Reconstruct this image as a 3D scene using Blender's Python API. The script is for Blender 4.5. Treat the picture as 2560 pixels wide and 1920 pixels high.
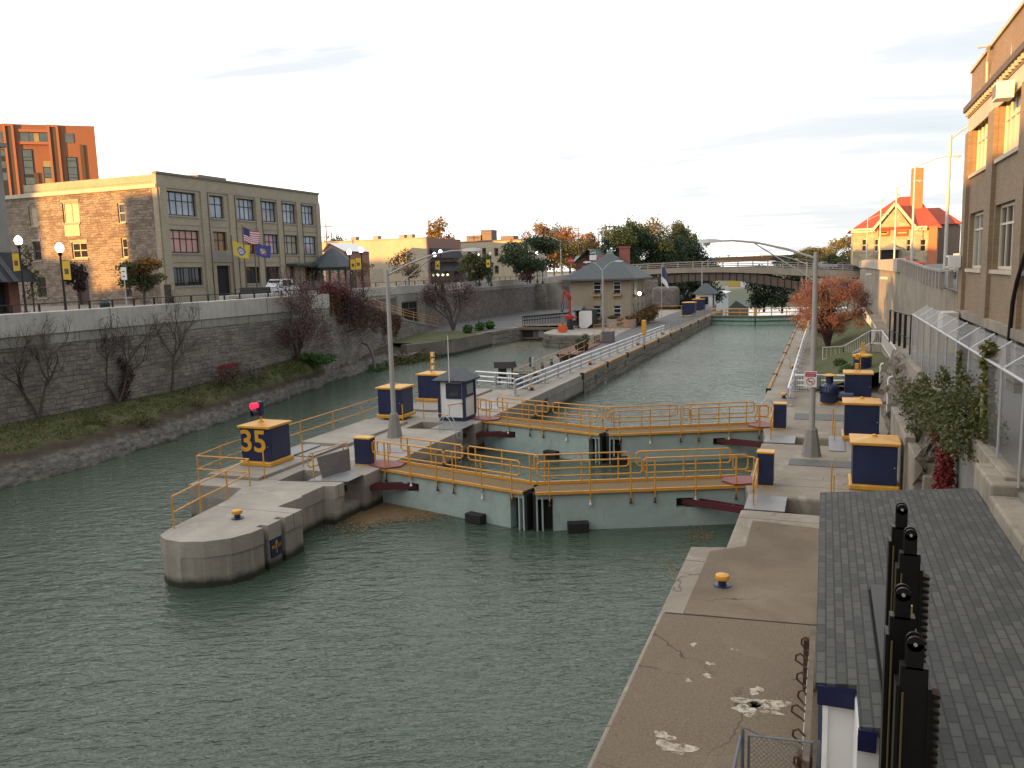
import bpy, bmesh, math, random
import numpy as np
from mathutils import Vector
from mathutils.geometry import tessellate_polygon
R = math.radians
for o in list(bpy.data.objects): bpy.data.objects.remove(o)
sc = bpy.context.scene
col = sc.collection
# ---------------------------------------------------------------- camera
H = 7.95; FPX = 2030.93; PITCH, ROLL, YAW = .138427, -.028185, .368988
_F = np.array([-math.sin(YAW)*math.cos(PITCH), math.cos(YAW)*math.cos(PITCH), -math.sin(PITCH)])
_R0 = np.array([math.cos(YAW), math.sin(YAW), 0]); _U0 = np.cross(_R0, _F)
_R = math.cos(ROLL)*_R0+math.sin(ROLL)*_U0; _U = -math.sin(ROLL)*_R0+math.cos(ROLL)*_U0
cam = bpy.data.cameras.new('camera'); co = bpy.data.objects.new('camera', cam); col.objects.link(co)
cam.sensor_width = 36; cam.lens = FPX/2560*36; cam.clip_start = .1; cam.clip_end = 12000
from mathutils import Matrix
co.matrix_world = Matrix(((_R[0], _U[0], -_F[0], 0), (_R[1], _U[1], -_F[1], 0), (_R[2], _U[2], -_F[2], H), (0, 0, 0, 1)))
sc.camera = co
# survey helpers: where the sight line through a photo pixel meets a plane of the place
def ray(x, y): return (x-1280)*_R-(y-960)*_U+FPX*_F
def gz(x, y, z): d = ray(x, y); t = (z-H)/d[2]; return (float(d[0]*t), float(d[1]*t), z)
def gx(x, y, X): d = ray(x, y); t = X/d[0]; return (X, float(d[1]*t), float(H+d[2]*t))
def gy(x, y, Y): d = ray(x, y); t = Y/d[1]; return (float(d[0]*t), Y, float(H+d[2]*t))
def gd(x, y, D): d = ray(x, y)/FPX*D; return (float(d[0]), float(d[1]), float(H+d[2]))
# ---------------------------------------------------------------- light
SUN_EL = 3.2; SUN_D = np.array([.5, .866])            # light travels away from the viewer, to the right
sun = bpy.data.lights.new('sun', 'SUN'); so = bpy.data.objects.new('sun', sun); col.objects.link(so)
sun.energy = 5.0; sun.angle = R(.5); sun.color = (1, .50, .13)
dv = Vector((SUN_D[0]*math.cos(R(SUN_EL)), SUN_D[1]*math.cos(R(SUN_EL)), -math.sin(R(SUN_EL))))
so.rotation_euler = dv.to_track_quat('-Z', 'Y').to_euler()
w = bpy.data.worlds.new('World'); sc.world = w; w.use_nodes = True
wn = w.node_tree; wn.nodes.clear()
def W(t, ins=None, **k):
    n = wn.nodes.new(t)
    for a, b in k.items(): setattr(n, a, b)
    for a, b in (ins or {}).items():
        if isinstance(b, bpy.types.NodeSocket): wn.links.new(b, n.inputs[a])
        else: n.inputs[a].default_value = b
    return n
sky = W('ShaderNodeTexSky', sky_type='NISHITA', sun_disc=False, sun_elevation=R(SUN_EL), sun_rotation=math.atan2(-SUN_D[0], -SUN_D[1]))
tc = W('ShaderNodeTexCoord'); sep = W('ShaderNodeSeparateXYZ', {0: tc.outputs['Generated']})
zz = W('ShaderNodeMath', {0: sep.outputs[2], 1: .0}, operation='MAXIMUM'); zz = W('ShaderNodeMath', {0: zz.outputs[0], 1: .13}, operation='ADD')
dx = W('ShaderNodeMath', {0: sep.outputs[0], 1: zz.outputs[0]}, operation='DIVIDE')
dy = W('ShaderNodeMath', {0: sep.outputs[1], 1: zz.outputs[0]}, operation='DIVIDE')
cv = W('ShaderNodeCombineXYZ', {0: dx.outputs[0], 1: dy.outputs[0]})
mp = W('ShaderNodeMapping', {'Vector': cv.outputs[0], 'Rotation': (0, 0, R(-38)), 'Scale': (.55, 1.5, 1), 'Location': (1.3, .4, 0)})
n1 = W('ShaderNodeTexNoise', {'Vector': mp.outputs[0], 'Scale': 1.0, 'Detail': 7, 'Roughness': .55, 'Distortion': .35})
n2 = W('ShaderNodeTexNoise', {'Vector': mp.outputs[0], 'Scale': .45, 'Detail': 3})
# cloud cover: thick overcast to the left of the view, thinner streaks to the right
side = W('ShaderNodeMath', {0: sep.outputs[0], 1: -.34}, operation='MULTIPLY')
c1 = W('ShaderNodeMath', {0: n1.outputs[0], 1: side.outputs[0]}, operation='ADD')
c2 = W('ShaderNodeMath', {0: n2.outputs[0], 1: .45}, operation='MULTIPLY'); c3 = W('ShaderNodeMath', {0: c1.outputs[0], 1: c2.outputs[0]}, operation='ADD')
rp = W('ShaderNodeValToRGB', {0: c3.outputs[0]})
rp.color_ramp.elements[0].position = .50; rp.color_ramp.elements[0].color = (3.5, 3.9, 4.35, 1)
rp.color_ramp.elements[1].position = .84; rp.color_ramp.elements[1].color = (9.4, 9.1, 8.8, 1)
e = rp.color_ramp.elements.new(.66); e.color = (4.35, 4.5, 4.7, 1)
add = W('ShaderNodeMix', {0: .12, 6: rp.outputs[0], 7: sky.outputs[0]}, data_type='RGBA', blend_type='MIX')
bg = W('ShaderNodeBackground', {0: add.outputs[2], 1: .098}); wo = W('ShaderNodeOutputWorld', {0: bg.outputs[0]})
sc.view_settings.view_transform = 'Standard'; sc.view_settings.look = 'None'; sc.view_settings.gamma = 1
sc.view_settings.use_curve_mapping = False; sc.view_settings.exposure = 1.22
sc.cycles.max_bounces = 6; sc.cycles.caustics_reflective = False; sc.cycles.caustics_refractive = False
# ---------------------------------------------------------------- mesh kit
class MB:
    def __init__(s): s.v = []; s.f = []
    def poly(s, pts):
        k = len(s.v); s.v += [tuple(map(float, p)) for p in pts]; s.f.append(tuple(range(k, k+len(pts)))); return s
    def hexa(s, p):      # 8 points: bottom 0-3, top 4-7
        k = len(s.v); s.v += [tuple(map(float, q)) for q in p]
        s.f += [tuple(k+i for i in q) for q in ((3, 2, 1, 0), (4, 5, 6, 7), (0, 1, 5, 4), (1, 2, 6, 5), (2, 3, 7, 6), (3, 0, 4, 7))]; return s
    def box(s, x0, y0, z0, x1, y1, z1):
        return s.hexa([(x0, y0, z0), (x1, y0, z0), (x1, y1, z0), (x0, y1, z0), (x0, y0, z1), (x1, y0, z1), (x1, y1, z1), (x0, y1, z1)])
    def cbox(s, c, d, rz=0):
        a, b = math.cos(rz), math.sin(rz); P = []
        for z in (-.5, .5):
            for x, y in ((-.5, -.5), (.5, -.5), (.5, .5), (-.5, .5)):
                X, Y = x*d[0], y*d[1]; P.append((c[0]+a*X-b*Y, c[1]+b*X+a*Y, c[2]+z*d[2]))
        return s.hexa(P)
    def beam(s, p, q, w, h):
        p = Vector(p); q = Vector(q); t = (q-p).normalized(); u = Vector((0, 0, 1)) if abs(t.z) < .95 else Vector((0, 1, 0))
        a = t.cross(u).normalized()*w/2; b = a.cross(t).normalized()*h/2
        return s.hexa([p-a-b, p+a-b, p+a+b, p-a+b, q-a-b, q+a-b, q+a+b, q-a+b])
    def tube(s, pts, r, n=6, cap=True):
        pts = [Vector(p) for p in pts]; rs = r if isinstance(r, (list, tuple)) else [r]*len(pts); k = len(s.v); u = None
        for i, p in enumerate(pts):
            t = (pts[min(i+1, len(pts)-1)]-pts[max(i-1, 0)]).normalized()
            if u is None: u = t.cross(Vector((0, 0, 1)) if abs(t.z) < .9 else Vector((1, 0, 0))).normalized()
            else: u = (u-t*u.dot(t)).normalized()
            b = t.cross(u)
            for j in range(n):
                a = 2*math.pi*j/n; s.v.append(tuple(p+(u*math.cos(a)+b*math.sin(a))*rs[i]))
        for i in range(len(pts)-1):
            for j in range(n):
                j2 = (j+1) % n; s.f.append((k+i*n+j, k+i*n+j2, k+(i+1)*n+j2, k+(i+1)*n+j))
        if cap: s.f.append(tuple(k+j for j in reversed(range(n)))); s.f.append(tuple(k+(len(pts)-1)*n+j for j in range(n)))
        return s
    def lathe(s, c, prof, n=16):
        k = len(s.v)
        for r, z in prof:
            for j in range(n): a = 2*math.pi*j/n; s.v.append((c[0]+r*math.cos(a), c[1]+r*math.sin(a), c[2]+z))
        for i in range(len(prof)-1):
            for j in range(n): j2 = (j+1) % n; s.f.append((k+i*n+j, k+i*n+j2, k+(i+1)*n+j2, k+(i+1)*n+j))
        s.f.append(tuple(k+j for j in reversed(range(n)))); s.f.append(tuple(k+(len(prof)-1)*n+j for j in range(n))); return s
    def ball(s, c, r, n=10, sz=1): return s.lathe(c, [(r*math.sin(math.pi*i/n)+1e-4, -r*sz*math.cos(math.pi*i/n)) for i in range(n+1)], n+2)
    def prism(s, poly, z0, z1):
        n = len(poly); k = len(s.v); s.v += [(x, y, z0) for x, y in poly]+[(x, y, z1) for x, y in poly]
        for i in range(n): j = (i+1) % n; s.f.append((k+i, k+j, k+n+j, k+n+i))
        s.f.append(tuple(k+i for i in reversed(range(n)))); s.f.append(tuple(k+n+i for i in range(n))); return s
    def slab(s, outer, holes, z0, z1, zf):   # deck with pits cut into it
        loops = [outer]+holes; k = len(s.v); pts = [p for l in loops for p in l]
        s.v += [(x, y, z1) for x, y in pts]
        for t in tessellate_polygon([[Vector((x, y, 0)) for x, y in l] for l in loops]): s.f.append(tuple(k+i for i in t))
        for li, l in enumerate(loops):
            zb = z0 if li == 0 else zf; n = len(l); q = len(s.v); s.v += [(x, y, z1) for x, y in l]+[(x, y, zb) for x, y in l]
            for i in range(n): j = (i+1) % n; s.f.append((q+i, q+j, q+n+j, q+n+i))
            if li: s.f.append(tuple(q+n+i for i in range(n)))
        return s
    def ext(s, prof, p, q, up=(0, 0, 1)):   # profile (side, height) swept from p to q
        p = Vector(p); q = Vector(q); t = (q-p); t.normalize(); a = t.cross(Vector(up)).normalized(); u = Vector(up); n = len(prof); k = len(s.v)
        for o in (p, q): s.v += [tuple(o+a*x+u*z) for x, z in prof]
        for i in range(n): j = (i+1) % n; s.f.append((k+i, k+j, k+n+j, k+n+i))
        s.f.append(tuple(k+i for i in range(n))); s.f.append(tuple(k+n+i for i in reversed(range(n)))); return s
    def strip(s, A, B):      # sheet between two polylines
        k = len(s.v); n = len(A); s.v += [tuple(p) for p in A]+[tuple(p) for p in B]
        for i in range(n-1): s.f.append((k+i, k+i+1, k+n+i+1, k+n+i))
        return s
    def addm(s, o, M):
        k = len(s.v); s.v += [tuple(M @ Vector(p)) for p in o.v]; s.f += [tuple(k+i for i in f) for f in o.f]; return s
ORG = {}
def tag(o, label=None, cat=None, group=None, kind=None):
    for k, v in (('label', label), ('category', cat), ('group', group), ('kind', kind)):
        if v: o[k] = v
    return o
def thing(name, label, cat, loc=(0, 0, 0), rz=0, group=None):
    o = bpy.data.objects.new(name, None); col.objects.link(o); o.location = loc; o.rotation_euler = (0, 0, rz); o.empty_display_size = .2
    ORG[o.name] = Vector(loc) if rz == 0 else Vector((0, 0, 0)); return tag(o, label, cat, group)
def put(name, mb, mat, par=None, world=False, smooth=False, bevel=0, seg=2, fix=True, label=None):
    me = bpy.data.meshes.new(name); off = ORG[par.name] if (par is not None and world) else Vector((0, 0, 0))
    vs = mb.v if off.length == 0 else [(x-off.x, y-off.y, z-off.z) for x, y, z in mb.v]
    me.from_pydata(vs, [], mb.f)
    if fix:
        bm = bmesh.new(); bm.from_mesh(me)
        if bevel or smooth: bmesh.ops.remove_doubles(bm, verts=bm.verts, dist=1e-4)
        bmesh.ops.recalc_face_normals(bm, faces=bm.faces); bm.to_mesh(me); bm.free()
    me.materials.append(mat)
    o = bpy.data.objects.new(name, me); col.objects.link(o)
    if par is not None: o.parent = par; ORG[o.name] = ORG[par.name]
    if bevel:
        b = o.modifiers.new('bevel', 'BEVEL'); b.width = bevel; b.segments = seg; b.limit_method = 'ANGLE'; b.angle_limit = R(40); b.harden_normals = False
    if smooth:
        for p in me.polygons: p.use_smooth = True
        if smooth != 2:
            try: me.set_sharp_from_angle(angle=R(42))
            except Exception: pass
    if label: o['label'] = label
    return o
def one(name, mb, mat, label, cat, group=None, **k): return tag(put(name, mb, mat, **k), label, cat, group)
def struct(name, mb, mat, **k): return tag(put(name, mb, mat, **k), kind='structure')
def kids(o): return [c for c in bpy.data.objects if c.parent == o]
def dup(o, loc, rz=0, label=None, par=None):
    c = o.copy(); col.objects.link(c); c.parent = par; ORG[c.name] = Vector((0, 0, 0))
    if par is None: c.location = loc; c.rotation_euler = (0, 0, rz)
    if label: c['label'] = label
    for k in o_children[o.name] if o.name in o_children else kids(o): dup(k, None, 0, None, c)
    return c
o_children = {}
def cloud(name, C, mat, size, par=None, seed=1, flat=0., label=None, asp=.55):   # leaf-sized quads
    C = np.asarray(C, float); n = len(C); rg = np.random.default_rng(seed)
    a = rg.normal(size=(n, 3)); a[:, 2] *= (1-flat); a /= np.linalg.norm(a, axis=1)[:, None]+1e-9
    b = np.cross(a, rg.normal(size=(n, 3))); b /= np.linalg.norm(b, axis=1)[:, None]+1e-9
    sz = size*rg.uniform(.6, 1.35, (n, 1)); u = a*sz*.5; v = b*sz*.5*asp
    P = np.stack([C-u, C+v*1.0, C+u, C-v], 1).reshape(-1, 3)
    off = np.array(ORG[par.name]) if par is not None else np.zeros(3)
    me = bpy.data.meshes.new(name); me.vertices.add(n*4); me.vertices.foreach_set('co', (P-off).ravel().astype(np.float32))
    me.loops.add(n*4); me.loops.foreach_set('vertex_index', np.arange(n*4, dtype=np.int32))
    me.polygons.add(n); me.polygons.foreach_set('loop_start', np.arange(0, n*4, 4, dtype=np.int32)); me.polygons.foreach_set('loop_total', np.full(n, 4, dtype=np.int32))
    me.update(calc_edges=True); me.materials.append(mat)
    o = bpy.data.objects.new(name, me); col.objects.link(o)
    if par is not None: o.parent = par; ORG[o.name] = ORG[par.name]
    if label: o['label'] = label
    return o
def clumps(cs, n, seed=1, shell=.55):   # points in ellipsoid clumps [(c, (rx,ry,rz))]
    rg = np.random.default_rng(seed); vol = np.array([c[1][0]*c[1][1]*c[1][2] for c in cs])**.75; k = rg.choice(len(cs), n, p=vol/vol.sum())
    d = rg.normal(size=(n, 3)); d /= np.linalg.norm(d, axis=1)[:, None]; r = shell+(1-shell)*rg.random(n); r = np.where(rg.random(n) < .25, rg.random(n)**.5, r)
    d *= (r*(1+.16*rg.normal(size=n)))[:, None]
    return np.array([c[0] for c in cs])[k]+d*np.array([c[1] for c in cs])[k]
# ---------------------------------------------------------------- materials
class G:
    def __init__(s, name, rough=.7, metal=0):
        s.m = bpy.data.materials.new(name); s.m.use_nodes = True; s.t = s.m.node_tree; s.b = s.t.nodes['Principled BSDF']
        s.b.inputs['Roughness'].default_value = rough; s.b.inputs['Metallic'].default_value = metal
        s.pos = s.n('ShaderNodeNewGeometry').outputs['Position']
    def n(s, t, ins=None, **k):
        n = s.t.nodes.new(t)
        for a, b in k.items(): setattr(n, a, b)
        for a, b in (ins or {}).items():
            if isinstance(b, bpy.types.NodeSocket): s.t.links.new(b, n.inputs[a])
            else: n.inputs[a].default_value = b
        return n
    def sc(s, v, f): return s.n('ShaderNodeVectorMath', {0: v, 1: f}, operation='MULTIPLY').outputs[0]
    def noise(s, v, scale=1, detail=4, rough=.55, dist=0): return s.n('ShaderNodeTexNoise', {'Vector': v, 'Scale': scale, 'Detail': detail, 'Roughness': rough, 'Distortion': dist}).outputs[0]
    def ma(s, op, a, b=0., c=False): return s.n('ShaderNodeMath', {0: a, 1: b}, operation=op, use_clamp=c).outputs[0]
    def mix(s, f, a, b, mode='MIX'): return s.n('ShaderNodeMix', {0: f, 6: a, 7: b}, data_type='RGBA', blend_type=mode).outputs[2]
    def ramp(s, f, st):
        n = s.n('ShaderNodeValToRGB', {0: f}); e = n.color_ramp.elements
        while len(e) < len(st): e.new(.5)
        for i, (p, c) in enumerate(st): e[i].position = p; e[i].color = c if len(c) == 4 else (*c, 1)
        return n.outputs[0]
    def st(s, f, a, b): return s.n('ShaderNodeMapRange', {0: f, 1: a, 2: b, 3: 0., 4: 1.}, clamp=True).outputs[0]
    def xyz(s): return s.n('ShaderNodeSeparateXYZ', {0: s.pos}).outputs
    def uv(s, wall=True):
        x, y, z = s.xyz(); u = s.ma('ADD', x, y)
        return s.n('ShaderNodeCombineXYZ', {0: u, 1: z}).outputs[0]
    def bump(s, h, k=.3, d=.02):
        s.t.links.new(s.n('ShaderNodeBump', {'Height': h, 'Strength': k, 'Distance': d}).outputs[0], s.b.inputs['Normal'])
    def out(s, c):
        if isinstance(c, bpy.types.NodeSocket): s.t.links.new(c, s.b.inputs['Base Color'])
        else: s.b.inputs['Base Color'].default_value = (*c, 1)
        return s.m
c4 = lambda c: (*c, 1) if len(c) == 3 else c
def mul(c, k): return tuple(min(1, x*k) for x in c)
def paint(name, c, rough=.45, dirt=.25, rust=0., metal=0, bump=.05):
    g = G(name, rough, metal); f = g.noise(g.pos, 2.2, 6, .65); k = g.mix(g.st(f, .35, .75), c4(mul(c, 1-dirt)), c4(c))
    x, y, z = g.xyz()
    if rust:
        v = g.sc(g.pos, (3.5, 3.5, .5)); r = g.st(g.noise(v, 1.6, 5, .7), .60, .72); k = g.mix(g.ma('MULTIPLY', r, rust), k, (.16, .075, .03, 1))
    g.bump(g.noise(g.pos, 14, 4), bump, .02); return g.out(k)
def plain(name, c, rough=.5, metal=0, var=.15, scale=6):
    g = G(name, rough, metal); f = g.noise(g.pos, scale, 4); return g.out(g.mix(f, c4(mul(c, 1-var)), c4(mul(c, 1+var))))
def concrete(name, c, stain=.45, streak=.35, wet=False, grain=.25, patch=None, joints=0, cracks=0, rust=0, peb=0):
    g = G(name, .88); x, y, z = g.xyz()
    k = g.mix(g.st(g.noise(g.pos, .35, 6, .62, .6), .38, .66), c4(mul(c, 1-stain)), c4(mul(c, 1.08)))
    k = g.mix(g.ma('MULTIPLY', g.st(g.noise(g.pos, 2.3, 6, .7, .4), .5, .72), .5), k, c4(mul(c, .62)))
    if streak:
        v = g.sc(g.pos, (2.6, 2.6, .14)); k = g.mix(g.ma('MULTIPLY', g.st(g.noise(v, 1.3, 6, .65), .46, .70), streak), k, c4(mul((c[0]*.42, c[1]*.40, c[2]*.36), 1)))
        v = g.sc(g.pos, (5.5, 5.5, .3)); k = g.mix(g.ma('MULTIPLY', g.st(g.noise(v, 1.1, 4, .6), .62, .74), streak*.8), k, c4(mul(c, 1.5)))
    if patch: k = g.mix(g.ma('MULTIPLY', g.st(g.noise(g.pos, .8, 5, .65, 1.0), .58, .66), .8), k, c4(patch))
    if peb: k = g.mix(g.st(g.noise(g.pos, 17, 3, .8), .58, .66), k, c4(mul(c, 1.9))); k = g.mix(g.st(g.noise(g.pos, 13, 3, .8), .40, .34), k, c4(mul(c, .4)))
    fine = g.noise(g.pos, 28, 3, .7); k = g.mix(grain, k, g.ramp(fine, [(.3, mul(c, .55)), (.7, mul(c, 1.35))]))
    if joints:
        fy = g.ma('FRACT', g.ma('DIVIDE', y, joints)); j = g.ma('LESS_THAN', fy, .012); k = g.mix(g.ma('MULTIPLY', j, .75), k, c4(mul(c, .25)))
    if cracks:
        wv = g.n('ShaderNodeVectorMath', {0: g.pos, 1: g.sc(g.n('ShaderNodeTexNoise', {'Vector': g.pos, 'Scale': 1.1, 'Detail': 4}).outputs[1], (.9, .9, .9))}, operation='ADD').outputs[0]
        ed = g.n('ShaderNodeTexVoronoi', {'Vector': wv, 'Scale': cracks}, feature='DISTANCE_TO_EDGE').outputs['Distance']
        k = g.mix(g.ma('MULTIPLY', g.ma('MULTIPLY', g.st(ed, .008, .003), g.st(g.noise(g.pos, .5, 2), .45, .6)), .75), k, c4(mul(c, .22)))
    if rust:
        v = g.sc(g.pos, (4.5, 4.5, .22)); k = g.mix(g.ma('MULTIPLY', g.st(g.noise(v, 1.2, 5, .7), .63, .74), rust), k, (.17, .085, .035, 1))
    if wet:   # algae band the water leaves on the wall
        h = g.ma('ADD', z, g.ma('MULTIPLY', g.noise(g.pos, 1.7, 5, .7), .30)); k = g.mix(g.st(h, -.98, -1.20), k, (.030, .028, .016, 1))
    g.bump(g.ma('ADD', g.noise(g.pos, 9, 6, .65), g.ma('MULTIPLY', fine, .4)), .35, .025); return g.out(k)
def rubble(name, cols, size=.42, mortar=(.16, .14, .12), asp=2.0, bump=.9, dark=.35):
    g = G(name, .92); v = g.uv(); wob = g.sc(g.n('ShaderNodeTexNoise', {'Vector': g.pos, 'Scale': 1.1, 'Detail': 4}).outputs[1], (.55, .34, .3))
    w = g.n('ShaderNodeVectorMath', {0: v, 1: wob}, operation='ADD').outputs[0]; A, B, C, D = cols[0], cols[1], cols[2 % len(cols)], cols[3 % len(cols)]
    def bt(bw, bh, a, b): return g.n('ShaderNodeTexBrick', {'Vector': w, 'Color1': c4(a), 'Color2': c4(b), 'Mortar': c4(mortar), 'Scale': 1., 'Mortar Size': bh*.10, 'Mortar Smooth': .5, 'Bias': 0., 'Brick Width': bw, 'Row Height': bh}, offset=.42, offset_frequency=2, squash=.72, squash_frequency=3)
    t1 = bt(size*asp, size, A, B); t2 = bt(size*asp*.78, size*.74, C, D); mk = g.st(g.noise(g.pos, .42, 3, .6, .5), .485, .515)
    k = g.mix(mk, t1.outputs[0], t2.outputs[0]); f = g.n('ShaderNodeMix', {0: mk, 2: t1.outputs[1], 3: t2.outputs[1]}, data_type='FLOAT').outputs[0]
    vo = g.n('ShaderNodeTexVoronoi', {'Vector': g.sc(w, (1/size/asp, 1/size, 1)), 'Scale': .8}, voronoi_dimensions='2D'); r = g.n('ShaderNodeSeparateColor', {0: vo.outputs['Color']}).outputs[0]
    k = g.mix(g.ma('MULTIPLY', g.st(r, .66, .72), .35), k, c4(mul(cols[-1], .55))); k = g.mix(g.ma('MULTIPLY', g.st(r, .34, .28), .35), k, c4(mul(B, 1.25)))
    k = g.mix(g.ma('MULTIPLY', g.noise(g.pos, 6, 6, .7), .65), k, c4(mul(A, .6))); k = g.mix(g.ma('MULTIPLY', g.st(g.noise(g.pos, .33, 5, .6, .8), .5, .7), dark), k, c4(mul(A, .45)))
    h = g.ma('ADD', g.ma('MULTIPLY', g.ma('SUBTRACT', 1., f), .8), g.ma('ADD', g.ma('MULTIPLY', g.noise(g.pos, 5, 7, .72), .8), g.ma('MULTIPLY', r, .5))); g.bump(h, bump, .10); return g.out(k)
def brick(name, a, b, mortar, bw=.22, bh=.075, bump=.3, stain=.3, flat=False, squash=0):
    g = G(name, .85); x, y, z = g.xyz()
    v = g.n('ShaderNodeCombineXYZ', {0: y, 1: x}).outputs[0] if flat else g.uv()
    t = g.n('ShaderNodeTexBrick', {'Vector': v, 'Color1': c4(a), 'Color2': c4(b), 'Mortar': c4(mortar), 'Scale': 1., 'Mortar Size': bh*.10, 'Mortar Smooth': .2, 'Bias': 0., 'Brick Width': bw, 'Row Height': bh})
    k = g.mix(g.ma('MULTIPLY', g.st(g.noise(g.pos, .5, 6, .65, .6), .45, .72), stain), t.outputs[0], c4(mul(a, .45)))
    k = g.mix(.30, k, g.mix(g.noise(g.pos, 11, 4, .7), c4(mul(a, .6)), c4(mul(b, 1.3)))); g.bump(g.ma('SUBTRACT', 1., t.outputs[1]), bump, .012); return g.out(k)
def leafy(name, cols, trans=.25):
    g = G(name, .6); r = g.n('ShaderNodeNewGeometry').outputs['Random Per Island']; k = g.ramp(r, [(i/(len(cols)-1), c) for i, c in enumerate(cols)]); g.out(k)
    tr = g.n('ShaderNodeBsdfTranslucent', {0: k}); mx = g.n('ShaderNodeMixShader', {0: trans, 1: g.b.outputs[0], 2: tr.outputs[0]})
    g.t.links.new(mx.outputs[0], g.t.nodes['Material Output'].inputs[0]); return g.m
def glow(name, c, k):
    g = G(name); g.b.inputs['Emission Color'].default_value = c4(c); g.b.inputs['Emission Strength'].default_value = k; return g.out(c)
def glass(name, c, rough=.04, spec=.8, var=.5):
    g = G(name, rough); f = g.noise(g.sc(g.pos, (.45, .45, .6)), 1.1, 3); g.b.inputs['Specular IOR Level'].default_value = spec
    return g.out(g.mix(g.st(f, .3, .7), c4(c), c4(mul(c, 1+var))))
# ---------------------------------------------------------------- palette
NAVY = paint('navy paint', (.017, .027, .085), .38, .35, .15); ORANGE = paint('orange paint', (.70, .35, .035), .45, .25, .2)
RAILO = paint('orange rail paint', (.70, .33, .05), .45, .25, .25); ROAD_Y = paint('yellow coping paint', (.50, .27, .08), .7, .5, .55)
GATE = paint('pale green gate paint', (.37, .455, .43), .5, .22, .42); MAROON = paint('maroon paint', (.10, .018, .022), .45, .3, .2)
WHITE = paint('white paint', (.74, .74, .72), .5, .10); ALU = plain('aluminium', (.72, .73, .74), .42, .35, .12); GALV = plain('galvanised steel', (.42, .43, .44), .5, .5, .2)
STEELPL = plain('grey steel plate', (.23, .235, .24), .5, .35, .25, 1.5); BLACK = plain('black metal', (.012, .012, .013), .45, .3, .2); DARK = plain('dark opening', (.012, .011, .010), .8)
RUBBER = plain('black rubber', (.010, .010, .011), .7); RUST = paint('rusty iron', (.10, .045, .028), .8, .5, .6); POLE = plain('grey pole', (.36, .345, .325), .6, .2, .15, 2.)
CONC = concrete('pier concrete', (.345, .31, .26), .42, .0, grain=.42, joints=3.7, patch=(.42, .385, .32)); CONCW = concrete('pier wall concrete', (.33, .30, .25), .40, .72, True, rust=.35)
DECKR = concrete('right deck concrete', (.30, .26, .205), .45, 0, grain=.45, patch=(.38, .345, .28), joints=4.3, cracks=.4); DECKB = concrete('brown weathered deck', (.165, .125, .085), .5, 0, grain=.85, patch=(.25, .205, .15), cracks=.3, peb=1)
DECKM = concrete('stained deck', (.205, .158, .108), .62, 0, grain=.45, cracks=.3); PARA = concrete('parapet concrete', (.47, .435, .385), .22, .42, joints=7.6); BAND = concrete('old band concrete', (.33, .305, .265), .4, .6, joints=5.1)
CONCB = concrete('retaining concrete', (.31, .27, .215), .42, .85, cracks=.3, rust=.3); ASPH = concrete('path asphalt', (.135, .130, .128), .3, 0, grain=.3); STREET = concrete('street paving', (.24, .225, .205), .25, 0)
STONE = rubble('rubble wall stone', [(.20, .172, .148), (.31, .272, .234), (.23, .198, .17), (.38, .335, .288), (.26, .222, .19), (.17, .148, .136)], .30, (.11, .095, .082), 2.1, .7)
STONEF = rubble('far wall stone', [(.16, .135, .12), (.27, .235, .205), (.20, .165, .145), (.33, .29, .25)], .36, (.17, .145, .125), 1.9)
ASHLAR = rubble('pier ashlar', [(.22, .195, .16), (.32, .285, .235), (.27, .24, .20)], .62, (.05, .045, .04), 2.3)
SHINGLE = brick('grey shingles', (.036, .038, .036), (.088, .090, .084), (.015, .015, .015), .31, .13, .7, .4, flat=True)
GREYROOF = paint('slate grey roof', (.085, .100, .108), .75, .25)
WOOD = paint('weathered timber', (.20, .155, .11), .8, .45)
GLASSD = glass('dark window glass', (.022, .025, .028)); GLASSB = glass('sky reflecting glass', (.22, .25, .29), .05, 1.0, .9); GLASSP = glass('salmon lit blind', (.52, .29, .25), .2, .6, .2); GLASSA = glass('amber window', (.20, .095, .02), .1, .6, .6)
# ---------------------------------------------------------------- water
g = G('canal water', .035); g.b.inputs['IOR'].default_value = 1.33
k = g.mix(g.noise(g.pos, .06, 3), (.040, .064, .044, 1), (.060, .086, .062, 1))
vr = g.n('ShaderNodeMapping', {'Vector': g.pos, 'Rotation': (0, 0, R(-24))}).outputs[0]
v1 = g.noise(g.sc(vr, (.75, 1.9, 1)), 1.35, 3, .5, .5); v2 = g.noise(g.sc(vr, (1.0, 2.0, 1)), 3.6, 3, .55, .4); v3 = g.noise(g.pos, .10, 2)
hgt = g.ma('ADD', g.ma('MULTIPLY', v1, g.ma('ADD', -.25, g.ma('MULTIPLY', v3, 2.1))), g.ma('MULTIPLY', v2, .34)); g.bump(hgt, 1.0, .15)
WATER = g.out(k)
struct('canal_water', MB().poly([(-60, -60, -1.5), (-.5, -60, -1.5), (-.5, 142, -1.5), (-60, 142, -1.5)]), WATER)
# ---------------------------------------------------------------- far ground, streets, paths
EARTH = concrete('earth and turf', (.075, .085, .035), .4, 0)
struct('ground', MB().poly([(-6000, -3000, -14), (6000, -3000, -14), (6000, 9000, -14), (-6000, 9000, -14)]), EARTH)
g0 = MB(); g0.prism([(-700, -60), (-41.75, -60), (-41.75, 62), (-51.9, 62), (-51.9, 158), (-40, 166), (-40, 240), (-60, 420), (-700, 420)], -6, 5.68)
struct('street', g0, STREET)
yy = [-60, 22, 46, 70, 100, 130, 158, 172, 300]; zr = [6.0, 6.0, 6.15, 6.6, 6.9, 7.0, 7.0, 7.0, 7.0]
xr = [40.0]*9; xl = [9.5, 9.5, 6.6, 6.2, 5.8, 5.6, 5.4, 4.0, 6.0]
g1 = MB(); g1.strip([(xl[i], yy[i], zr[i]) for i in range(9)], [(x+260, y, z) for x, y, z in zip(xr, yy, zr)])
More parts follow.
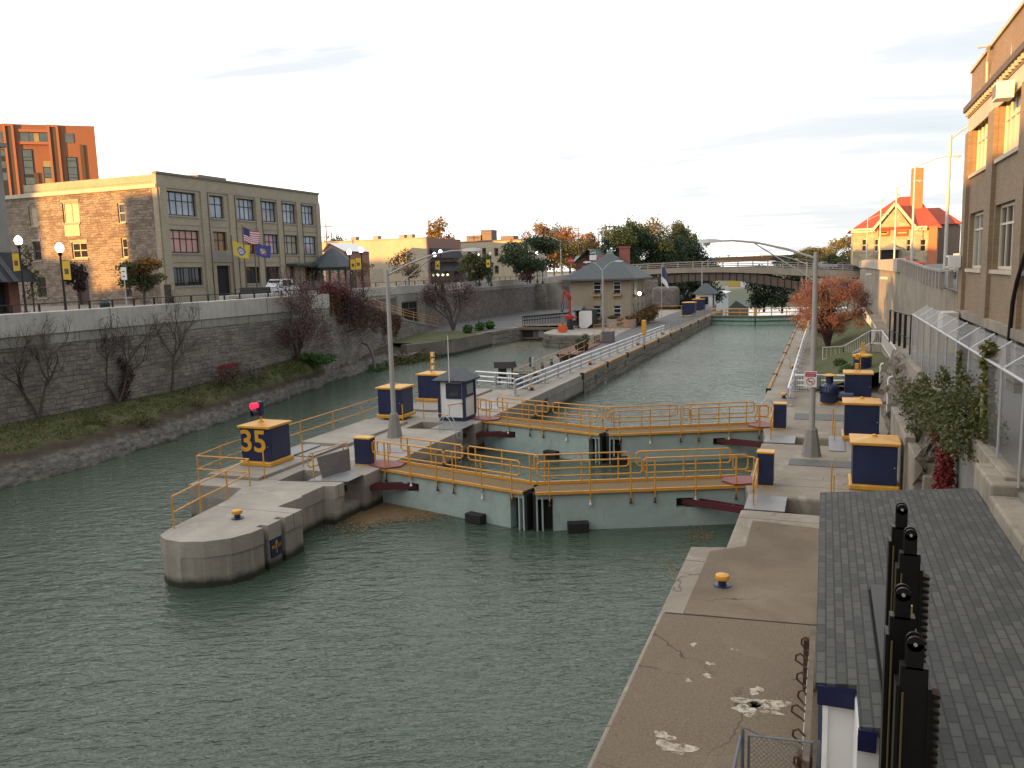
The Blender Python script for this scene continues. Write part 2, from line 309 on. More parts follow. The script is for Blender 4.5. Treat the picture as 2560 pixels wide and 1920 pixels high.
struct('road', g1, ASPH)
# ---------------------------------------------------------------- left bank: rock ledge, grass slope
GRASS = G('bank turf', .95); gg = GRASS
k = gg.mix(gg.st(gg.noise(gg.pos, .30, 5, .65, .5), .40, .62), (.070, .095, .022, 1), (.135, .115, .045, 1))
k = gg.mix(gg.ma('MULTIPLY', gg.noise(gg.pos, 7, 5, .7), .8), k, (.045, .056, .016, 1))
x, y, z = gg.xyz(); hz = gg.ma('ADD', z, gg.ma('MULTIPLY', gg.noise(gg.pos, 1.1, 5, .7), .7))
rock = gg.ramp(gg.noise(gg.sc(gg.pos, (1, 1, 2.2)), 2.1, 7, .72), [(.30, (.040, .036, .032)), (.5, (.15, .135, .115)), (.72, (.30, .275, .24))])
k = gg.mix(gg.st(hz, .12, -.22), k, rock); k = gg.mix(gg.ma('MULTIPLY', gg.st(hz, .38, .10), gg.st(hz, -.30, .02)), k, (.060, .038, .026, 1))
k = gg.mix(gg.st(hz, -1.0, -1.15), k, (.05, .045, .036, 1)); gg.bump(gg.noise(gg.pos, 5, 8, .75), 1.0, .14); GRASS = gg.out(k)
def bank_w(y): return float(np.interp(y, [-60, 25, 32, 40, 51, 63, 74, 80], [-35.0, -35.3, -35.2, -36.4, -38.8, -41.2, -42.2, -42.6]))
def bank_b(y): return float(np.interp(y, [-60, 57, 64, 70, 104], [-41.2, -41.2, -44.5, -51.4, -51.4]))
def bank_top(y): return float(np.interp(y, [30, 43, 50, 56, 66, 75, 82], [.48, .50, .85, 1.25, 1.2, .75, .45]))
ts = [0, .04, .08, .14, .22, .34, .48, .64, .82, 1.0]; zs = [-1.9, -1.35, -.9, -.50, -.15, .10, .25, .36, .44, .50]
def bank_pt(y, t):
    a, b = bank_w(y), bank_b(y); z = float(np.interp(t, ts, zs)); k = bank_top(y)-.5; return (a+(b-a)*t, y, z+k*max(0, t-.05))
rg = random.Random(5); ys = np.arange(-40, 81, .5)
P = []
for y in ys:
    wj = .30*math.sin(y*.9)*rg.random()+.22*rg.uniform(-1, 1); row_ = []
    for t in ts: q = bank_pt(y, t); row_.append((q[0]+wj*(1-t)**2, q[1]+rg.uniform(-.12, .12), q[2]+(rg.uniform(-.10, .10) if .03 < t < .9 else 0)))
    P.append(row_)
m = MB()
for i in range(len(P)-1): m.strip(P[i], P[i+1])
struct('grass_bank', m, GRASS, smooth=2)
# lawn and path beside the basin
m = MB(); L = [(-42.4, 79.6, .30), (-40.0, 84, .32), (-40.0, 92, .30), (-40.5, 97.5, .28)]; Q = [(-51.4, 79.6, .46), (-51.4, 86, .44), (-46.2, 95, .36), (-43.4, 98.5, .30)]
m.strip(L, Q); struct('lawn', m, GRASS)
m = MB().poly([(-51.45, 86, .445), (-46.2, 95, .37), (-43.4, 98.5, .31), (-41.2, 99, .31), (-39.9, 104.8, .31), (-33, 107.3, .31), (-33, 150, .33), (-51.45, 150, .45)]); struct('path', m, ASPH)
# grass blades on the bank
rg2 = np.random.default_rng(3); n = 30000; bp_ = np.array([bank_pt(y, t) for y, t in zip(rg2.uniform(10, 79, n), rg2.uniform(.24, 1, n))]); xb, yb, zb = bp_[:, 0], bp_[:, 1], bp_[:, 2]+.04
GRASSL = leafy('grass blades', [(.06, .095, .02), (.10, .115, .03), (.16, .13, .05), (.075, .105, .025)], .15)
tag(cloud('grass', np.stack([xb, yb, zb], 1), GRASSL, .17, seed=4, asp=.28), kind='stuff')
# ---------------------------------------------------------------- near left retaining wall
t = thing('retaining_wall', 'rubble stone retaining wall with pale concrete parapet above the grass bank', 'wall', (-41.6, 20, 0))
put('stonework', MB().box(-42.6, -40, -1, -41.25, 62, 4.55), STONE, t, True)
put('concrete_band', MB().box(-42.5, -40, 4.55, -41.22, 62, 5.12), BAND, t, True)
put('parapet', MB().box(-42.3, -40, 5.12, -41.13, 62, 6.38), PARA, t, True, bevel=.04)
t = thing('retaining_wall', 'long rubble stone retaining wall with concrete parapet behind the old basin', 'wall', (-51.6, 100, 0))
put('stonework', MB().box(-53, 61, -1, -51.5, 152, 4.9), STONEF, t, True)
put('concrete_band', MB().box(-52.8, 61, 4.9, -51.44, 152, 5.35), BAND, t, True)
put('parapet', MB().hexa([(-52.5, 61, 5.35), (-51.36, 61, 5.35), (-51.36, 152, 5.35), (-52.5, 152, 5.35), (-52.5, 61, 6.4), (-51.36, 61, 6.4), (-51.36, 152, 6.45), (-52.5, 152, 6.45)]), PARA, t, True, bevel=.04)
put('parapet_end', MB().hexa([(-52.3, 152, 5.2), (-51.36, 152, 5.2), (-46.2, 168, 5.9), (-47.2, 168.5, 5.9), (-52.3, 152, 6.45), (-51.36, 152, 6.45), (-46.2, 168, 7.35), (-47.2, 168.5, 7.35)]), PARA, t, True)
put('stone_end', MB().hexa([(-52.5, 152, -1), (-51.45, 152, -1), (-46.3, 168, -1), (-47.4, 168.5, -1), (-52.5, 152, 5.2), (-51.45, 152, 5.2), (-46.3, 168, 5.9), (-47.4, 168.5, 5.9)]), STONEF, t, True)
a = gx(1000, 795, -51.4); b = gx(1058, 733, -51.4); c = gx(1040, 752, -51.4)
yA, yB = a[1]-.9, b[1]; yC, yD = gx(1001, 770, -51.4)[1], gx(1041, 770, -51.4)[1]; zT = c[2]
t2 = put('doorway_surround', MB().box(-51.5, yA, 0, -51.2, yC, 5.2).box(-51.5, yD, 0, -51.2, yB, 5.2).box(-51.5, yC, zT, -51.2, yD, 5.2), BAND, t, True)
put('doorway', MB().box(-51.5, yC, 0, -51.42, yD, zT), DARK, t2, True)
fr = MB(); ym = (yC+yD)/2
for zq in (zT-.12, zT-1.0): fr.box(-51.42, yC, zq, -51.34, yD, zq+.09)
fr.box(-51.42, ym-.05, zT-1.0, -51.34, ym+.05, zT); put('transom', fr, plain('grey green frame', (.12, .14, .13)), t2, True)
# ramp down from the street with its stone side wall
rp_ = [(-41.3, 62), (-42.6, 67), (-44.6, 75), (-47.2, 88), (-49.6, 101)]; rz_ = [6.1, 5.6, 4.3, 2.3, .62]
t = thing('ramp', 'stone sided ramp with orange handrails sloping down along the far retaining wall', 'ramp', (-46, 80, 0))
m = MB(); 
for i in range(4):
    (x0, y0), (x1, y1) = rp_[i], rp_[i+1]; m.hexa([(x0, y0, -1), (-51.48, y0, -1), (-51.48, y1, -1), (x1, y1, -1), (x0, y0, rz_[i]), (-51.48, y0, rz_[i]), (-51.48, y1, rz_[i+1]), (x1, y1, rz_[i+1])])
put('side_wall', m, STONE, t, True)
m = MB(); k_ = MB()
for i in range(4):
    (x0, y0), (x1, y1) = rp_[i], rp_[i+1]; m.hexa([(x0+.06, y0, rz_[i]-.15), (-51.4, y0, rz_[i]-.15), (-51.4, y1, rz_[i+1]-.15), (x1+.06, y1, rz_[i+1]-.15), (x0+.06, y0, rz_[i]+.06), (-51.4, y0, rz_[i]+.06), (-51.4, y1, rz_[i+1]+.06), (x1+.06, y1, rz_[i+1]+.06)])
put('walkway', m, BAND, t, True)
def lerp(a, b, f): return tuple(a[i]+(b[i]-a[i])*f for i in range(len(a)))
def along(pts, step):     # evenly spaced points on a 3D polyline
    out = []; acc = 0.
    for a, b in zip(pts, pts[1:]):
        L = math.dist(a, b); d = acc
        while d < L: out.append(lerp(a, b, d/L)); d += step
        acc = d-L
    out.append(pts[-1]); return out
def up(p, h): return (p[0], p[1], p[2]+h)
def rail_parts(t, pts, hs, step, mat, r=.024, post_r=None, h=None, world=True, rname='rail', pname='post'):
    h = h or max(hs)
    for q in hs: put(rname, MB().tube([up(p, q) for p in pts], r, 6), mat, t, world, smooth=True)
    P = along(pts, step) if not isinstance(step, list) else step
    for p in P: put(pname, MB().tube([up(p, -.03), up(p, h)], post_r or r, 6), mat, t, world, smooth=True)
rl = [(x-.15, y, z+.05) for (x, y), z in zip(rp_, rz_)][1:]
rail_parts(t, rl, (.5, .85, 1.15), 4.0, RAILO, .035)
# steps by the far buttress
t = thing('stairway', 'stone buttressed stairway with orange handrails climbing the far wall', 'stairs', (-50, 140, 0))
y0 = gx(1345, 740, -51)[1]; m = MB().box(-52, y0, 0, -49.5, y0+2.2, 5.4)
put('buttress', m, ASHLAR, t, True)
m = MB()
for i in range(14): m.box(-51.4, y0+2.2+i*.62, 0, -47.6, y0+2.2+(i+1)*.62, 5.3-i*.36)
put('steps', m, BAND, t, True)
for dx_ in (-47.7, -49.6): rail_parts(t, [(dx_, y0+2.4, 5.3), (dx_, y0+11, .4)], (1.0, .55), 2.2, RAILO, .04)
one('globe_post', MB().tube([(-50.4, y0+1.2, 5.4), (-50.4, y0+1.2, 8.3)], .07, 8).lathe((-50.4, y0+1.2, 5.4), [(.2, 0), (.2, .4), (.09, .5)], 10), BLACK, 'short black post standing on the stone buttress of the far wall', 'post')
# ---------------------------------------------------------------- left lock pier
top = [(-19.62, 19.6), (-19.42, 19.05), (-18.95, 18.78), (-18.3, 18.72), (-17.6, 18.95), (-17.0, 19.45), (-16.72, 20.1), (-16.68, 20.62), (-16.98, 20.62), (-16.98, 20.86), (-16.68, 20.86), (-16.68, 21.52), (-16.98, 21.52), (-16.98, 21.74), (-16.68, 21.74), (-16.68, 22.72), (-17.75, 22.78), (-17.62, 24.1), (-17.75, 24.1), (-17.75, 25.6), (-17.30, 25.7), (-17.28, 26.3),
       (-20.0, 25.8), (-20.1, 27.65), (-17.05, 27.45), (-17.05, 36.95), (-20.2, 36.7), (-20.2, 38.6), (-17.05, 38.5), (-17.05, 47.5), (-17.05, 58.6), (-17.05, 97), (-17.05, 136), (-17.05, 150), (-32, 150), (-34.5, 112), (-33.6, 98.6), (-32.6, 96.4), (-30.6, 95.0), (-28.4, 94.8), (-26.2, 95.0), (-24.4, 96.4), (-23.0, 92), (-21.9, 82), (-21.3, 72), (-20.85, 63), (-20.1, 54), (-20.0, 50.4), (-23.55, 50.0), (-23.55, 44), (-23.2, 24.4), (-20.7, 24.5), (-20.1, 23.0)]
pier = thing('lock_pier', 'long grey concrete pier with rounded nose between the lock chamber and the old basin', 'pier', (-19, 30, 0))
put('pier_deck', MB().slab(top, [], -.52, 0, 0), CONC, pier, True, bevel=.20, seg=4)
ins = [(x+.035*(1 if x < -19 and y < 95 else -1), y) for x, y in top]
put('pier_wall', MB().slab(ins, [], -4, -.50, 0), CONCW, pier, True)
put('recess_floor', MB().box(-20.2, 25.6, -4, -17.3, 27.8, -1.05), CONCW, pier, True); put('recess_floor', MB().box(-20.3, 36.5, -4, -17.3, 38.8, -1.05), CONCW, pier, True)
put('steel_plate', MB().hexa([(-18.75, 26.02, .004), (-17.12, 26.34, .004), (-17.12, 27.44, .004), (-18.75, 27.55, .004), (-18.75, 26.02, .034), (-17.12, 26.34, .034), (-17.12, 27.44, .034), (-18.75, 27.55, .034)]), STEELPL, pier, True)
put('steel_plate', MB().box(-18.8, 36.78, .004, -17.12, 38.62, .034), STEELPL, pier, True)
for yy0, yy1 in ((25.6, 29.2), (32.0, 38.0), (41.5, 50)):
    put('plinth', MB().box(-23.3, yy0, .004, -20.75, yy1, .13), CONC, pier, True, bevel=.02)
m = MB(); m.box(-22.9, 29.6, .004, -21.3, 31.4, .06); m.box(-22.7, 29.5, .06, -21.9, 31.6, .12); m.box(-21.25, 29.6, .004, -20.95, 32, .10); put('cover_plate', m, STEELPL, pier, True)
for (x0, y0, x1, y1) in ((-19.9, 31.4, -17.5, 32.3), (-20.2, 43.0, -17.6, 44.2)): put('steel_plate', MB().box(x0, y0, .004, x1, y1, .022), STEELPL, pier, True)
put('asphalt_walk', MB().poly([(-20.0, 52.5, .006), (-18.75, 52.5, .006), (-18.6, 97, .006), (-18.2, 148, .006), (-24.2, 148, .006), (-24.0, 110, .006), (-23.3, 97, .006), (-22.6, 91, .006), (-21.2, 73, .006), (-20.75, 63, .006)]), ASPH, pier, True)
yk = 59.2; m = MB()
while yk < 133: m.ext([(-.10, -.12), (.11, -.12), (.11, .05), (.04, .09), (-.10, .09)], (-17.12, yk, 0), (-17.12, min(yk+7.3, 134), 0)); yk += 7.55
put('painted_coping', m, ROAD_Y, pier, True, bevel=.03)
for yk in np.arange(59, 134, 7.55): put('bumper', MB().box(-17.2, yk-.18, -.35, -16.93, yk-.02, .15), RUBBER, pier, True)
put('ashlar_face', MB().box(-17.2, 59.2, -3, -17.0, 134.5, -.20), ASHLAR, pier, True)
m = MB()
pp = [(-33.7, 98.6), (-32.7, 96.3), (-30.6, 94.9), (-28.4, 94.7), (-26.2, 94.9), (-24.35, 96.3)]
for (x0, y0), (x1, y1) in zip(pp, pp[1:]): m.poly([(x0, y0, -2), (x1, y1, -2), (x1, y1, -.18), (x0, y0, -.18)])
put('pier_stonework', m, ASHLAR, pier, True)
def textobj(name, s, size, mat, par, M, ext=.006, bold=.0, align='CENTER'):
    cu = bpy.data.curves.new(name, 'FONT'); cu.body = s; cu.size = size; cu.extrude = ext; cu.align_x = align; cu.align_y = 'CENTER'; cu.offset = bold; cu.resolution_u = 3
    o = bpy.data.objects.new(name, cu); dg = bpy.context.evaluated_depsgraph_get(); col.objects.link(o); dg.update()
    me = bpy.data.meshes.new_from_object(o.evaluated_get(dg)); bpy.data.objects.remove(o); me.transform(M); me.materials.clear(); me.materials.append(mat)
    q = bpy.data.objects.new(name, me); col.objects.link(q)
    if par is not None: q.parent = par; ORG[q.name] = ORG[par.name]; me.transform(Matrix.Translation(-ORG[par.name]))
    return q
def TM(p, face, tilt=0):   # text frame on a wall: face = outward heading in degrees (0 = +X, -90 = towards the viewer)
    return Matrix.Translation(p) @ Matrix.Rotation(R(face+90), 4, 'Z') @ Matrix.Rotation(R(90-tilt), 4, 'X')
t = thing('sign', 'navy sign lettered POST with an orange arrow on the nose of the pier', 'sign', (-16.68, 21.19, -.8))
put('sign_board', MB().box(-16.70, 20.92, -1.12, -16.655, 21.46, -.52), NAVY, t, True)
textobj('lettering', 'PO  ST', .17, ORANGE, t, TM((-16.653, 21.19, -.80), 0))
m = MB().box(-16.655, 21.175, -1.02, -16.648, 21.205, -.66).poly([(-16.648, 21.11, -.70), (-16.648, 21.27, -.70), (-16.648, 21.19, -.57)]); put('arrow', m, ORANGE, t, True)
for i, (yq, zz0) in enumerate(((50.2, ''), (62.6, ''), (73, ''))):
    one('depth_marker', MB().box(-17.03, yq-.22, -1.0, -16.98, yq+.22, -.45), NAVY, 'small dark blue marker plate on the %s stretch of the chamber wall' % ('nearest', 'middle', 'farthest')[i], 'marker', 'marker plates on the chamber wall')
# ---------------------------------------------------------------- right lock deck
rt = [(-3.42, -10), (-3.42, 17.85), (-3.42, 22.72), (-2.47, 22.95), (-2.42, 26.75), (.30, 26.75), (.30, 28.5), (-2.32, 28.6), (-2.5, 29.6), (-2.75, 30.6), (-2.5, 31.2), (-2.5, 37.3), (.42, 37.4), (.42, 39.0), (-2.5, 39.1), (-2.75, 41.4), (-2.55, 42.2), (-3.25, 43.2), (-3.3, 60), (-3.3, 134), (-3.3, 150), (6, 150), (6, -10)]
dk = thing('lock_deck', 'wide weathered concrete deck along the right side of the lock', 'deck', (0, 30, 0))
put('deck_top', MB().slab(rt, [], -.6, 0, 0), DECKR, dk, True, bevel=.09, seg=2)
put('deck_wall', MB().slab([(x+.03, y) for x, y in rt], [], -4, -.58, 0), CONCW, dk, True)
put('recess_floor', MB().box(-2.4, 26.4, -4, .6, 28.8, -.85), CONCW, dk, True); put('recess_floor', MB().box(-2.4, 37.2, -4, .7, 39.3, -.85), CONCW, dk, True)
put('apron', MB().poly([(-3.33, -9, .006), (-3.33, 17.88, .006), (.6, 18.25, .006), (.6, -9, .006)]), DECKB, dk, True)
put('apron', MB().poly([(-2.9, 18.02, .006), (-2.85, 22.4, .006), (-1.95, 23.1, .006), (-1.95, 25.6, .006), (.8, 25.2, .006), (.8, 18.33, .006)]), DECKM, dk, True)
put('expansion_joint', MB().poly([(-3.3, 17.9, .010), (-3.3, 17.95, .010), (.6, 18.33, .010), (.6, 18.28, .010)]), DARK, dk, True)
for q in ((-2.32, 26.72, -1.05, 28.5), (-2.42, 37.35, -1.1, 39.02)): put('steel_plate', MB().box(q[0], q[1], .004, q[2], q[3], .03), STEELPL, dk, True)
for q in ((-1.2, 33.3, 1.4, 34.4), (-1.35, 43.4, 1.3, 45.2)): put('grating', MB().box(q[0], q[1], .004, q[2], q[3], .022), plain('dark grating', (.115, .115, .108), .7, .2, .3, 20), dk, True)
for q in ((.3, 36.2, .95, 39.3),): put('steel_plate', MB().box(q[0], q[1], .004, q[2], q[3], .04), STEELPL, dk, True)
def blot(cx, cy, r0, seed, sx=1., sy=1.):
    rr_ = random.Random(seed); n_ = 40; ph = [rr_.uniform(0, 6.28) for _ in range(6)]; rad_ = lambda a: r0*(1+.28*math.sin(2*a+ph[0])+.2*math.sin(3*a+ph[1])+.14*math.sin(5*a+ph[2])+.08*math.sin(9*a+ph[3])); return [(cx+sx*rad_(2*math.pi*i/n_)*math.cos(2*math.pi*i/n_), cy+sy*rad_(2*math.pi*i/n_)*math.sin(2*math.pi*i/n_), .0105) for i in range(n_)]
g = G('old white paint', .9); k = g.mix(g.st(g.noise(g.pos, 5, 5, .7), .4, .6), (.27, .225, .165, 1), (.50, .45, .36, 1)); g.out(k); tr0 = g.n('ShaderNodeBsdfTransparent'); mx0 = g.n('ShaderNodeMixShader', {0: g.st(g.noise(g.pos, 7, 6, .75, .5), .41, .47), 1: tr0.outputs[0], 2: g.b.outputs[0]}); g.t.links.new(mx0.outputs[0], g.t.nodes['Material Output'].inputs[0]); PSP = g.m
for i, (px, py, r0, sx, sy) in enumerate(((1868, 1772, .20, 1.2, 1.0), (1905, 1760, .26, 1.5, .8), (1890, 1728, .14, .8, 1.1), (1930, 1782, .12, 1.3, .6), (1775, 1660, .10, .8, .7), (1768, 1690, .09, 1, .8), (1733, 1612, .07, 1, 1), (1835, 1625, .06, 1.3, .7), (1690, 1870, .16, 1.6, 1.2), (1660, 1840, .12, 1.4, .9), (1720, 1702, .06, 1, 1))):
    p = gz(px, py, 0); put('paint_patch', MB().poly(blot(p[0], p[1], r0, i, sx, sy)), PSP, dk, True, fix=False)
yk = 53.6
m = MB()
while yk < 133: m.ext([(-.10, -.08), (.10, -.08), (.10, .08), (-.04, .08), (-.10, .04)], (-3.22, yk, 0), (-3.22, min(yk+7.2, 134), 0)); yk += 7.4
put('painted_coping', m, ROAD_Y, dk, True, bevel=.02)
for yk in np.arange(53.4, 134, 7.4): put('bumper', MB().box(-3.36, yk-.2, -.35, -3.05, yk-.03, .13), RUBBER, dk, True)
# ---------------------------------------------------------------- mitre gates
GRATE = plain('rusty walkway grating', (.17, .115, .05), .85, .1, .7, 14)
def leaf(h, mt, label, side, strut, fend, water=-1.5):
    h = Vector((*h, 0)); mt = Vector((*mt, 0)); L = (mt-h).length; d = (mt-h)/L; n = Vector((d.y, -d.x, 0)); n = n if n.y < 0 else -n
    def q(s_, f, z): p = h+d*s_+n*f; return (p.x, p.y, z)
    def bx(m, s0, f0, z0, s1, f1, z1): return m.hexa([q(s0, f0, z0), q(s1, f0, z0), q(s1, f1, z0), q(s0, f1, z0), q(s0, f0, z1), q(s1, f0, z1), q(s1, f1, z1), q(s0, f1, z1)])
    t = thing('lock_gate', label, 'lock gate', tuple(h), group='mitre gate leaves across the lock')
    a, b = .30+strut*L, .30+strut*L+.62     # slot for the strut
    pn = MB(); bx(pn, 0, -.35, -3.4, L-.72, .42, -.98); bx(pn, 0, -.35, -.98, a, .42, -.16); bx(pn, b, -.35, -.98, L-.72, .42, -.16); bx(pn, a, -.35, -.98, b, .10, -.16); bx(pn, a, .10, -.44, b, .42, -.16); bx(pn, a, .10, -.98, b, .42, -.80)
    bx(pn, L-.72, -.35, -3.4, L-.04, .02, -.16); bx(pn, L-.72, .02, -.30, L-.04, .42, -.16)
    put('panel', pn, GATE, t, True)
    put('slot_lining', bx(MB(), a+.01, .104, -.79, b-.01, .13, -.45), DARK, t, True)
    put('end_recess', bx(MB(), L-.68, .024, -3.3, L-.10, .05, -.31), DARK, t, True)
    for s0, s1 in ((L-.72, L-.66), (L-.30, L-.24), (L-.10, L-.04)): put('end_angle', bx(MB(), s0, .03, -3.4, s1, .44, -.17), GATE, t, True)
    put('mitre_post', bx(MB(), L-.04, -.38, -3.4, L+.06, .40, -.12), RUBBER, t, True)
    put('heel_post', bx(MB(), -.22, -.30, -3.4, -.01, .30, -.1), MAROON, t, True)
    put('walkway', bx(MB(), -.35, -.52, -.06, L-.02, .50, -.005), GRATE, t, True)
    put('edge_channel', bx(MB(), 0, .50, -.11, L-.02, .56, .0), RAILO, t, True); put('toe_board', bx(MB(), .1, -.60, -.10, L-.1, -.54, .10), RAILO, t, True)
    put('hinge_plate', MB().prism([q(-.95, -.4, 0)[:2], q(.45, -.62, 0)[:2], q(.75, 0, 0)[:2], q(.45, .62, 0)[:2], q(-.75, .5, 0)[:2]], .012, .06), paint('red hinge plate', (.24, .06, .055), .6, .3), t, True)
    for f in (.53, -.57):
        for k in (0, 1):
            s0 = (-.05 if f > 0 else .25)+k*(L*.5); s1 = L*.5-.10 if k == 0 else L-.12; s1 += (.0 if f > 0 else .05); r_ = .07; z0, z1 = .58, 1.12
            loop = [q(s0, f, z0+r_), q(s0, f, z1-r_), q(s0+.05, f, z1-.03), q(s0+r_, f, z1), q(s1-r_, f, z1), q(s1-.05, f, z1-.05), q(s1, f, z1-r_), q(s1, f, z0+r_), q(s1-.05, f, z0+.05), q(s1-r_, f, z0), q(s0+r_, f, z0), q(s0+.05, f, z0+.05), q(s0, f, z0+r_)]
            put('rail', MB().tube(loop, .031, 7), RAILO, t, True, smooth=True)
            npst = 3
            for i in range(npst):
                s_ = s0+(s1-s0)*(i+.28)/(npst-.44)
                put('post', MB().tube([q(s_, f, -.34 if f > 0 else -.1), q(s_, f, z1)], .031, 7), RAILO, t, True, smooth=True)
                if f > 0: put('bracket', MB().tube([q(s_, f-.02, -.55), q(s_, f-.02, -.50), q(s_, f-.02, -.46), q(s_, f-.02, -.25), q(s_, f-.02, -.2)], [.055, .055, .028, .028, .05], 8), WHITE if i % 2 else RUST, t, True)
    for f_ in fend: put('fender', bx(MB(), f_*L-.38, .42, water+.0, f_*L+.38, .80, water+.36), RUBBER, t, True, bevel=.02)
    w0 = Vector(q((a+b)/2, .14, -.60)); w1 = Vector((h.x+(-3.0 if side < 0 else 3.0), h.y-2.35, -.62))
    sb = MB(); sb.beam(w0, w1, .28, .05)
    for o_ in (-.13, .13):
        dd = (w1-w0).normalized(); ss = Vector((dd.y, -dd.x, 0)); sb.beam(w0+ss*o_+Vector((0, 0, .0)), w1+ss*o_, .035, .24)
    for i in range(1, 8): p = w0.lerp(w1, i/8); sb.cbox((p.x, p.y, p.z+.09), (.26, .05, .05), math.atan2(dd.y, dd.x)+R(90))
    put('strut', sb, MAROON, t, True)
    return t
leaf((-17.0, 29.25), (-9.93, 27.35), 'nearer pale green lock gate leaf, the one hinged on the pier, with orange railings', -1, .16, (.70,))
leaf((-2.72, 30.35), (-9.83, 27.35), 'nearer pale green lock gate leaf, the one hinged on the right deck', 1, .21, (.80,))
leaf((-17.0, 40.15), (-9.93, 38.1), 'farther pale green lock gate leaf beside the white guard hut', -1, .17, (.62,))
leaf((-2.72, 41.35), (-9.83, 38.1), 'farther pale green lock gate leaf hinged on the right deck', 1, .22, (.93,))
# closed lower gate at the end of the chamber
LG = paint('mint green gate paint', (.36, .52, .45), .6, .3, .4)
for h_, mm, lb in (((-17.05, 134.8), (-10.2, 133.2), 'far pale green gate leaf closing the left half of the chamber end'), ((-3.3, 134.8), (-10.1, 133.2), 'far pale green gate leaf closing the right half of the chamber end')):
    t = thing('lock_gate', lb, 'lock gate', (*h_, 0), group='gates at the far end of the chamber')
    a = Vector((*h_, 0)); b = Vector((*mm, 0)); m = MB().beam(a+Vector((0, 0, -1.55)), b+Vector((0, 0, -1.55)), .7, 2.5); put('panel', m, LG, t, True)
    put('ledge', MB().beam(a+Vector((0, -.4, -.92)), b+Vector((0, -.4, -.92)), .25, .12), paint('green slime', (.05, .12, .05), .8), t, True)
    put('walkway', MB().beam(a+Vector((0, 0, -.22)), b+Vector((0, 0, -.22)), 1.3, .14), GRATE, t, True)
    for i in range(5): p = a.lerp(b, (i+.5)/5); put('stiffener', MB().box(p.x-.05, p.y-.45, -1.5, p.x+.05, p.y-.3, -.3), LG, t, True)
    for oy in (-.55, .6): rail_parts(t, [(a.x, a.y+oy, -.16), (b.x, b.y+oy, -.16)], (.55, 1.1), 2.3, RAILO, .045)
# ---------------------------------------------------------------- control cabinets
def cabinet(label, loc, s=1.5, h=1.62, knob=True, group='navy and orange control cabinets'):
    t = thing('control_cabinet', label, 'cabinet', loc, 0, group); e = s/2
    put('plinth', MB().box(-e-.06, -e-.06, 0, e+.06, e+.06, .20), ORANGE, t, bevel=.045)
    put('body', MB().box(-e+.04, -e+.04, .18, e-.04, e-.04, h), NAVY, t, bevel=.012)
    q = e+.06; m = MB().box(-q, -q, h-.02, q, q, h+.08); k = .06
    m.hexa([(-q, -q, h+.08), (q, -q, h+.08), (q, q, h+.08), (-q, q, h+.08), (-.2, -.2, h+.16), (.2, -.2, h+.16), (.2, .2, h+.16), (-.2, .2, h+.16)])
    put('lid', m, ORANGE, t, bevel=.03)
    if knob: put('vent_cap', MB().lathe((0, 0, h+.14), [(.17, 0), (.17, .03), (.09, .05), (.09, .09), (.05, .11)], 14), ORANGE, t, smooth=True)
    put('latch', MB().cbox((e-.12, -e+.03, h*.52), (.03, .03, .03)), WHITE, t)
    put('door', MB().box(-e+.16, -e+.028, .30, e-.10, -e+.039, h-.09), NAVY, t, bevel=.004); put('side_door', MB().box(e-.039, -e+.16, .30, e-.026, e-.14, h-.09), NAVY, t, bevel=.004)
    for z_ in (.5, h-.32): put('hinge', MB().box(-e+.13, -e+.02, z_, -e+.17, -e+.04, z_+.09), NAVY, t)
    return t
c35 = cabinet('navy control cabinet numbered 35 with orange lid and plinth near the pier nose', (-22.14, 27.95, .13), knob=False)
ORG[c35.name] = Vector((-22.14, 27.95, .13))
textobj('numeral', '35', 1.22, ORANGE, c35, TM((-22.2, 27.955-.75-.010, .13+1.02), -90) @ Matrix.Diagonal((1.12, 1.05, 1, 1)), .006, .025)
cabinet('navy control cabinet with orange lid behind the left lamp post on the pier', (-22.1, 39.2, .13))
cabinet('navy control cabinet carrying an orange three lamp stack beside the white guard hut', (-22.6, 44.9, .13), knob=False)
cabinet('navy control cabinet nearest on the right deck, partly hidden by the grey shingled roof', (1.75, 30.9, 0))
cabinet('navy control cabinet in the middle of the row on the right deck', (1.66, 39.5, 0))
cabinet('navy control cabinet at the back of the right deck row carrying an orange signal', (1.9, 51.0, 0), h=1.5, knob=False)
cabinet('distant navy control cabinet nearer of two beyond the lockhouse', gz(1723, 790, .1)[:2]+(.1,), 2.0, 2.1, False); cabinet('distant navy control cabinet rearmost behind its twin beyond the lockhouse', gz(1747, 779, .1)[:2]+(.1,), 2.0, 2.1, False)
RED = glow('red signal lens', (1, .03, .05), 2.2)
t = thing('signal_light', 'navy two lamp signal glowing red on top of the cabinet numbered 35', 'signal', (-22.2, 27.8, 1.9))
put('stem', MB().tube([(0, 0, 0), (0, 0, .28)], .045, 8).lathe((0, 0, 0), [(.14, 0), (.12, .05), (.05, .08)], 12), ORANGE, t)
put('housing', MB().cbox((0, 0, .58), (.22, .24, .62)), NAVY, t, bevel=.03)
for z_, mt_, nm in ((.74, RED, 'lit_lens'), (.42, BLACK, 'dark_lens')):
    put('visor', MB().tube([(-.05, -.10, z_), (-.16, -.36, z_-.02)], [.12, .14], 12, False), NAVY if z_ < .6 else glow('red lit visor', (.75, .02, .06), .8), t, smooth=True); put(nm, MB().tube([(-.055, -.12, z_), (-.06, -.14, z_)], .105, 12), mt_, t)
t = thing('signal_stack', 'orange stack of three small lamps standing on the rear left cabinet', 'signal', (-22.6, 44.7, 1.9))
put('mast', MB().tube([(0, 0, 0), (0, 0, 1.25)], .045, 6), ORANGE, t)
for i in range(3): put('lamp_head', MB().cbox((.14, -.02, .28+i*.40), (.20, .2, .30)), ORANGE, t, bevel=.02); put('lens', MB().cbox((.16, -.13, .28+i*.4), (.12, .03, .2)), WHITE, t)
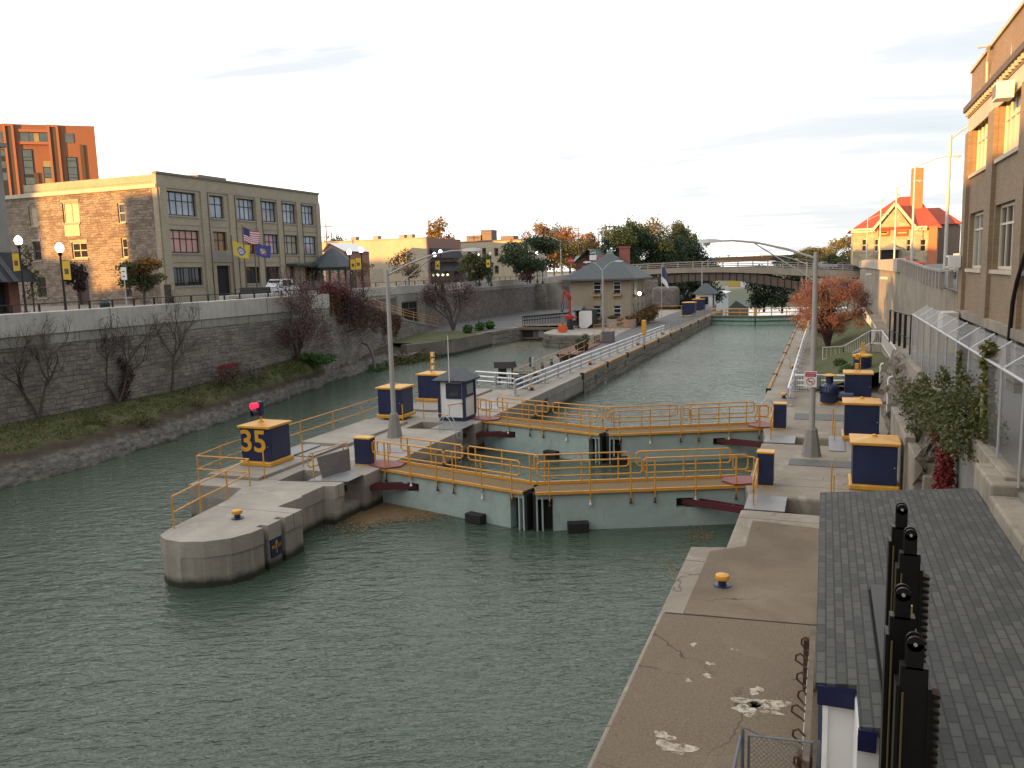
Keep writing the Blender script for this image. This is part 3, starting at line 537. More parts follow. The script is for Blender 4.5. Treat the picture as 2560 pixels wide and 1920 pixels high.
t = thing('signal_stack', 'orange signal on a thin mast above the back right cabinet', 'signal', (1.9, 50.8, 1.64))
put('mast', MB().tube([(.1, 0, 0), (.1, 0, 1.1)], .03, 6), ORANGE, t)
for i in range(2): put('lamp_head', MB().cbox((-.08, 0, .28+i*.55), (.20, .2, .32)), ORANGE, t, bevel=.02)
# small cabinets beside the gates
def smallcab(label, loc, w_, d_, h_, rz=0):
    t = thing('gate_cabinet', label, 'cabinet', loc, rz, 'small navy cabinets beside the gates')
    put('body', MB().box(-w_/2, -d_/2, .03, w_/2, d_/2, h_), NAVY, t, bevel=.015); put('lid', MB().box(-w_/2-.03, -d_/2-.03, h_, w_/2+.03, d_/2+.03, h_+.06), ORANGE, t, bevel=.01)
    put('base', MB().box(-w_/2-.03, -d_/2-.03, 0, w_/2+.03, d_/2+.03, .04), ORANGE, t); return t
smallcab('small navy cabinet with orange lid between the open hatch and the nearer gate walkway', (-18.06, 29.2, 0), .74, .5, 1.12)
smallcab('small navy cabinet on the right deck by the end of the nearer gate walkway', (-1.86, 30.05, 0), .56, .5, 1.2)
smallcab('small navy cabinet on the right deck by the end of the farther gate walkway', (-1.9, 40.9, 0), .58, .5, 1.2)
# ---------------------------------------------------------------- bollards
def bollard(label, loc, s=1.):
    t = thing('bollard', label, 'bollard', loc, 0, 'mooring bollards along the lock')
    put('foot', MB().lathe((0, 0, 0), [(.30*s, 0), (.29*s, .03*s), (.15*s, .06*s), (.14*s, .20*s), (.16*s, .22*s)], 18), NAVY, t, smooth=True)
    put('cap', MB().lathe((0, 0, 0), [(.15*s, .20*s), (.245*s, .25*s), (.26*s, .32*s), (.235*s, .40*s), (.12*s, .445*s), (.01, .45*s)], 18), ORANGE, t, smooth=True); return t
BL = [((-18.17, 21.2), 'on the rounded nose of the pier', 1.), ((-2.23, 19.95), 'on the brown right deck nearest the shingled roof', 1.), ((-18.16, 50.6), 'on the pier by the start of the silver guardrail', 1), ((-18.18, 65.2), 'on the pier beside the hooped ladder', 1),
      ((-17.9, 82.5), 'on the pier by the middle of the silver guardrail', 1), ((-17.75, 95.5), 'on the pier by the closed end of the guardrail', 1), ((-2.15, 50.3), 'on the right deck before the guardrail start', 1), ((-2.13, 64.7), 'on the right deck by the narrow coping walk', 1), ((-2.1, 79.6), 'on the right coping walk below the red tree', 1)]
for p, s_, k in BL: bollard('orange mushroom bollard '+s_, (*p, .01), k*.70)
# ---------------------------------------------------------------- orange pipe railings on the pier
def railing(label, pts, hs, step, mat, r=.028, cat='railing', group=None, **k):
    t = thing('railing', label, cat, pts[0], 0, group); rail_parts(t, pts, hs, step, mat, r, **k); return t
railing('two bar orange railing along the curved nose of the pier', [(-19.5, 19.75, 0), (-19.88, 21.4, 0), (-20.13, 23.06, 0), (-20.58, 24.85, 0)], (.52, 1.05), [(-19.5, 19.75, 0), (-19.88, 21.4, 0), (-20.13, 23.06, 0), (-20.58, 24.85, 0)], RAILO)
wr = [(-20.58, 24.9, 0), (-23.06, 24.85, 0), (-23.42, 27, .0), (-23.46, 33, .0), (-23.48, 39.6, 0), (-23.5, 43, 0), (-23.5, 49.6, 0)]
railing('long two bar orange railing on the basin side of the pier behind the cabinets', wr, (.52, 1.05), [(-23.06, 24.85, 0)]+[(-23.43, y, 0) for y in (26.6, 29.4, 32.2, 35, 37.8, 40.6, 43.4, 46.4, 49.6)], RAILO)
br = [(-20.15, 52.4, 0), (-20.75, 61, 0), (-21.2, 71, 0), (-22.4, 84, 0), (-23.4, 92.5, 0), (-24.2, 97, .1), (-23.6, 103, .1)]
railing('long thin orange railing along the basin edge of the walkway', br, (.52, 1.07), 3.3, RAILO, .022)
railing('short orange railing on the stone pier beside the walkway', [(-26.2, 96, .1), (-24.6, 97.6, .1), (-24.3, 105, .1)], (.5, 1.05), 2.2, RAILO, .03)
for lb, p in (('thin orange post beside the cabinet numbered 35', (-20.7, 25.9)), ('thin orange post between the hatch and the cabinet numbered 35', (-20.35, 28.0)), ('thin orange post standing by the lamp post foot', (-20.6, 37.2)), ('thin orange post at the corner of the second pit', (-20.55, 39.5))):
    one('chain_post', MB().tube([(p[0], p[1], 0), (p[0], p[1], 1.15)], .028, 6), RAILO, lb, 'post', 'thin orange posts on the pier', smooth=True)
for lb, p in (('thin orange post standing by the nearer right pit', (.35, 28.9)), ('shorter thin orange post beside the nearer right pit', (.42, 28.3)), ('thin orange post standing by the farther right pit', (.48, 40.0)), ('shorter thin orange post beside the farther right pit', (.55, 38.6))):
    one('chain_post', MB().tube([(p[0], p[1], 0), (p[0], p[1], 1.2 if 'shorter' not in lb else .95)], .03, 6), RAILO, lb, 'post', 'thin orange posts on the right deck', smooth=True)
def capped(label, a, b, base=0.):   # short looped guard at the gate ends
    a = Vector(a); b = Vector(b); t = thing('guard_rail', label, 'railing', tuple(a), 0, 'looped orange guards at the gate ends'); d = (b-a).normalized()
    lp = [a+Vector((0, 0, .62)), a+Vector((0, 0, .98)), a+d*.12+Vector((0, 0, 1.06)), b-d*.12+Vector((0, 0, 1.06)), b+Vector((0, 0, .98)), b+Vector((0, 0, .62)), b-d*.12+Vector((0, 0, .52)), a+d*.12+Vector((0, 0, .52)), a+Vector((0, 0, .62))]
    put('rail', MB().tube(lp, .026, 7), RAILO, t, True, smooth=True)
    for f in (.12, .88): p = a.lerp(b, f); put('post', MB().tube([p, p+Vector((0, 0, 1.06))], .026, 7), RAILO, t, True, smooth=True)
capped('looped orange guard on the pier at the start of the nearer gate walkway', (-17.6, 29.05, 0), (-16.7, 28.95, 0)); capped('looped orange guard on the pier at the start of the farther gate walkway', (-17.75, 40.4, 0), (-16.7, 40.0, 0))
capped('looped orange guard slanting along the right deck edge by the nearer gate', (-2.05, 26.9, 0), (-2.1, 29.7, 0)); capped('looped orange guard slanting along the right deck edge by the farther gate', (-2.15, 37.7, 0), (-2.2, 40.6, 0))
capped('orange loop bridging the nearer gate to the right deck', (-3.0, 30.0, 0), (-2.15, 29.75, 0)); capped('orange loop bridging the farther gate to the right deck', (-3.0, 41.1, 0), (-2.2, 40.7, 0))
capped('orange guard frame around the open steel hatch on the pier', (-18.75, 26.1, 0), (-18.45, 28.5, 0))
t = thing('hatch', 'open grey steel hatch lid leaning up beside the pit on the pier', 'hatch', (-18.3, 27.2, 0))
put('lid', MB().hexa([(-18.42, 26.5, .03), (-18.38, 26.5, .0), (-18.1, 28.1, .0), (-18.14, 28.1, .03), (-18.62, 26.5, .85), (-18.58, 26.5, .87), (-18.22, 28.25, .87), (-18.26, 28.25, .85)]), plain('hatch steel', (.16, .15, .14), .6, .3, .2), t, True)
one('hand_rail', MB().tube([(-19.3, 38.85, .45), (-18.5, 38.3, .45), (-18.4, 38.3, .55), (-18.4, 38.3, .95), (-18.5, 38.3, 1.0), (-17.95, 39.3, 1.0)], .025, 6), RAILO, 'bent orange hand rail fixed to the white guard hut', 'railing', smooth=True)
def hoop(label, a, d, mat=GALV, h=.85):
    t = thing('ladder', label, 'ladder', (*a, 0), 0, 'hooped ladder tops along the chamber')
    for s_ in (-.2, .2):
        x, y = a[0], a[1]+s_; put('hoop', MB().tube([(x-d*.62, y, 0), (x-d*.62, y, h*.72), (x-d*.5, y, h*.93), (x-d*.3, y, h), (x-d*.1, y, h*.85), (x+d*.28, y, .05), (x+d*.32, y, -.3), (x+d*.32, y, -1.6)], .024, 7), mat, t, True, smooth=True)
    for k in range(5): put('rung', MB().tube([(a[0]+d*.32, a[1]-.2, -.3-k*.3), (a[0]+d*.32, a[1]+.2, -.3-k*.3)], .018, 6), mat, t, True)
hoop('grey hooped ladder beside the second pit on the pier', (-17.3, 36.3), 1); hoop('grey hooped ladder beside a bollard halfway along the pier', (-17.3, 65.6), 1); hoop('grey hooped ladder by the right end of the farther gate', (-3.0, 44.2), -1); hoop('grey hooped ladder halfway along the right coping walk', (-3.0, 65.2), -1)
# ---------------------------------------------------------------- guard hut
t = thing('guard_hut', 'small white guard hut with navy trim and grey hipped roof on the pier', 'hut', (-18.7, 39.9, 0))
x0, x1, y0, y1, h_ = -19.38, -17.92, 39.15, 40.55, 2.25
put('wall', MB().box(x0, y0, .18, x1, y1, h_), WHITE, t, True); put('base_trim', MB().box(x0-.03, y0-.03, 0, x1+.03, y1+.03, .2), NAVY, t, True)
for cx in (x0, x1):
    for cy in (y0, y1): put('corner_trim', MB().box(cx-.07, cy-.07, .2, cx+.07, cy+.07, h_), NAVY, t, True)
for fx in (0, 1):
    if fx == 0: a = MB().box(x0+.42, y0-.05, 1.22, x1-.12, y0-.003, 2.05); b = MB().box(x0+.60, y0-.06, 1.36, x1-.30, y0-.04, 1.92)
    else: a = MB().box(x1+.003, y0+.14, 1.28, x1+.05, y1-.20, 2.08); b = MB().box(x1+.04, y0+.28, 1.42, x1+.06, y1-.32, 1.98)
    wf = put('window_frame', a, NAVY, t, True); put('pane', b, GLASSD if fx == 0 else GLASSB, wf, True)
cx, cy, e = (x0+x1)/2, (y0+y1)/2, 1.02
put('roof', MB().hexa([(cx-e, cy-e, h_-.02), (cx+e, cy-e, h_-.02), (cx+e, cy+e, h_-.02), (cx-e, cy+e, h_-.02), (cx-.05, cy-.05, h_+.62), (cx+.05, cy-.05, h_+.62), (cx+.05, cy+.05, h_+.62), (cx-.05, cy+.05, h_+.62)]), GREYROOF, t, True)
put('eave', MB().box(cx-e+.04, cy-e+.04, h_-.10, cx+e-.04, cy+e-.04, h_-.02), NAVY, t, True)
put('antenna', MB().tube([(cx+.05, cy-1.0, h_-.1), (cx+.05, cy-1.0, h_+2.4)], [.03, .015], 6), WHITE, t, True)
# ---------------------------------------------------------------- street lamps with arms
def cobra(label, loc, arms, h=8.6, mat=POLE, r=.13, sleeve=True, rise=1.0, group='tall arm lamps around the lock', brace=True, name='street_lamp'):
    t = thing(name, label, 'street lamp', loc, 0, group)
    put('pole', MB().tube([(0, 0, 0), (0, 0, h*.55), (0, 0, h)], [r, r*.88, r*.72], 10), mat, t, smooth=True)
    if sleeve: put('base_sleeve', MB().tube([(0, 0, 0), (0, 0, .1), (0, 0, 1.12), (0, 0, 1.2)], [.40, .38, .22, .16], 8), plain('sleeve', (.22, .21, .195), .7, .1), t)
    for L, az, rs in arms:
        ca, sa = math.cos(R(az)), math.sin(R(az)); q = lambda s_, z: (ca*s_, sa*s_, z)
        put('arm', MB().tube([q(0, h-.25), q(L*.3, h-.25+rs*.50), q(L*.6, h-.25+rs*.85), q(L*.85, h-.25+rs), q(L, h-.25+rs)], [.055, .05, .045, .04, .035], 7), mat, t, smooth=True)
        if brace: put('brace', MB().tube([q(0, h-1.15), q(L*.62, h-.28+rs*.85)], .03, 6), mat, t, smooth=True)
        m = MB(); k = []
        for s_, w_, zt, zb in ((L-.05, .06, .05, -.03), (L+.15, .12, .09, -.05), (L+.45, .17, .11, -.06), (L+.75, .15, .07, -.06), (L+.9, .05, .02, -.03)):
            z = h-.25+rs; k.append([(ca*s_-sa*y_*w_, sa*s_+ca*y_*w_, z+(zt if up_ else zb)) for y_, up_ in ((-1, 0), (-.8, 1), (.8, 1), (1, 0))])
        for A, B in zip(k, k[1:]): m.strip(A+[A[0]], B+[B[0]])
        m.poly(k[0]); m.poly(k[-1]); put('lamp_head', m, plain('lamp head grey', (.50, .50, .49), .45, .2), t, smooth=True)
        put('lens', MB().ball(q(L+.52, h-.25+rs-.06), .15, 8, .8), glass('lamp lens', (.5, .5, .48), .15), t, smooth=True)
    return t
cobra('tall grey lamp on the pier with its arm to the right', (-19.65, 34.6, 0), [(3.9, 6, 1.05)], 8.15)
cobra('tall grey lamp on the right deck carrying the no smoking sign', (-.38, 35.2, 0), [(3.9, 172, .85)], 8.35)
cobra('tall grey lamp with two arms beside the walkway before the lockhouse', (-22.7, 87.0, 0), [(1.4, 10, 1.0), (1.4, 170, 1.0)], 7.9, brace=False)
cobra('distant grey arm lamp near the white hut beyond the lockhouse', (-20.4, 147.5, 0), [(4.2, 20, 1.2)], 8.6, sleeve=False)
# no smoking sign on the right lamp
SR = plain('sign red', (.42, .05, .06), .5); t = thing('sign', 'white NO SMOKING sign with red panel on the right lamp post', 'sign', (-.42, 35.0, 4.2))
sx, sy = -.47, 34.98; d0 = gd(2012, 926, 36)
sz = gy(2029, 948, sy)[2]
put('sign_board', MB().box(sx-.24, sy-.012, sz-.33, sx+.24, sy+.012, sz+.33), WHITE, t, True); put('red_panel', MB().box(sx-.21, sy-.017, sz+.10, sx+.21, sy-.013, sz+.29), SR, t, True)
textobj('lettering', 'NO SMOKING', .062, WHITE, t, TM((sx, sy-.019, sz+.225), -90), .001); textobj('lettering', 'IN THIS AREA', .045, WHITE, t, TM((sx, sy-.019, sz+.145), -90), .001)
m = MB(); N = 28
for i in range(N):
    a0, a1 = 2*math.pi*i/N, 2*math.pi*(i+1)/N; P_ = [(sx+r_*math.cos(a), sy-.016, sz-.10+r_*math.sin(a)) for a, r_ in ((a0, .165), (a1, .165), (a1, .135), (a0, .135))]; m.poly(P_)
put('prohibition_ring', m, SR, t, True, fix=False); put('slash', MB().beam((sx-.105, sy-.017, sz+.005), (sx+.105, sy-.017, sz-.205), .006, .03), SR, t, True)
put('cigarette', MB().box(sx-.09, sy-.0155, sz-.12, sx+.09, sy-.013, sz-.09), BLACK, t, True)
# ---------------------------------------------------------------- silver guardrails
def guard(label, pts, step, mat=ALU, hs=(.36, .68, 1.0), r=.062):
    t = thing('guardrail', label, 'guardrail', pts[0], 0, 'silver guardrails along the lock')
    for q in hs: put('rail', MB().tube([up(p, q) for p in pts], r, 8), mat, t, True, smooth=True)
    P = along(pts, step)
    for p in P: put('post', MB().box(p[0]-.05, p[1]-.12, .02, p[0]+.05, p[1]+.12, max(hs)-.02).box(p[0]-.2, p[1]-.22, 0, p[0]+.2, p[1]+.22, .06), GALV, t, True)
    return t
guard('three bar silver guardrail along the pier walkway', [(-18.4, 48.1, 0), (-18.32, 62, 0), (-18.05, 80, 0), (-17.85, 97, 0)], 2.95)
guard('short three bar silver guardrail across the pier behind the guard hut', [(-22.8, 52.0, 0), (-19.9, 51.2, 0), (-19.3, 51.1, 0)], 1.75)
guard('three bar silver guardrail along the right coping walk', [(-1.8, 47.6, 0), (-1.78, 80, 0), (-1.7, 110, 0), (-1.65, 132, 0)], 2.95)
guard('short silver guardrail across the right deck behind the motor', [(-1.6, 53.2, 0), (1.35, 53.5, 0)], 1.45)
DKG = plain('dark grey rail', (.20, .20, .20), .5, .4)
guard('grey barred guardrail along the far end of the pier', [(-17.75, 99.8, 0), (-17.7, 120, 0), (-17.8, 146, 0)], 1.6, DKG, (.2, .4, .6, .8, 1.05), .035)
# ---------------------------------------------------------------- walls with real openings
def wallmap(ax, c, inw): return (lambda u, z, d=0.: (c+inw*d, u, z)) if ax == 'x' else (lambda u, z, d=0.: (u, c+inw*d, z))
def wall(m, ax, c, inw, outer, holes, depth=.22):
    f = wallmap(ax, c, inw); loops = [outer]+[[(a, z0), (b, z0), (b, z1), (a, z1)] for a, b, z0, z1 in holes]; k = len(m.v); pts = [p for l in loops for p in l]
    m.v += [f(u, z) for u, z in pts]
    for t_ in tessellate_polygon([[Vector((u, z, 0)) for u, z in l] for l in loops]): m.f.append(tuple(k+i for i in t_))
    for l in loops[1:]:
        for i in range(4): a, b = l[i], l[(i+1) % 4]; m.poly([f(*a), f(*b), f(*b, depth), f(*a, depth)])
    return m
def fbox(m, f, u0, u1, z0, z1, d0, d1):
    return m.hexa([f(u0, z0, d0), f(u1, z0, d0), f(u1, z0, d1), f(u0, z0, d1), f(u0, z1, d0), f(u1, z1, d0), f(u1, z1, d1), f(u0, z1, d1)])
def window(t, ax, c, inw, h, fm, pm, nx=2, nz=2, depth=.22, w=.09, sill=None, rows=None, head=None, lab=None):
    u0, u1, z0, z1 = h; u0, u1 = min(u0, u1), max(u0, u1); f = wallmap(ax, c, inw); m = MB(); d0, d1 = depth-.10, depth-.005; e = .004
    fbox(m, f, u0+e, u0+w, z0+e, z1-e, d0, d1); fbox(m, f, u1-w, u1-e, z0+e, z1-e, d0, d1); fbox(m, f, u0+w, u1-w, z0+e, z0+w, d0, d1); fbox(m, f, u0+w, u1-w, z1-w, z1-e, d0, d1)
    for i in range(1, nx): u = u0+(u1-u0)*i/nx; fbox(m, f, u-w*.35, u+w*.35, z0+w, z1-w, d0+.02, d1)
    for q in (rows or [i/nz for i in range(1, nz)]): z = z0+(z1-z0)*q; fbox(m, f, u0+w, u1-w, z-w*.35, z+w*.35, d0+.015, d1)
    o = put('window', m, fm, t, True, label=lab); put('pane', fbox(MB(), f, u0+w*.5, u1-w*.5, z0+w*.5, z1-w*.5, depth-.03, depth-.006), pm, o, True)
    if sill: put('sill', fbox(MB(), f, u0-.1, u1+.1, z0-.16, z0-.005, -.10, depth-.02), sill, o, True)
    if head: put('lintel', fbox(MB(), f, u0-.12, u1+.12, z1+.005, z1+.24, -.06, .02), head, o, True)
    return o
# ---------------------------------------------------------------- terrace, rock and walls at the right
TERR = concrete('terrace paving', (.20, .195, .185), .25, 0, grain=.3)
m = MB().prism([(3.75, 17.5), (12, 17.5), (12, 46), (3.75, 46)], -2, 3.22); t = thing('terrace', 'grey paved terrace behind the chain link fence', 'terrace', (6, 30, 0)); put('paving', m, TERR, t, True)
put('kerb', MB().box(3.58, 19, 2.7, 3.92, 41.4, 3.42), CONCB, t, True, bevel=.03)
ROCK = G('grey broken rock', .95); gg = ROCK
k = gg.ramp(gg.noise(gg.sc(gg.pos, (1.2, 1.2, 2.)), 1.7, 8, .7, .6), [(.28, (.035, .030, .025)), (.45, (.15, .125, .10)), (.6, (.24, .205, .17)), (.75, (.36, .32, .27))]); k = gg.mix(gg.ma('MULTIPLY', gg.st(gg.noise(gg.pos, .9, 5, .7), .55, .66), .75), k, (.055, .065, .02, 1)); gg.bump(gg.noise(gg.pos, 4, 8, .75), 1.0, .12); ROCK = gg.out(k)
def roughsheet(name, fn, nu, nv, mat, amp, seed, label, cat, par=None):
    r = random.Random(seed); rows = []
    for i in range(nu+1): rows.append([tuple(np.array(fn(i/nu, j/nv))+np.array([r.gauss(0, amp), r.gauss(0, amp), r.gauss(0, amp*.8)])*(0 if j in (0, nv) else 1)) for j in range(nv+1)])
    m = MB()
    for a, b in zip(rows, rows[1:]): m.strip(a, b)
    o = put(name, m, mat, par, par is not None)
    return tag(o, label, cat) if par is None else o
def rk(u, v):    # v: 0 deck .. 1 fence kerb
    y = 27.6+19.5*u; x = np.interp(v, [0, .12, .45, .7, 1], [2.95, 3.0, 3.05, 3.3, 3.65]); z = np.interp(v, [0, .12, .45, .7, 1], [-.1, .5, 2.0, 2.35, 3.3]); return (x+.25*math.sin(u*17)*(v < .9)*v, y, z)
roughsheet('rock_outcrop', rk, 40, 14, ROCK, .13, 3, 'broken rock face rising from the right deck to the fence kerb', 'rock')
roughsheet('rock_outcrop', lambda u, v: (2.9+1.15*u, 27.7-.35*math.sin(v*3)-.2*u, -.05+v*(2.1+1.2*u)), 10, 12, ROCK, .12, 8, 'jagged broken rock end facing the shingled roof', 'rock')
t = thing('retaining_wall', 'low stained concrete wall behind the navy cabinets on the right', 'wall', (2.75, 33, 0))
put('wall', MB().box(2.66, 30.2, 0, 3.02, 36.6, 1.95).box(2.75, 27.9, 0, 3.1, 30.2, 1.78), CONCB, t, True, bevel=.04)
put('buttress', MB().box(2.95, 27.2, 0, 3.5, 27.8, 1.35), CONCB, t, True, bevel=.05)
# abutment wall beside the shingled roof
t = thing('abutment', 'big weathered concrete block wall along the right side of the shingled roof', 'wall', (3.6, 15, 0))
put('block', MB().box(3.24, 9.2, -.5, 4.6, 18.6, 3.12), CONCB, t, True, bevel=.05); put('upper_block', MB().box(3.27, 18.62, -.5, 4.55, 20.6, 3.34), CONCB, t, True, bevel=.05)
# chain link fence
g = G('chain link mesh', .5, .6); x, y, z = g.xyz(); s_ = .075
u = g.ma('ADD', x, y); a = g.ma('LESS_THAN', g.ma('FRACT', g.ma('DIVIDE', g.ma('ADD', u, z), s_)), .16); b = g.ma('LESS_THAN', g.ma('FRACT', g.ma('DIVIDE', g.ma('SUBTRACT', u, z), s_)), .16)
f_ = g.ma('MAXIMUM', a, b); g.out((.33, .335, .34)); tr = g.n('ShaderNodeBsdfTransparent'); mx = g.n('ShaderNodeMixShader', {0: f_, 1: tr.outputs[0], 2: g.b.outputs[0]}); g.t.links.new(mx.outputs[0], g.t.nodes['Material Output'].inputs[0]); LINK = g.m
t = thing('chain_link_fence', 'tall chain link fence with angled outriggers along the right terrace', 'fence', (3.75, 30, 3.3))
put('top_rail', MB().tube([(3.76, 18.6, 5.46), (3.76, 41.2, 5.46)], .035, 8), GALV, t, True, smooth=True); put('wire_mesh', MB().poly([(3.76, 18.6, 3.42), (3.76, 41.2, 3.42), (3.76, 41.2, 5.44), (3.76, 18.6, 5.44)]), LINK, t, True)
for i, yq in enumerate(np.linspace(41.2, 18.6, 11)):
    put('post', MB().tube([(3.76, yq, 3.3), (3.76, yq, 5.5)], .032, 8), GALV, t, True, smooth=True); put('outrigger', MB().tube([(3.76, yq, 5.46), (4.35, yq, 5.88)], .024, 6), GALV, t, True)
put('angled_mesh', MB().poly([(3.78, 18.6, 5.48), (3.78, 41.2, 5.48), (4.33, 41.2, 5.86), (4.33, 18.6, 5.86)]), LINK, t, True)
t = thing('fence_gate', 'small black barred fence panel at the far end of the chain link fence', 'gate', (3.4, 42, 3.4))
put('frame', MB().tube([(3.05, 44.5, 3.9), (3.05, 44.5, 5.5), (3.72, 41.4, 5.4), (3.72, 41.4, 3.6)], .04, 6).tube([(3.05, 44.5, 4.5), (3.72, 41.4, 4.35)], .03, 6), BLACK, t, True)
for i in range(1, 4): a = i/4; put('bar', MB().box(3.05+.67*a-.06, 44.5-3.1*a-.06, 3.9-.1*a, 3.05+.67*a+.06, 44.5-3.1*a+.06, 5.45-.08*a), BLACK, t, True)
# ---------------------------------------------------------------- curved concrete retaining wall with the street on top
Wp = [gd(2398, 721, 45.5), gd(2352, 722, 48), gd(2317, 711, 53), gd(2284, 695, 59), gd(2249, 679, 68), gd(2244, 677, 71), gd(2207, 673, 90), gd(2166, 668, 116), gd(2150, 668, 140)]
t = thing('retaining_wall', 'tall curved concrete retaining wall carrying the street on the right', 'wall', Wp[3]); m = MB(); tk = .5
for a, b in zip(Wp, Wp[1:]):
    m.hexa([(a[0], a[1], -.3), (a[0]+tk, a[1]+.1, -.3), (b[0]+tk, b[1]+.1, -.3), (b[0], b[1], -.3), a, (a[0]+tk, a[1]+.1, a[2]), (b[0]+tk, b[1]+.1, b[2]), b])
put('wall', m, CONCB, t, True)
m = MB()
for a, b in zip(Wp[4:], Wp[5:]):
    hgt_ = 1.05; o_ = .22
    m.hexa([(a[0]-o_, a[1]-.05, a[2]-.05), (a[0]+tk, a[1]+.1, a[2]-.05), (b[0]+tk, b[1]+.1, b[2]-.05), (b[0]-o_, b[1]-.05, b[2]-.05), (a[0]-o_, a[1]-.05, a[2]+hgt_), (a[0]+tk, a[1]+.1, a[2]+hgt_), (b[0]+tk, b[1]+.1, b[2]+hgt_), (b[0]-o_, b[1]-.05, b[2]+hgt_)])
put('parapet', m, concrete('street parapet', (.42, .37, .30), .2, .5), t, True)
PICK = concrete('fence concrete', (.31, .275, .24), .2, 0)
for a, b in zip(Wp[:4], Wp[1:5]): put('rail', MB().beam(up(a, 1.05), up(b, 1.05), .18, .14), PICK, t, True)
for p in along(Wp[:5], 1.25): put('post', MB().box(p[0]-.14, p[1]-.16, p[2], p[0]+.14, p[1]+.16, p[2]+1.0), PICK, t, True)
for px in ((2180, 685), (2219, 695)):
    q = gd(*px, 98 if px[0] < 2200 else 76); one('wall_light', MB().cbox((q[0]-.35, q[1], q[2]), (.6, .9, .22)), paint('pale light housing', (.8, .72, .6), .5), 'pale box light fixed %s on the curved concrete wall' % ('farther' if px[0] < 2200 else 'nearer'), 'wall light', 'lights on the concrete wall')
# garden bed, stairs and white railing
m = MB(); r = random.Random(9); rows = []
for i in range(34):
    y = 53+i*2.0; xr_ = float(np.interp(y, [53, 60, 90, 125], [3.6, 4.3, 4.6, 6.0])); rows.append([(x_, y, z_+(r.uniform(-.1, .1))) for x_, z_ in ((-.75, .02), (.2, .35), (1.3, .75), (2.4, 1.1), (xr_, 1.5))])
for a, b in zip(rows, rows[1:]): m.strip(a, b)
struct('garden_bed', m, GRASS, smooth=2)
lz = 1.62
A0, A1 = gz(2056, 900, .25), gz(2108, 897, .3); pA = (A0[0], A0[1], .2); pB = (A1[0], A1[1], .25); D1 = 60.; pC = gd(2176, 862, D1); pD = gd(2203, 862, D1-1); pE = gd(2246, 928, 48); pF = gd(2190, 850, 74); pG = gd(2156, 786, 95)
t = thing('stairway', 'concrete stairs and raised walk with white picket railing below the curved wall', 'stairs', pB)
m = MB(); ns = 9
for i in range(ns):
    a = lerp(pB, pC, i/ns); b = lerp(pB, pC, (i+1)/ns); m.hexa([(a[0], a[1]-.1, -.2), (b[0], b[1]-.1, -.2), (b[0]+.3, b[1]+1.6, -.2), (a[0]+.3, a[1]+1.6, -.2), (a[0], a[1]-.1, b[2]), (b[0], b[1]-.1, b[2]), (b[0]+.3, b[1]+1.6, b[2]), (a[0]+.3, a[1]+1.6, b[2])])
put('steps', m, CONCB, t, True)
wk = [(pE[0]+.02, pE[1]), (pD[0]+.02, pD[1]), (pC[0]+.02, pC[1]), (pF[0]+.02, pF[1]), (pG[0]+.02, pG[1])]
m = MB()
for (a, za), (b, zb_) in zip(zip(wk, (pE[2], pD[2], pC[2], pF[2], pG[2])), list(zip(wk, (pE[2], pD[2], pC[2], pF[2], pG[2])))[1:]):
    ea, eb = a[0]+2.3, b[0]+2.3
    m.hexa([(a[0], a[1], -.2), (ea, a[1], -.2), (eb, b[1], -.2), (b[0], b[1], -.2), (a[0], a[1], za), (ea, a[1], za), (eb, b[1], zb_), (b[0], b[1], zb_)])
put('raised_walk', m, CONCB, t, True)
def picket(t, a, b, h=1.05, step=.15, mat=WHITE):
    put('rail', MB().tube([up(a, h), up(b, h)], .035, 6), mat, t, True); put('rail', MB().tube([up(a, .12), up(b, .12)], .03, 6), mat, t, True)
    L = math.dist(a, b); n = max(3, int(L/step)); m = MB()
    for i in range(n+1): p = lerp(a, b, i/n); w_ = .028 if i in (0, n) else .011; m.box(p[0]-w_, p[1]-w_, p[2]+(0 if i in (0, n) else .12), p[0]+w_, p[1]+w_, p[2]+h)
    put('pickets', m, mat, t, True)
PW = plain('white picket paint', (.62, .60, .58), .5)
for a, b in ((pA, pB), (pB, pC), (pC, pD), (pD, pE), (pC, pF), (pF, pG)): picket(t, a, b, 1.05, .16 if a[1] < 66 else .3, PW)
# black gate and bin behind the sign
t = thing('fence_gate', 'low black barred gate beside the end of the silver guardrail', 'gate', (-1.2, 53.3, 0))
gm = MB(); y0 = 53.2
for z_ in (.08, 1.0): gm.box(-1.5, y0, z_, .0, y0+.03, z_+.035)
for i in range(11): gm.box(-1.5+i*.15, y0, .1, -1.48+i*.15, y0+.025, 1.0)
put('bars', gm, BLACK, t, True); put('sign_plate', MB().box(-.7, y0-.02, .3, -.15, y0-.005, .9), plain('dull plate', (.15, .15, .14), .6), t, True)
# gate motor
t = thing('gate_motor', 'navy ribbed gate motor with mushroom cap and long casing on an orange base', 'motor', (.25, 48.6, 0))
put('base', MB().box(-.35, -.3, 0, .55, .4, .14).box(.55, -.15, 0, 1.2, .3, .14), ORANGE, t, bevel=.02)
put('drum', MB().lathe((.1, 0, .12), [(.48, 0), (.48, .55), (.52, .60), (.50, .8), (.34, 1.02), (.2, 1.1), (.2, 1.5)], 22), NAVY, t, smooth=True); m = MB()
for i in range(20): a = 2*math.pi*i/20; m.cbox((.1+.49*math.cos(a), .49*math.sin(a), .83), (.08, .03, .42), a)
put('ribs', m, NAVY, t); put('cap', MB().lathe((.1, 0, 1.6), [(.2, 0), (.36, .02), (.36, .06), (.1, .13)], 18), ORANGE, t, smooth=True); put('casing', MB().tube([(.5, .05, .42), (1.35, .05, .42)], .24, 14), NAVY, t, smooth=True)
t = thing('drum_cabinet', 'round navy drum with orange lid and signal behind the cabinet row', 'drum', (2.35, 56.5, 0))
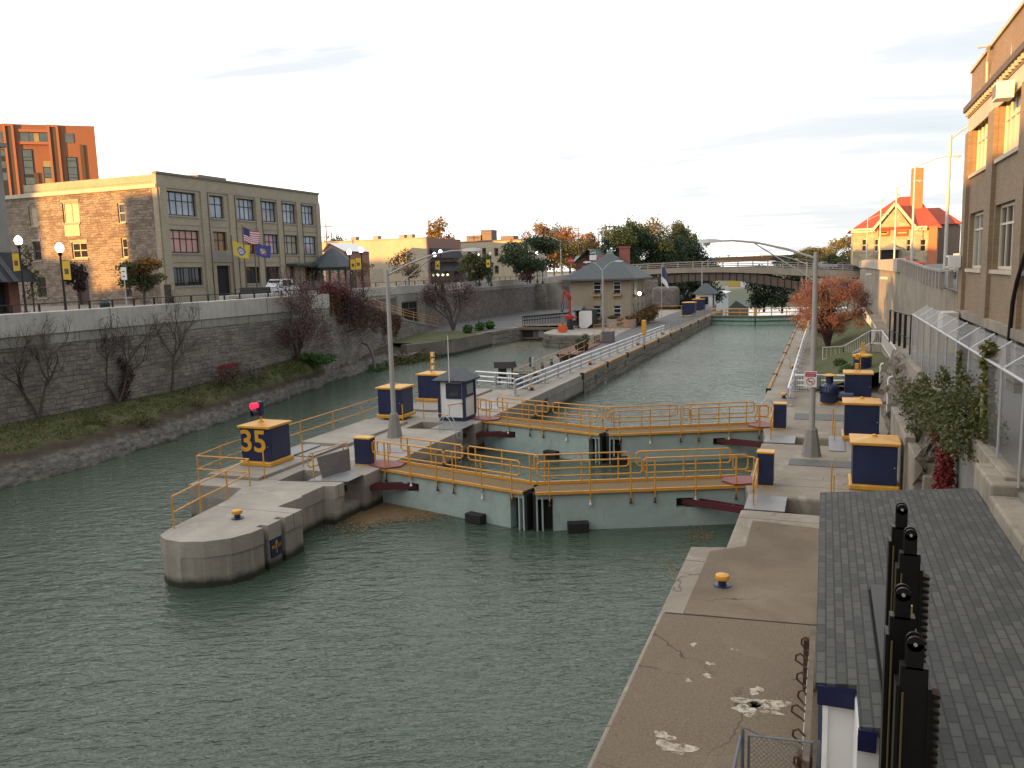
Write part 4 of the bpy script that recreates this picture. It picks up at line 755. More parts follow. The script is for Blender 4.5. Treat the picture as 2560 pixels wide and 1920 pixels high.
put('body', MB().lathe((0, 0, 0), [(.55, 0), (.55, 1.9)], 18), NAVY, t, smooth=True); put('lid', MB().lathe((0, 0, 1.88), [(.62, 0), (.62, .1), (.2, .22), (.15, .3)], 18), ORANGE, t, smooth=True); put('lamp', MB().cbox((0, 0, 2.5), (.2, .2, .5)), ORANGE, t)
one('vent_pipe', MB().tube([(3.0, 43.5, 0), (3.0, 43.5, 2.1), (3.05, 43.5, 2.25), (3.2, 43.5, 2.3)], .05, 8), WHITE, 'white gooseneck vent pipe nearest the cabinets by the rocks', 'pipe', smooth=True)
one('vent_pipe', MB().tube([(3.15, 52, .8), (3.15, 52, 1.8), (3.2, 52, 1.92), (3.3, 52, 1.95)], .06, 8), WHITE, 'white gooseneck vent pipe below the picket railing', 'pipe', smooth=True)
t = thing('life_ring_post', 'orange life ring case standing on the right coping walk by the red tree', 'life ring', gz(2012, 845, 0)); put('case', MB().box(-.22, -.1, .5, .22, .1, 1.9), ORANGE, t, bevel=.08); put('post', MB().box(-.05, -.05, 0, .05, .05, .5), GALV, t)
t = thing('life_ring_post', 'orange life ring case standing on the pier by the closed end of the guardrail', 'life ring', (-17.55, 84.0, 0)); put('case', MB().box(-.25, -.1, .95, .25, .1, 2.5), ORANGE, t, bevel=.1, seg=3); put('post', MB().box(-.1, -.08, 0, .1, .08, .95), GALV, t)
# ---------------------------------------------------------------- shingled machine hut and black racks
hx0, hx1, zl, zh = .0, 3.22, 2.50, 2.84; zr_ = lambda x: zl+(zh-zl)*(x-hx0)/(hx1-hx0)
t = thing('machine_hut', 'low white machine hut with grey shingled roof and navy fascia beside the deck', 'hut', (1.5, 12, 0)); m = MB()
def roofpiece(m, x0, y0, x1, y1):
    return m.hexa([(x0, y0, zr_(x0)-.10), (x1, y0, zr_(x1)-.10), (x1, y1, zr_(x1)-.10), (x0, y1, zr_(x0)-.10), (x0, y0, zr_(x0)), (x1, y0, zr_(x1)), (x1, y1, zr_(x1)), (x0, y1, zr_(x0))])
sx0, sx1 = .78, 1.10
roofpiece(m, 0, 10.70, .50, 20.2); roofpiece(m, .50, 9.68, sx0, 20.2); roofpiece(m, sx0, 14.0, sx1, 20.2); roofpiece(m, sx1, 4.5, hx1, 20.2)
put('roof', m, SHINGLE, t, True)
for x0, x1, yf in ((.03, .48, 10.72), (.48, .68, 9.70)): put('fascia', MB().box(x0, yf-.06, zr_(x0)-.28, x1, yf-.01, zr_(x0)-.015), plain('deep navy fascia', (.006, .010, .05), .45), t, True)
put('wall', MB().box(.13, 10.8, -.1, .68, 20.0, zl-.1), WHITE, t, True); put('wall', MB().box(.48, 9.76, -.1, .72, 10.85, zl-.1), WHITE, t, True); put('corner_board', MB().box(.10, 10.76, -.1, .165, 10.86, zl-.12), plain('bright white board', (.82, .82, .80), .5), t, True)
put('base_strip', MB().box(.06, 10.5, -.05, .13, 20, .10), plain('navy plinth', (.01, .012, .05), .6), t, True)
put('slot_lining', MB().box(sx0+.005, 4.6, .3, sx0+.02, 14, zr_(sx0)-.02).box(sx1-.02, 4.6, .3, sx1-.005, 14, zr_(sx1)-.02), DARK, t, True)
OILY = plain('black greased iron', (.006, .006, .006), .42, .3, .5, 12)
def rack(label, px, py, D, wd, teeth=True):
    p = gd(px, py, D); k = wd/2; t = thing('gate_rack', label, 'machine rack', (p[0], p[1], -.2), 0, 'black toothed racks rising through the hut'); z = p[2]+.2
    put('bar', MB().box(-k, -.06, 0, k, .06, z-.28).box(-k-.03, -.08, 0, -k, .12, z-.45).box(k, -.08, 0, k+.03, .12, z-.45), OILY, t)
    m = MB(); rr_ = k*.62
    for s_ in (-.06, .035): m.box(-rr_, s_, z-.30, rr_, s_+.025, z-rr_); m.tube([(0, s_, z-rr_), (0, s_+.025, z-rr_)], rr_, 16)
    put('clevis', m, OILY, t); put('pin', MB().tube([(0, -.075, z-k*.62), (0, .07, z-k*.62)], .016, 8), GALV, t)
    if teeth:
        m = MB(); zz0 = .8
        while zz0 < z-.55: m.hexa([(k+.03, -.05, zz0), (k+.10, -.05, zz0+.012), (k+.10, .07, zz0+.012), (k+.03, .07, zz0), (k+.03, -.05, zz0+.055), (k+.10, -.05, zz0+.04), (k+.10, .07, zz0+.04), (k+.03, .07, zz0+.055)]); zz0 += .075
        put('teeth', m, OILY, t)
    put('cable', MB().tube([(-k*.8, -.10, .2), (-k*.8, -.10, z-.5)], .010, 6), plain('greasy brass', (.16, .12, .05), .4, .5), t); return t
rack('black rack with the tallest rounded clevis, farthest of the four', 2255, 1258, 9.6, .20, False); rack('black toothed rack second farthest, just right of the tallest', 2277, 1320, 9.0, .21)
rack('black rack in front with a broad pale edged clevis head', 2258, 1464, 7.4, .21, False); rack('black toothed rack nearest with a rusty clevis head', 2288, 1585, 7.0, .22)
one('guide_casting', MB().box(.80, 4.8, .2, 1.09, 13.9, 2.72), OILY, 'long black greased guide casting filling the roof slot below the racks', 'machine part')
one('gear_guard', MB().hexa([(-.06+gd(2262, 1560, 7.6)[0], gd(2262, 1560, 7.6)[1], 3.6), (.08+gd(2262, 1560, 7.6)[0], gd(2262, 1560, 7.6)[1], 3.6), (.08+gd(2262, 1560, 7.6)[0], gd(2262, 1560, 7.6)[1]+.03, 3.6), (-.06+gd(2262, 1560, 7.6)[0], gd(2262, 1560, 7.6)[1]+.03, 3.6), (-.09+gd(2262, 1560, 7.6)[0], gd(2262, 1560, 7.6)[1], 4.72), (.06+gd(2262, 1560, 7.6)[0], gd(2262, 1560, 7.6)[1], 4.76), (.06+gd(2262, 1560, 7.6)[0], gd(2262, 1560, 7.6)[1]+.03, 4.76), (-.09+gd(2262, 1560, 7.6)[0], gd(2262, 1560, 7.6)[1]+.03, 4.72)]), plain('worn yellow guard', (.33, .27, .09), .6), 'worn yellow plate showing between the black racks', 'plate')
# rusty hooks and boards against the hut
t = thing('hook_rack', 'timber boards with rusty hooks leaning on the hut side', 'hook rack', (-.1, 13, 0))
put('board', MB().beam((-.10, 11.3, .9), (-.06, 15.6, 1.0), .10, .22), WOOD, t, True); put('board', MB().beam((-.12, 11.6, .55), (-.08, 15.5, .6), .10, .2), WHITE, t, True)
for i, yq in enumerate((11.2, 11.9, 12.6, 13.1, 13.7, 14.4, 15.1)):
    a = .04*(i % 3); put('hook', MB().tube([(-.10, yq, 1.0), (-.18-a, yq+.04, 1.10), (-.25-a, yq+.12, 1.02), (-.26-a, yq+.18, .9), (-.18, yq+.14, .82), (-.1, yq, .84)], .018, 7), RUST, t, True, smooth=True)
for yq in (11.5, 15.3): put('stand', MB().box(-.22, yq-.08, 0, -.02, yq+.08, 1.0), RUST, t, True)
# small chain link gate at the bottom edge
ga = gz(1872, 1838, 1.2); gb = gz(2030, 1856, 1.2); t = thing('chain_link_gate', 'low grey pipe framed chain link gate in the bottom right foreground', 'gate', (ga[0], ga[1], 0)); PIPE = plain('grey pipe', (.12, .135, .155), .5, .35, .3)
put('frame', MB().tube([(ga[0], ga[1], .05), ga, gb, (gb[0], gb[1], .05)], .021, 8).tube([(ga[0], ga[1], .08), (gb[0], gb[1], .08)], .018, 8), PIPE, t, True, smooth=True); put('wire_mesh', MB().poly([(ga[0], ga[1], .1), (gb[0], gb[1], .1), gb, ga]), LINK, t, True)
for px, py in ((1857, 1826), (2047, 1858)):
    q = gz(px, py, 1.25); put('post', MB().tube([(q[0], q[1], 0), q, up(q, .04)], [.026, .026, .012], 8), PIPE, t, True, smooth=True)
q = gz(1852, 1842, 1.15); t = thing('chain_link_fence', 'low grey pipe fence running down out of the bottom edge beside the small gate', 'fence', (q[0], q[1], 0)); q2 = (q[0]-.06, q[1]-3.0, 1.15)
put('top_rail', MB().tube([q, q2], .026, 8), PIPE, t, True, smooth=True); put('wire_mesh', MB().poly([(q[0], q[1], .1), (q2[0], q2[1], .1), q2, q]), LINK, t, True)
# ---------------------------------------------------------------- big brick building at the right edge
X = 6.35; BR = brick('brown brick', (.19, .13, .075), (.28, .195, .115), (.25, .215, .17), .22, .075, .4, .4); LIME = concrete('limestone', (.50, .45, .36), .2, .2); CREAM = paint('cream window paint', (.62, .57, .44), .5, .15)
y1_ = 46.0; y0_ = 9.0; ztop = gx(2420, 197, X)[2]; zc = gx(2416.6, 288, X)[2]; zb_ = gx(2392, 768, X)[2]
def Y(px, py): return gx(px, py, X)[1]
def Z(px, py): return gx(px, py, X)[2]
up_s = Z(2429, 437); up_t = Z(2478, 268); lo_s = Z(2421, 671); lo_t = Z(2440, 530)
bays = [(Y(2431, 360), Y(2477, 360)), (Y(2497, 330), Y(2570, 300))]; pw = bays[0][0]-bays[0][1]; yb_ = bays[1][0]
bays[1] = (yb_, yb_-4.6); nx_ = bays[1][1]-1.4; hl = [(min(b), max(b), up_s, up_t) for b in bays]
while nx_ > y0_+5: hl.append((nx_-4.6, nx_, up_s, up_t)); nx_ -= 6.0
lob = [(Y(2422, 600), Y(2459, 600)), (Y(2484, 600), Y(2546, 600))]; ll = [(min(b), max(b), lo_s, lo_t) for b in lob]+[(h[0], h[1], lo_s, lo_t) for h in hl[2:]]
t = thing('brick_building', 'tall brown brick building with cream windows at the right edge', 'building', (X, y1_, 3.2)); m = MB()
wall(m, 'x', X, 1, [(y0_, zb_), (y1_, zb_), (y1_, ztop), (y0_, ztop)], hl+ll, .30); m.poly([(X, y1_, zb_), (X+14, y1_, zb_), (X+14, y1_, ztop), (X, y1_, ztop)]).poly([(X, y0_, ztop-.6), (X, y1_, ztop-.6), (X+14, y1_, ztop-.6), (X+14, y0_, ztop-.6)]).poly([(X, y0_, 3), (X+14, y0_, 3), (X+14, y0_, ztop), (X, y0_, ztop)]).poly([(X+14, y0_, 3), (X+14, y1_, 3), (X+14, y1_, ztop), (X+14, y0_, ztop)])
put('wall', m, BR, t, True)
put('backing', MB().box(X+.32, y0_+.1, zb_, X+.5, y1_-.1, ztop-.7), DARK, t, True)
put('coping', MB().box(X-.10, y0_, ztop, X+.5, y1_+.08, ztop+.16), LIME, t, True, bevel=.02); put('cornice', MB().box(X-.28, y0_, zc-.05, X-.002, y1_+.25, zc+.22), paint('dark cornice', (.11, .075, .05), .7, .4), t, True, bevel=.02)
put('dentil_band', MB().box(X-.10, y0_, zc-.34, X-.002, y1_+.06, zc-.055), BR, t, True); m = MB()
yk = y0_
while yk < y1_: m.box(X-.2, yk, zc-.24, X-.102, yk+.22, zc-.058); yk += .55
put('dentils', m, LIME, t, True); put('stone_band', MB().box(X-.06, y0_, zc-1.05, X-.002, y1_+.04, zc-.345), LIME, t, True)
for i, h in enumerate(hl): window(t, 'x', X, 1, h, CREAM, paint('cream blind', (.60, .50, .34), .4, .2), 5, 2, .30, .13, LIME, [.62])
for i, h in enumerate(ll): window(t, 'x', X, 1, h, CREAM, GLASSD if i != 0 else glass('pale reflecting glass', (.12, .14, .15), .08), 4 if i else 3, 2, .30, .13, LIME, [.70])
pl = [(y1_+.0, hl[0][1]+.15)]+[(hl[i][0]-.12, hl[i+1][1]+.12) for i in range(len(hl)-1)]
for a, b in pl: put('pilaster', MB().box(X-.16, b, zb_, X-.002, a, zc-1.06), BR, t, True)
put('ledge', MB().box(X-.22, y0_, zb_-.35, X+.2, y1_, zb_), CONCB, t, True)
put('foundation', MB().box(X+.35, y0_, 2.5, X+1.0, y1_, zb_-.35), paint('pale rendered wall', (.36, .315, .25), .8, .4), t, True)
for a, b in pl: put('stone_pier', MB().box(X-.12, b-.1, 2.5, X+.45, a+.1, zb_-.352), ASHLAR, t, True, bevel=.04)
for a in ((Y(2480, 120), Z(2480, 190)), (Y(2530, 120), Z(2532, 125)), (Y(2452, 190), Z(2450, 232))):
    m = MB(); m.poly([(X-.012, a[0]-.16, a[1]), (X-.012, a[0], a[1]-.32), (X-.012, a[0]+.16, a[1]), (X-.012, a[0], a[1]+.32)]); put('diamond', m, LIME, t, True)
for px, py, nm in ((2545, 225, 0), (2410, 653, 1)):
    yq, zq = Y(px, py), Z(px, py); t3 = put('air_conditioner', MB().box(X-.75, yq-.42, zq-.30, X-.18, yq+.42, zq+.30), WHITE, t, True, bevel=.02); m = MB()
    for i in range(4): m.box(X-.765, yq-.34+i*.19, zq-.22, X-.752, yq-.20+i*.19, zq+.22)
    put('grille', m, plain('grille', (.16, .13, .10), .7), t3, True)
put('downpipe', MB().tube([(X-.35, Y(2470, 110), Z(2478, 105)), (X-.2, Y(2488, 110), Z(2492, 108)), (X-.14, Y(2476, 180), Z(2480, 150)), (X-.14, Y(2476, 240), Z(2470, 245))], .05, 7), LIME, t, True)
one('cable_pipe', MB().tube([(X-.2, Y(2590, 620), 8.4), (X-.2, Y(2560, 690), 7.1), (X-.22, Y(2552, 720), 6.4), (X-.22, Y(2545, 760), 4.9), (X-.22, Y(2545, 800), 4.0)], .07, 8), BLACK, 'thick black cable pipe running down the brick building front', 'pipe', smooth=True)
one('transformer', MB().box(X-1.0, Y(2400, 800), 4.35, X-.3, Y(2415, 800), 5.35), paint('cream steel', (.5, .46, .4), .5), 'cream electrical box by the foot of the brick building corner', 'electrical box', bevel=.03)
# ---------------------------------------------------------------- tan brick office block with the rubble stone end wall
X = -60.5; TAN = brick('tan brick', (.34, .285, .195), (.45, .385, .27), (.33, .29, .22), .24, .08, .25, .38); DKF = plain('dark window frame', (.03, .026, .024), .5); SILL = concrete('sill stone', (.36, .325, .27), .2, .3)
def q0(x, y): return x*.3797, 280+y*.3797       # survey frame of the left buildings
def hx(r, X=X):
    x0, y0, x1, y1 = r; a = q0(x0, (y0+y1)/2); b = q0(x1, (y0+y1)/2); t_ = q0((x0+x1)/2, y0); d_ = q0((x0+x1)/2, y1)
    u = sorted((gx(*a, X)[1], gx(*b, X)[1])); return (u[0], u[1], gx(*d_, X)[2], gx(*t_, X)[2])
R1 = [hx(r) for r in ((1090, 525, 1292, 688), (1383, 553, 1475, 697), (1562, 572, 1677, 713), (1712, 588, 1818, 724), (1850, 604, 1948, 734), (1978, 617, 2067, 741))]
R2 = [hx(r) for r in ((1118, 782, 1318, 935), (1408, 792, 1497, 935), (1612, 798, 1692, 935), (1735, 803, 1837, 936), (1872, 812, 1964, 936), (1996, 816, 2084, 936))]
R3 = [hx(r) for r in ((1146, 1028, 1338, 1145), (1620, 1020, 1716, 1133), (1752, 1016, 1846, 1122), (2010, 1010, 2094, 1111))]
S3 = [hx(r) for r in ((1384, 1042, 1406, 1135), (1555, 1037, 1576, 1128))]; D3 = [hx((1437, 1045, 1524, 1240)), hx((1912, 1047, 1946, 1165))]
def row(rs, z0, z1): return [(a, b, z0, z1) for a, b, _, _ in rs]
m_ = lambda rs, i: float(np.median([r[i] for r in rs]))
R1 = row(R1, m_(R1, 2), m_(R1, 3)); R2 = row(R2, m_(R2, 2), m_(R2, 3)); zb3, zt3 = m_(R3, 2), m_(R3, 3); R3 = row(R3, zb3, zt3); S3 = row(S3, zb3, zt3); D3 = row(D3, 5.75, zt3+.15)
GZ = 5.68; ZT = 18.2; y0, y1 = 63.0, 90.0
t = thing('office_building', 'three storey tan brick building with big multi pane windows facing the canal', 'building', (X, 76, GZ)); m = MB()
wall(m, 'x', X, -1, [(y0, GZ), (y1, GZ), (y1, ZT), (y0, ZT)], R1+R2+R3+S3+D3, .35)
m.poly([(X, y1, GZ), (X-18, y1, GZ), (X-18, y1, ZT), (X, y1, ZT)]).poly([(X, y0, ZT-.7), (X, y1, ZT-.7), (X-18, y1, ZT-.7), (X-18, y0, ZT-.7)]).poly([(X-18, y0+.06, 16), (X-.61, y0+.06, 16), (X-.61, y0+.06, ZT), (X-18, y0+.06, ZT)]).poly([(X-18, y0, GZ), (X-18, y1, GZ), (X-18, y1, ZT), (X-18, y0, ZT)])
put('wall', m, TAN, t, True); put('backing', MB().box(X-.6, y0+.1, GZ, X-.37, y1-.1, ZT-.8), DARK, t, True)
put('end_brickwork', MB().box(X-.6, y0-.16, GZ, X, y0-.002, ZT), TAN, t, True)
put('coping', MB().box(X-.4, y0-.18, ZT, X+.12, y1+.1, ZT+.22), plain('dark coping', (.16, .135, .11), .7), t, True); put('string_course', MB().box(X+.002, y0, R1[0][3]+.25, X+.10, y1, R1[0][3]+.45), SILL, t, True)
pat = [GLASSB, GLASSB, GLASSB, GLASSB, GLASSB, GLASSB]; nxs = [5, 2, 4, 4, 4, 4]
for i, h in enumerate(R1): window(t, 'x', X, -1, h, DKF, pat[i], nxs[i], 2, .35, .12, SILL, [.62])
for i, h in enumerate(R2): window(t, 'x', X, -1, h, DKF, (GLASSP, GLASSA, GLASSD, GLASSB, paint('drawn blind', (.42, .38, .30), .4, .2), GLASSB)[i], (5, 2, 2, 4, 3, 3)[i], 2, .35, .12, SILL, [.62])
for i, h in enumerate(R3): window(t, 'x', X, -1, h, DKF, GLASSD if i < 3 else glass('warm shop glass', (.12, .07, .03), .08), (5, 2, 3, 3)[i], 1, .35, .10, SILL)
for h in S3: window(t, 'x', X, -1, h, DKF, GLASSD, 1, 1, .35, .1)
put('door', MB().box(X-.34, D3[0][0], GZ, X-.30, D3[0][1], D3[0][3]), DARK, t, True); put('door', MB().box(X-.34, D3[1][0], GZ, X-.28, D3[1][1], D3[1][3]), plain('brown door', (.09, .045, .03), .6), t, True)
put('door_surround', MB().box(X+.002, D3[0][0]-.9, D3[0][3]+.35, X+.09, D3[0][1]+1.1, D3[0][3]+1.6), SILL, t, True)
put('canopy', MB().box(X, D3[1][0]-.7, zt3+.05, X+1.6, D3[1][1]+2.6, zt3+.32), plain('green canopy', (.035, .07, .05), .6), t, True)
pys = [y0+.5]+[(a[1]+b[0])/2 for a, b in zip(R1, R1[1:])]+[y1-.45]
for k_, yq in enumerate(pys): put('pilaster', MB().box(X+.002, yq-(.42 if k_ else .5), GZ, X+.16, yq+.42, R1[0][3]+.24), TAN, t, True)
for yq in pys[1:-1]: put('downpipe', MB().tube([(X+.2, yq+.5, GZ), (X+.2, yq+.5, R1[0][3]+.2)], .05, 6), plain('rust brown pipe', (.12, .075, .05), .7), t, True)
for z_ in (R1[0][2]-.9, R2[0][2]-.9): put('spandrel_stain_band', MB().box(X+.002, y0, z_-.03, X+.05, y1, z_+.05), SILL, t, True)
put('roof_unit', MB().box(X-7, 72, ZT-.6, X-3, 76.5, ZT+1.0), plain('roof unit', (.2, .18, .16), .7), t, True)
# stone end wall (faces the viewer)
YS = 63.0
def hy(r):
    x0, y0_, x1, y1_ = r; a = q0(x0, (y0_+y1_)/2); b = q0(x1, (y0_+y1_)/2); t_ = q0((x0+x1)/2, y0_); d_ = q0((x0+x1)/2, y1_)
    u = sorted((gy(*a, YS)[0], gy(*b, YS)[0])); return (u[0], u[1], gy(*d_, YS)[2], gy(*t_, YS)[2])
SH = [hy(r) for r in ((192, 622, 245, 752), (412, 592, 520, 730), (776, 598, 822, 730), (220, 852, 270, 978), (474, 858, 575, 964), (800, 828, 840, 960), (248, 1085, 304, 1222), (822, 1108, 866, 1218))]; SD = hy((516, 1105, 588, 1290)); SD = (SD[0], SD[1], GZ+.02, SD[3])
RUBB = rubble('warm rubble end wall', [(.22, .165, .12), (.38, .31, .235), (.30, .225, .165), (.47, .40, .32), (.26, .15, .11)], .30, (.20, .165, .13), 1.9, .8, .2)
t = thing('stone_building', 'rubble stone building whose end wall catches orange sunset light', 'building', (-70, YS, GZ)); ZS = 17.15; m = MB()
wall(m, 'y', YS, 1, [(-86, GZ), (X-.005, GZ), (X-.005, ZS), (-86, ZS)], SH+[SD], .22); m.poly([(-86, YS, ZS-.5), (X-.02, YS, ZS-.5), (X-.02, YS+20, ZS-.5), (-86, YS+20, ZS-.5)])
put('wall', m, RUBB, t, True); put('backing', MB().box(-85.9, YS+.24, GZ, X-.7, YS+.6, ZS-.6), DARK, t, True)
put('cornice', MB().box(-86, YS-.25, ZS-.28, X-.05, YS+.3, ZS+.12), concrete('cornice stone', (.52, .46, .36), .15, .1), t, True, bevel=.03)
FR = paint('tan window frame', (.50, .42, .27), .6, .2)
for i, h in enumerate(SH): window(t, 'y', YS, 1, h, FR if i in (0, 1, 2, 4, 5) else paint('brown frame', (.14, .09, .07), .6), paint('half drawn blind', (.50, .42, .28), .4, .3) if i in (0, 1) else GLASSD, 2 if i in (1, 4) else 1, 2, .22, .14, SILL, [.5], SILL if i in (1, 4, 3) else None)
h = SH[1]; put('spandrel_panel', MB().box(h[0]+.1, YS-.06, h[2]-1.35, h[1]-.1, YS-.004, h[2]-.18), FR, t, True)
put('door', MB().box(SD[0], YS+.17, GZ, SD[1], YS+.21, SD[3]), plain('dark brown door', (.05, .026, .022), .5), t, True)
# leftmost grey corner building with black awning
gq = gd(36, 700, 62); XB, YB = gq[0], gq[1]
t = thing('corner_building', 'grey building at the left edge with black striped awning over its shopfront', 'building', (XB, YB, GZ)); zt_ = gd(8, 366, 62)[2]
WB = concrete('grey stucco', (.28, .255, .23), .2, .3); m = MB()
hs = [(YB-5.2, YB-1.3, 15.2, 17.6), (YB-4.4, YB-1.3, 11.4, 13.6)]; wall(m, 'x', XB, -1, [(YB-14, GZ), (YB, GZ), (YB, zt_), (YB-14, zt_)], hs, .3); m.poly([(XB, YB, GZ), (XB-12, YB, GZ), (XB-12, YB, zt_), (XB, YB, zt_)])
put('wall', m, WB, t, True); put('cornice', MB().box(XB-.3, YB-14, zt_-.3, XB+.45, YB+.3, zt_), WB, t, True)
for h in hs: window(t, 'x', XB, -1, h, plain('brown frame wood', (.07, .035, .025), .6), GLASSA if h[2] < 14 else GLASSD, 1, 2, .3, .16, SILL)
put('shopfront', MB().box(XB+.004, YB-7, GZ, XB+.05, YB-.9, GZ+2.6), DARK, t, True); put('brick_pier', MB().box(XB+.006, YB-.95, GZ, XB+.5, YB-.1, GZ+2.7), brick('red brick pier', (.20, .075, .05), (.26, .10, .065), (.2, .16, .13)), t, True)
ax0, ax1 = XB+.01, XB+2.1; az0, az1 = GZ+2.45, GZ+4.7
aw = put('awning', MB().hexa([(ax0, YB-9, az0), (ax1, YB-9, az0), (ax1, YB+.2, az0), (ax0, YB+.2, az0), (ax0, YB-9, az1), (ax0+.15, YB-9, az1), (ax0+.15, YB+.2, az1), (ax0, YB+.2, az1)]), plain('black awning cloth', (.014, .014, .017), .75), t, True)
for yq in (YB-2.6, YB-1.7): put('stripe', MB().hexa([(ax1+.012, yq, az0+.05), (ax1+.012, yq+.45, az0+.05), (ax0+.17, yq+.45, az1-.05), (ax0+.17, yq, az1-.05), (ax1+.02, yq, az0+.06), (ax1+.02, yq+.45, az0+.06), (ax0+.18, yq+.45, az1-.04), (ax0+.18, yq, az1-.04)]), plain('grey stripe', (.06, .06, .065), .75), aw, True)
one('lit_shop_lamp', MB().lathe((XB+.5, YB-1.9, 11.0), [(.05, 0), (.22, .1), (.26, .35), (.2, .55), (.05, .6)], 10), glow('green white lamp', (.75, .95, .7), 1.2), 'small lit lantern on the grey corner building at the left edge', 'lantern')
# distant orange apartment tower
CX, AY = -156.35, 145.1; TH = 39.4; t = thing('apartment_tower', 'tall orange brick apartment block with dark vertical bays at the far left', 'building', (CX, AY, 0)); OB = brick('orange brick', (.27, .10, .046), (.33, .125, .056), (.28, .16, .1), .4, .16, .1, .12)
def ap(x, y):    # where the sight line meets the turned facade, unrolled along its length
    d = ray(x*.1899, 280+y*.1899); ux, uy = -math.cos(R(TH)), -math.sin(R(TH)); n_ = (-uy, ux); tt = (CX*n_[0]+AY*n_[1])/(d[0]*n_[0]+d[1]*n_[1]); px_, py_ = d[0]*tt, d[1]*tt
    return (CX-((px_-CX)*ux+(py_-AY)*uy), AY, float(H+d[2]*tt))
xr = CX; zt_ = ap(1228, 185)[2]; xl = CX-30
put('wall', MB().prism([(xl, AY), (xr, AY), (xr-13, AY+20), (xl-13, AY+20)], GZ, zt_), OB, t, True)
DB = plain('dark brown panel', (.105, .062, .038), .8, 0, .2, .3); TR = plain('orange trim', (.38, .15, .075), .7); GT = glass('teal tower glass', (.07, .10, .10), .08); YP = paint('yellow panel', (.4, .34, .16), .6)
def apr(x0, y0, x1, y1): a = ap(x0, (y0+y1)/2); b = ap(x1, (y0+y1)/2); c = ap((x0+x1)/2, y0); d = ap((x0+x1)/2, y1); return a[0], b[0], d[2], c[2]
zbot = 12.0
for x0, x1 in ((85, 195), (668, 780)):
    a = apr(x0, 400, x1, 560); put('dark_bay', MB().box(a[0], AY-.35, zbot, a[1], AY-.004, zt_-.3), DB, t, True)
    for e in (a[0], a[1]): put('bay_trim', MB().box(e-.24, AY-.55, zbot, e+.24, AY-.003, zt_), TR, t, True)
    put('bay_cap', MB().box(a[0]-.2, AY-.52, zt_-.5, a[1]+.2, AY-.36, zt_), TR, t, True)
for q_, zz1 in (((1060, 500, 1110, 600), 4.2), ((430, 600, 490, 680), 10.5)): a = apr(*q_); put('dark_bay', MB().box(a[0], AY-.25, zbot, a[1], AY-.004, zt_-zz1), DB, t, True)
for x0, x1, rows_ in ((322, 438, ((500, 590), (600, 635), (645, 730), (737, 820), (865, 950), (957, 1040))), (898, 1012, ((605, 640), (650, 730), (740, 820), (828, 862), (872, 950), (957, 1010))), (578, 690, ((735, 815), (822, 862), (957, 1040))), (30, 85, ((500, 580), (650, 740), (800, 900)))):
    a0 = apr(x0, 700, x1, 760)
    put('window_strip', MB().box(a0[0]-.2, AY-.08, zbot, a0[1]+.2, AY-.005, apr(x0, rows_[0][0]-12, x1, 700)[3]), plain('dark mullion', (.02, .022, .024), .5), t, True)
    for y0w, y1w in rows_: a = apr(x0, y0w, x1, y1w); put('window', MB().box(a0[0], AY-.14, a[2], a0[1], AY-.085, a[3]), GT, t, True)
for y0w, y1w in ((645, 725), (872, 950)): a0 = apr(578, 700, 690, 760); a = apr(578, y0w, 690, y1w); put('yellow_panel', MB().box(a0[0], AY-.16, a[2], a0[1], AY-.09, a[3]), YP, t, True)
for r_ in ((265, 268, 380, 395), (525, 280, 635, 405), (855, 283, 970, 405), (0, 255, 40, 390), (385, 275, 440, 400), (445, 280, 515, 402)):
    a = apr(*r_); put('window' if r_[0] < 445 or r_[0] > 450 else 'yellow_panel', MB().box(a[0], AY-.1, a[2], a[1], AY-.005, a[3]), YP if r_[0] == 445 else GT, t, True)
for z_ in (ap(450, 250)[2], ap(450, 412)[2]): put('string_course', MB().box(apr(250, 240, 640, 250)[0], AY-.5, z_-.3, apr(250, 240, 640, 250)[1], AY-.004, z_+.3), TR, t, True)
m = MB()
for xq in np.arange(xl+.5, xr, 4): m.box(xq, AY+.3, zt_, xq+.1, AY+.4, zt_+1.3)
m.box(xl, AY+.3, zt_+1.25, xr, AY+.4, zt_+1.33); put('roof_railing', m, GALV, t, True); t.rotation_euler = (0, 0, R(TH))
# ---------------------------------------------------------------- cream side walled block, cream block, lockhouse
YC = gd(1000, 650, 150)[1]; xl_, xr_ = gy(850, 650, YC)[0], gy(1068, 650, YC)[0]; zl_, zr2 = gy(850, 606, YC)[2], gy(1068, 594, YC)[2]
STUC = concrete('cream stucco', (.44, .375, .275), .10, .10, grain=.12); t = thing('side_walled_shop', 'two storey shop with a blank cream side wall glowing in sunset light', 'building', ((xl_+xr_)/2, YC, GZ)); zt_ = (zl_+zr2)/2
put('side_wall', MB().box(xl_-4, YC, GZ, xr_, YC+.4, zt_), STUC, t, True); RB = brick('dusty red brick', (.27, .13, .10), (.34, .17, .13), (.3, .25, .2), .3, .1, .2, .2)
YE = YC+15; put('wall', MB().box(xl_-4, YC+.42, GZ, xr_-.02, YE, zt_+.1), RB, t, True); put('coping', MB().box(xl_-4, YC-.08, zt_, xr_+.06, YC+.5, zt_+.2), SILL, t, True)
for nm, z0, z1, ln in (('awning', 9.4+1.3, 9.4+3.1, 1.3), ('awning', 7.6+.6, 7.6+2.4, 1.7)):
    put(nm, MB().hexa([(xr_, YC+1.2, z0), (xr_+ln, YC+1.2, z0), (xr_+ln, YE-1.4, z0), (xr_, YE-1.4, z0), (xr_, YC+1.2, z1), (xr_+.12, YC+1.2, z1), (xr_+.12, YE-1.4, z1), (xr_, YE-1.4, z1)]), plain('black awning', (.016, .016, .022), .7), t, True)
for k in range(4): put('window', MB().box(xr_-.01, YC+2+k*3, 9.2, xr_+.03, YC+3.2+k*3, 11), GLASSD, t, True)
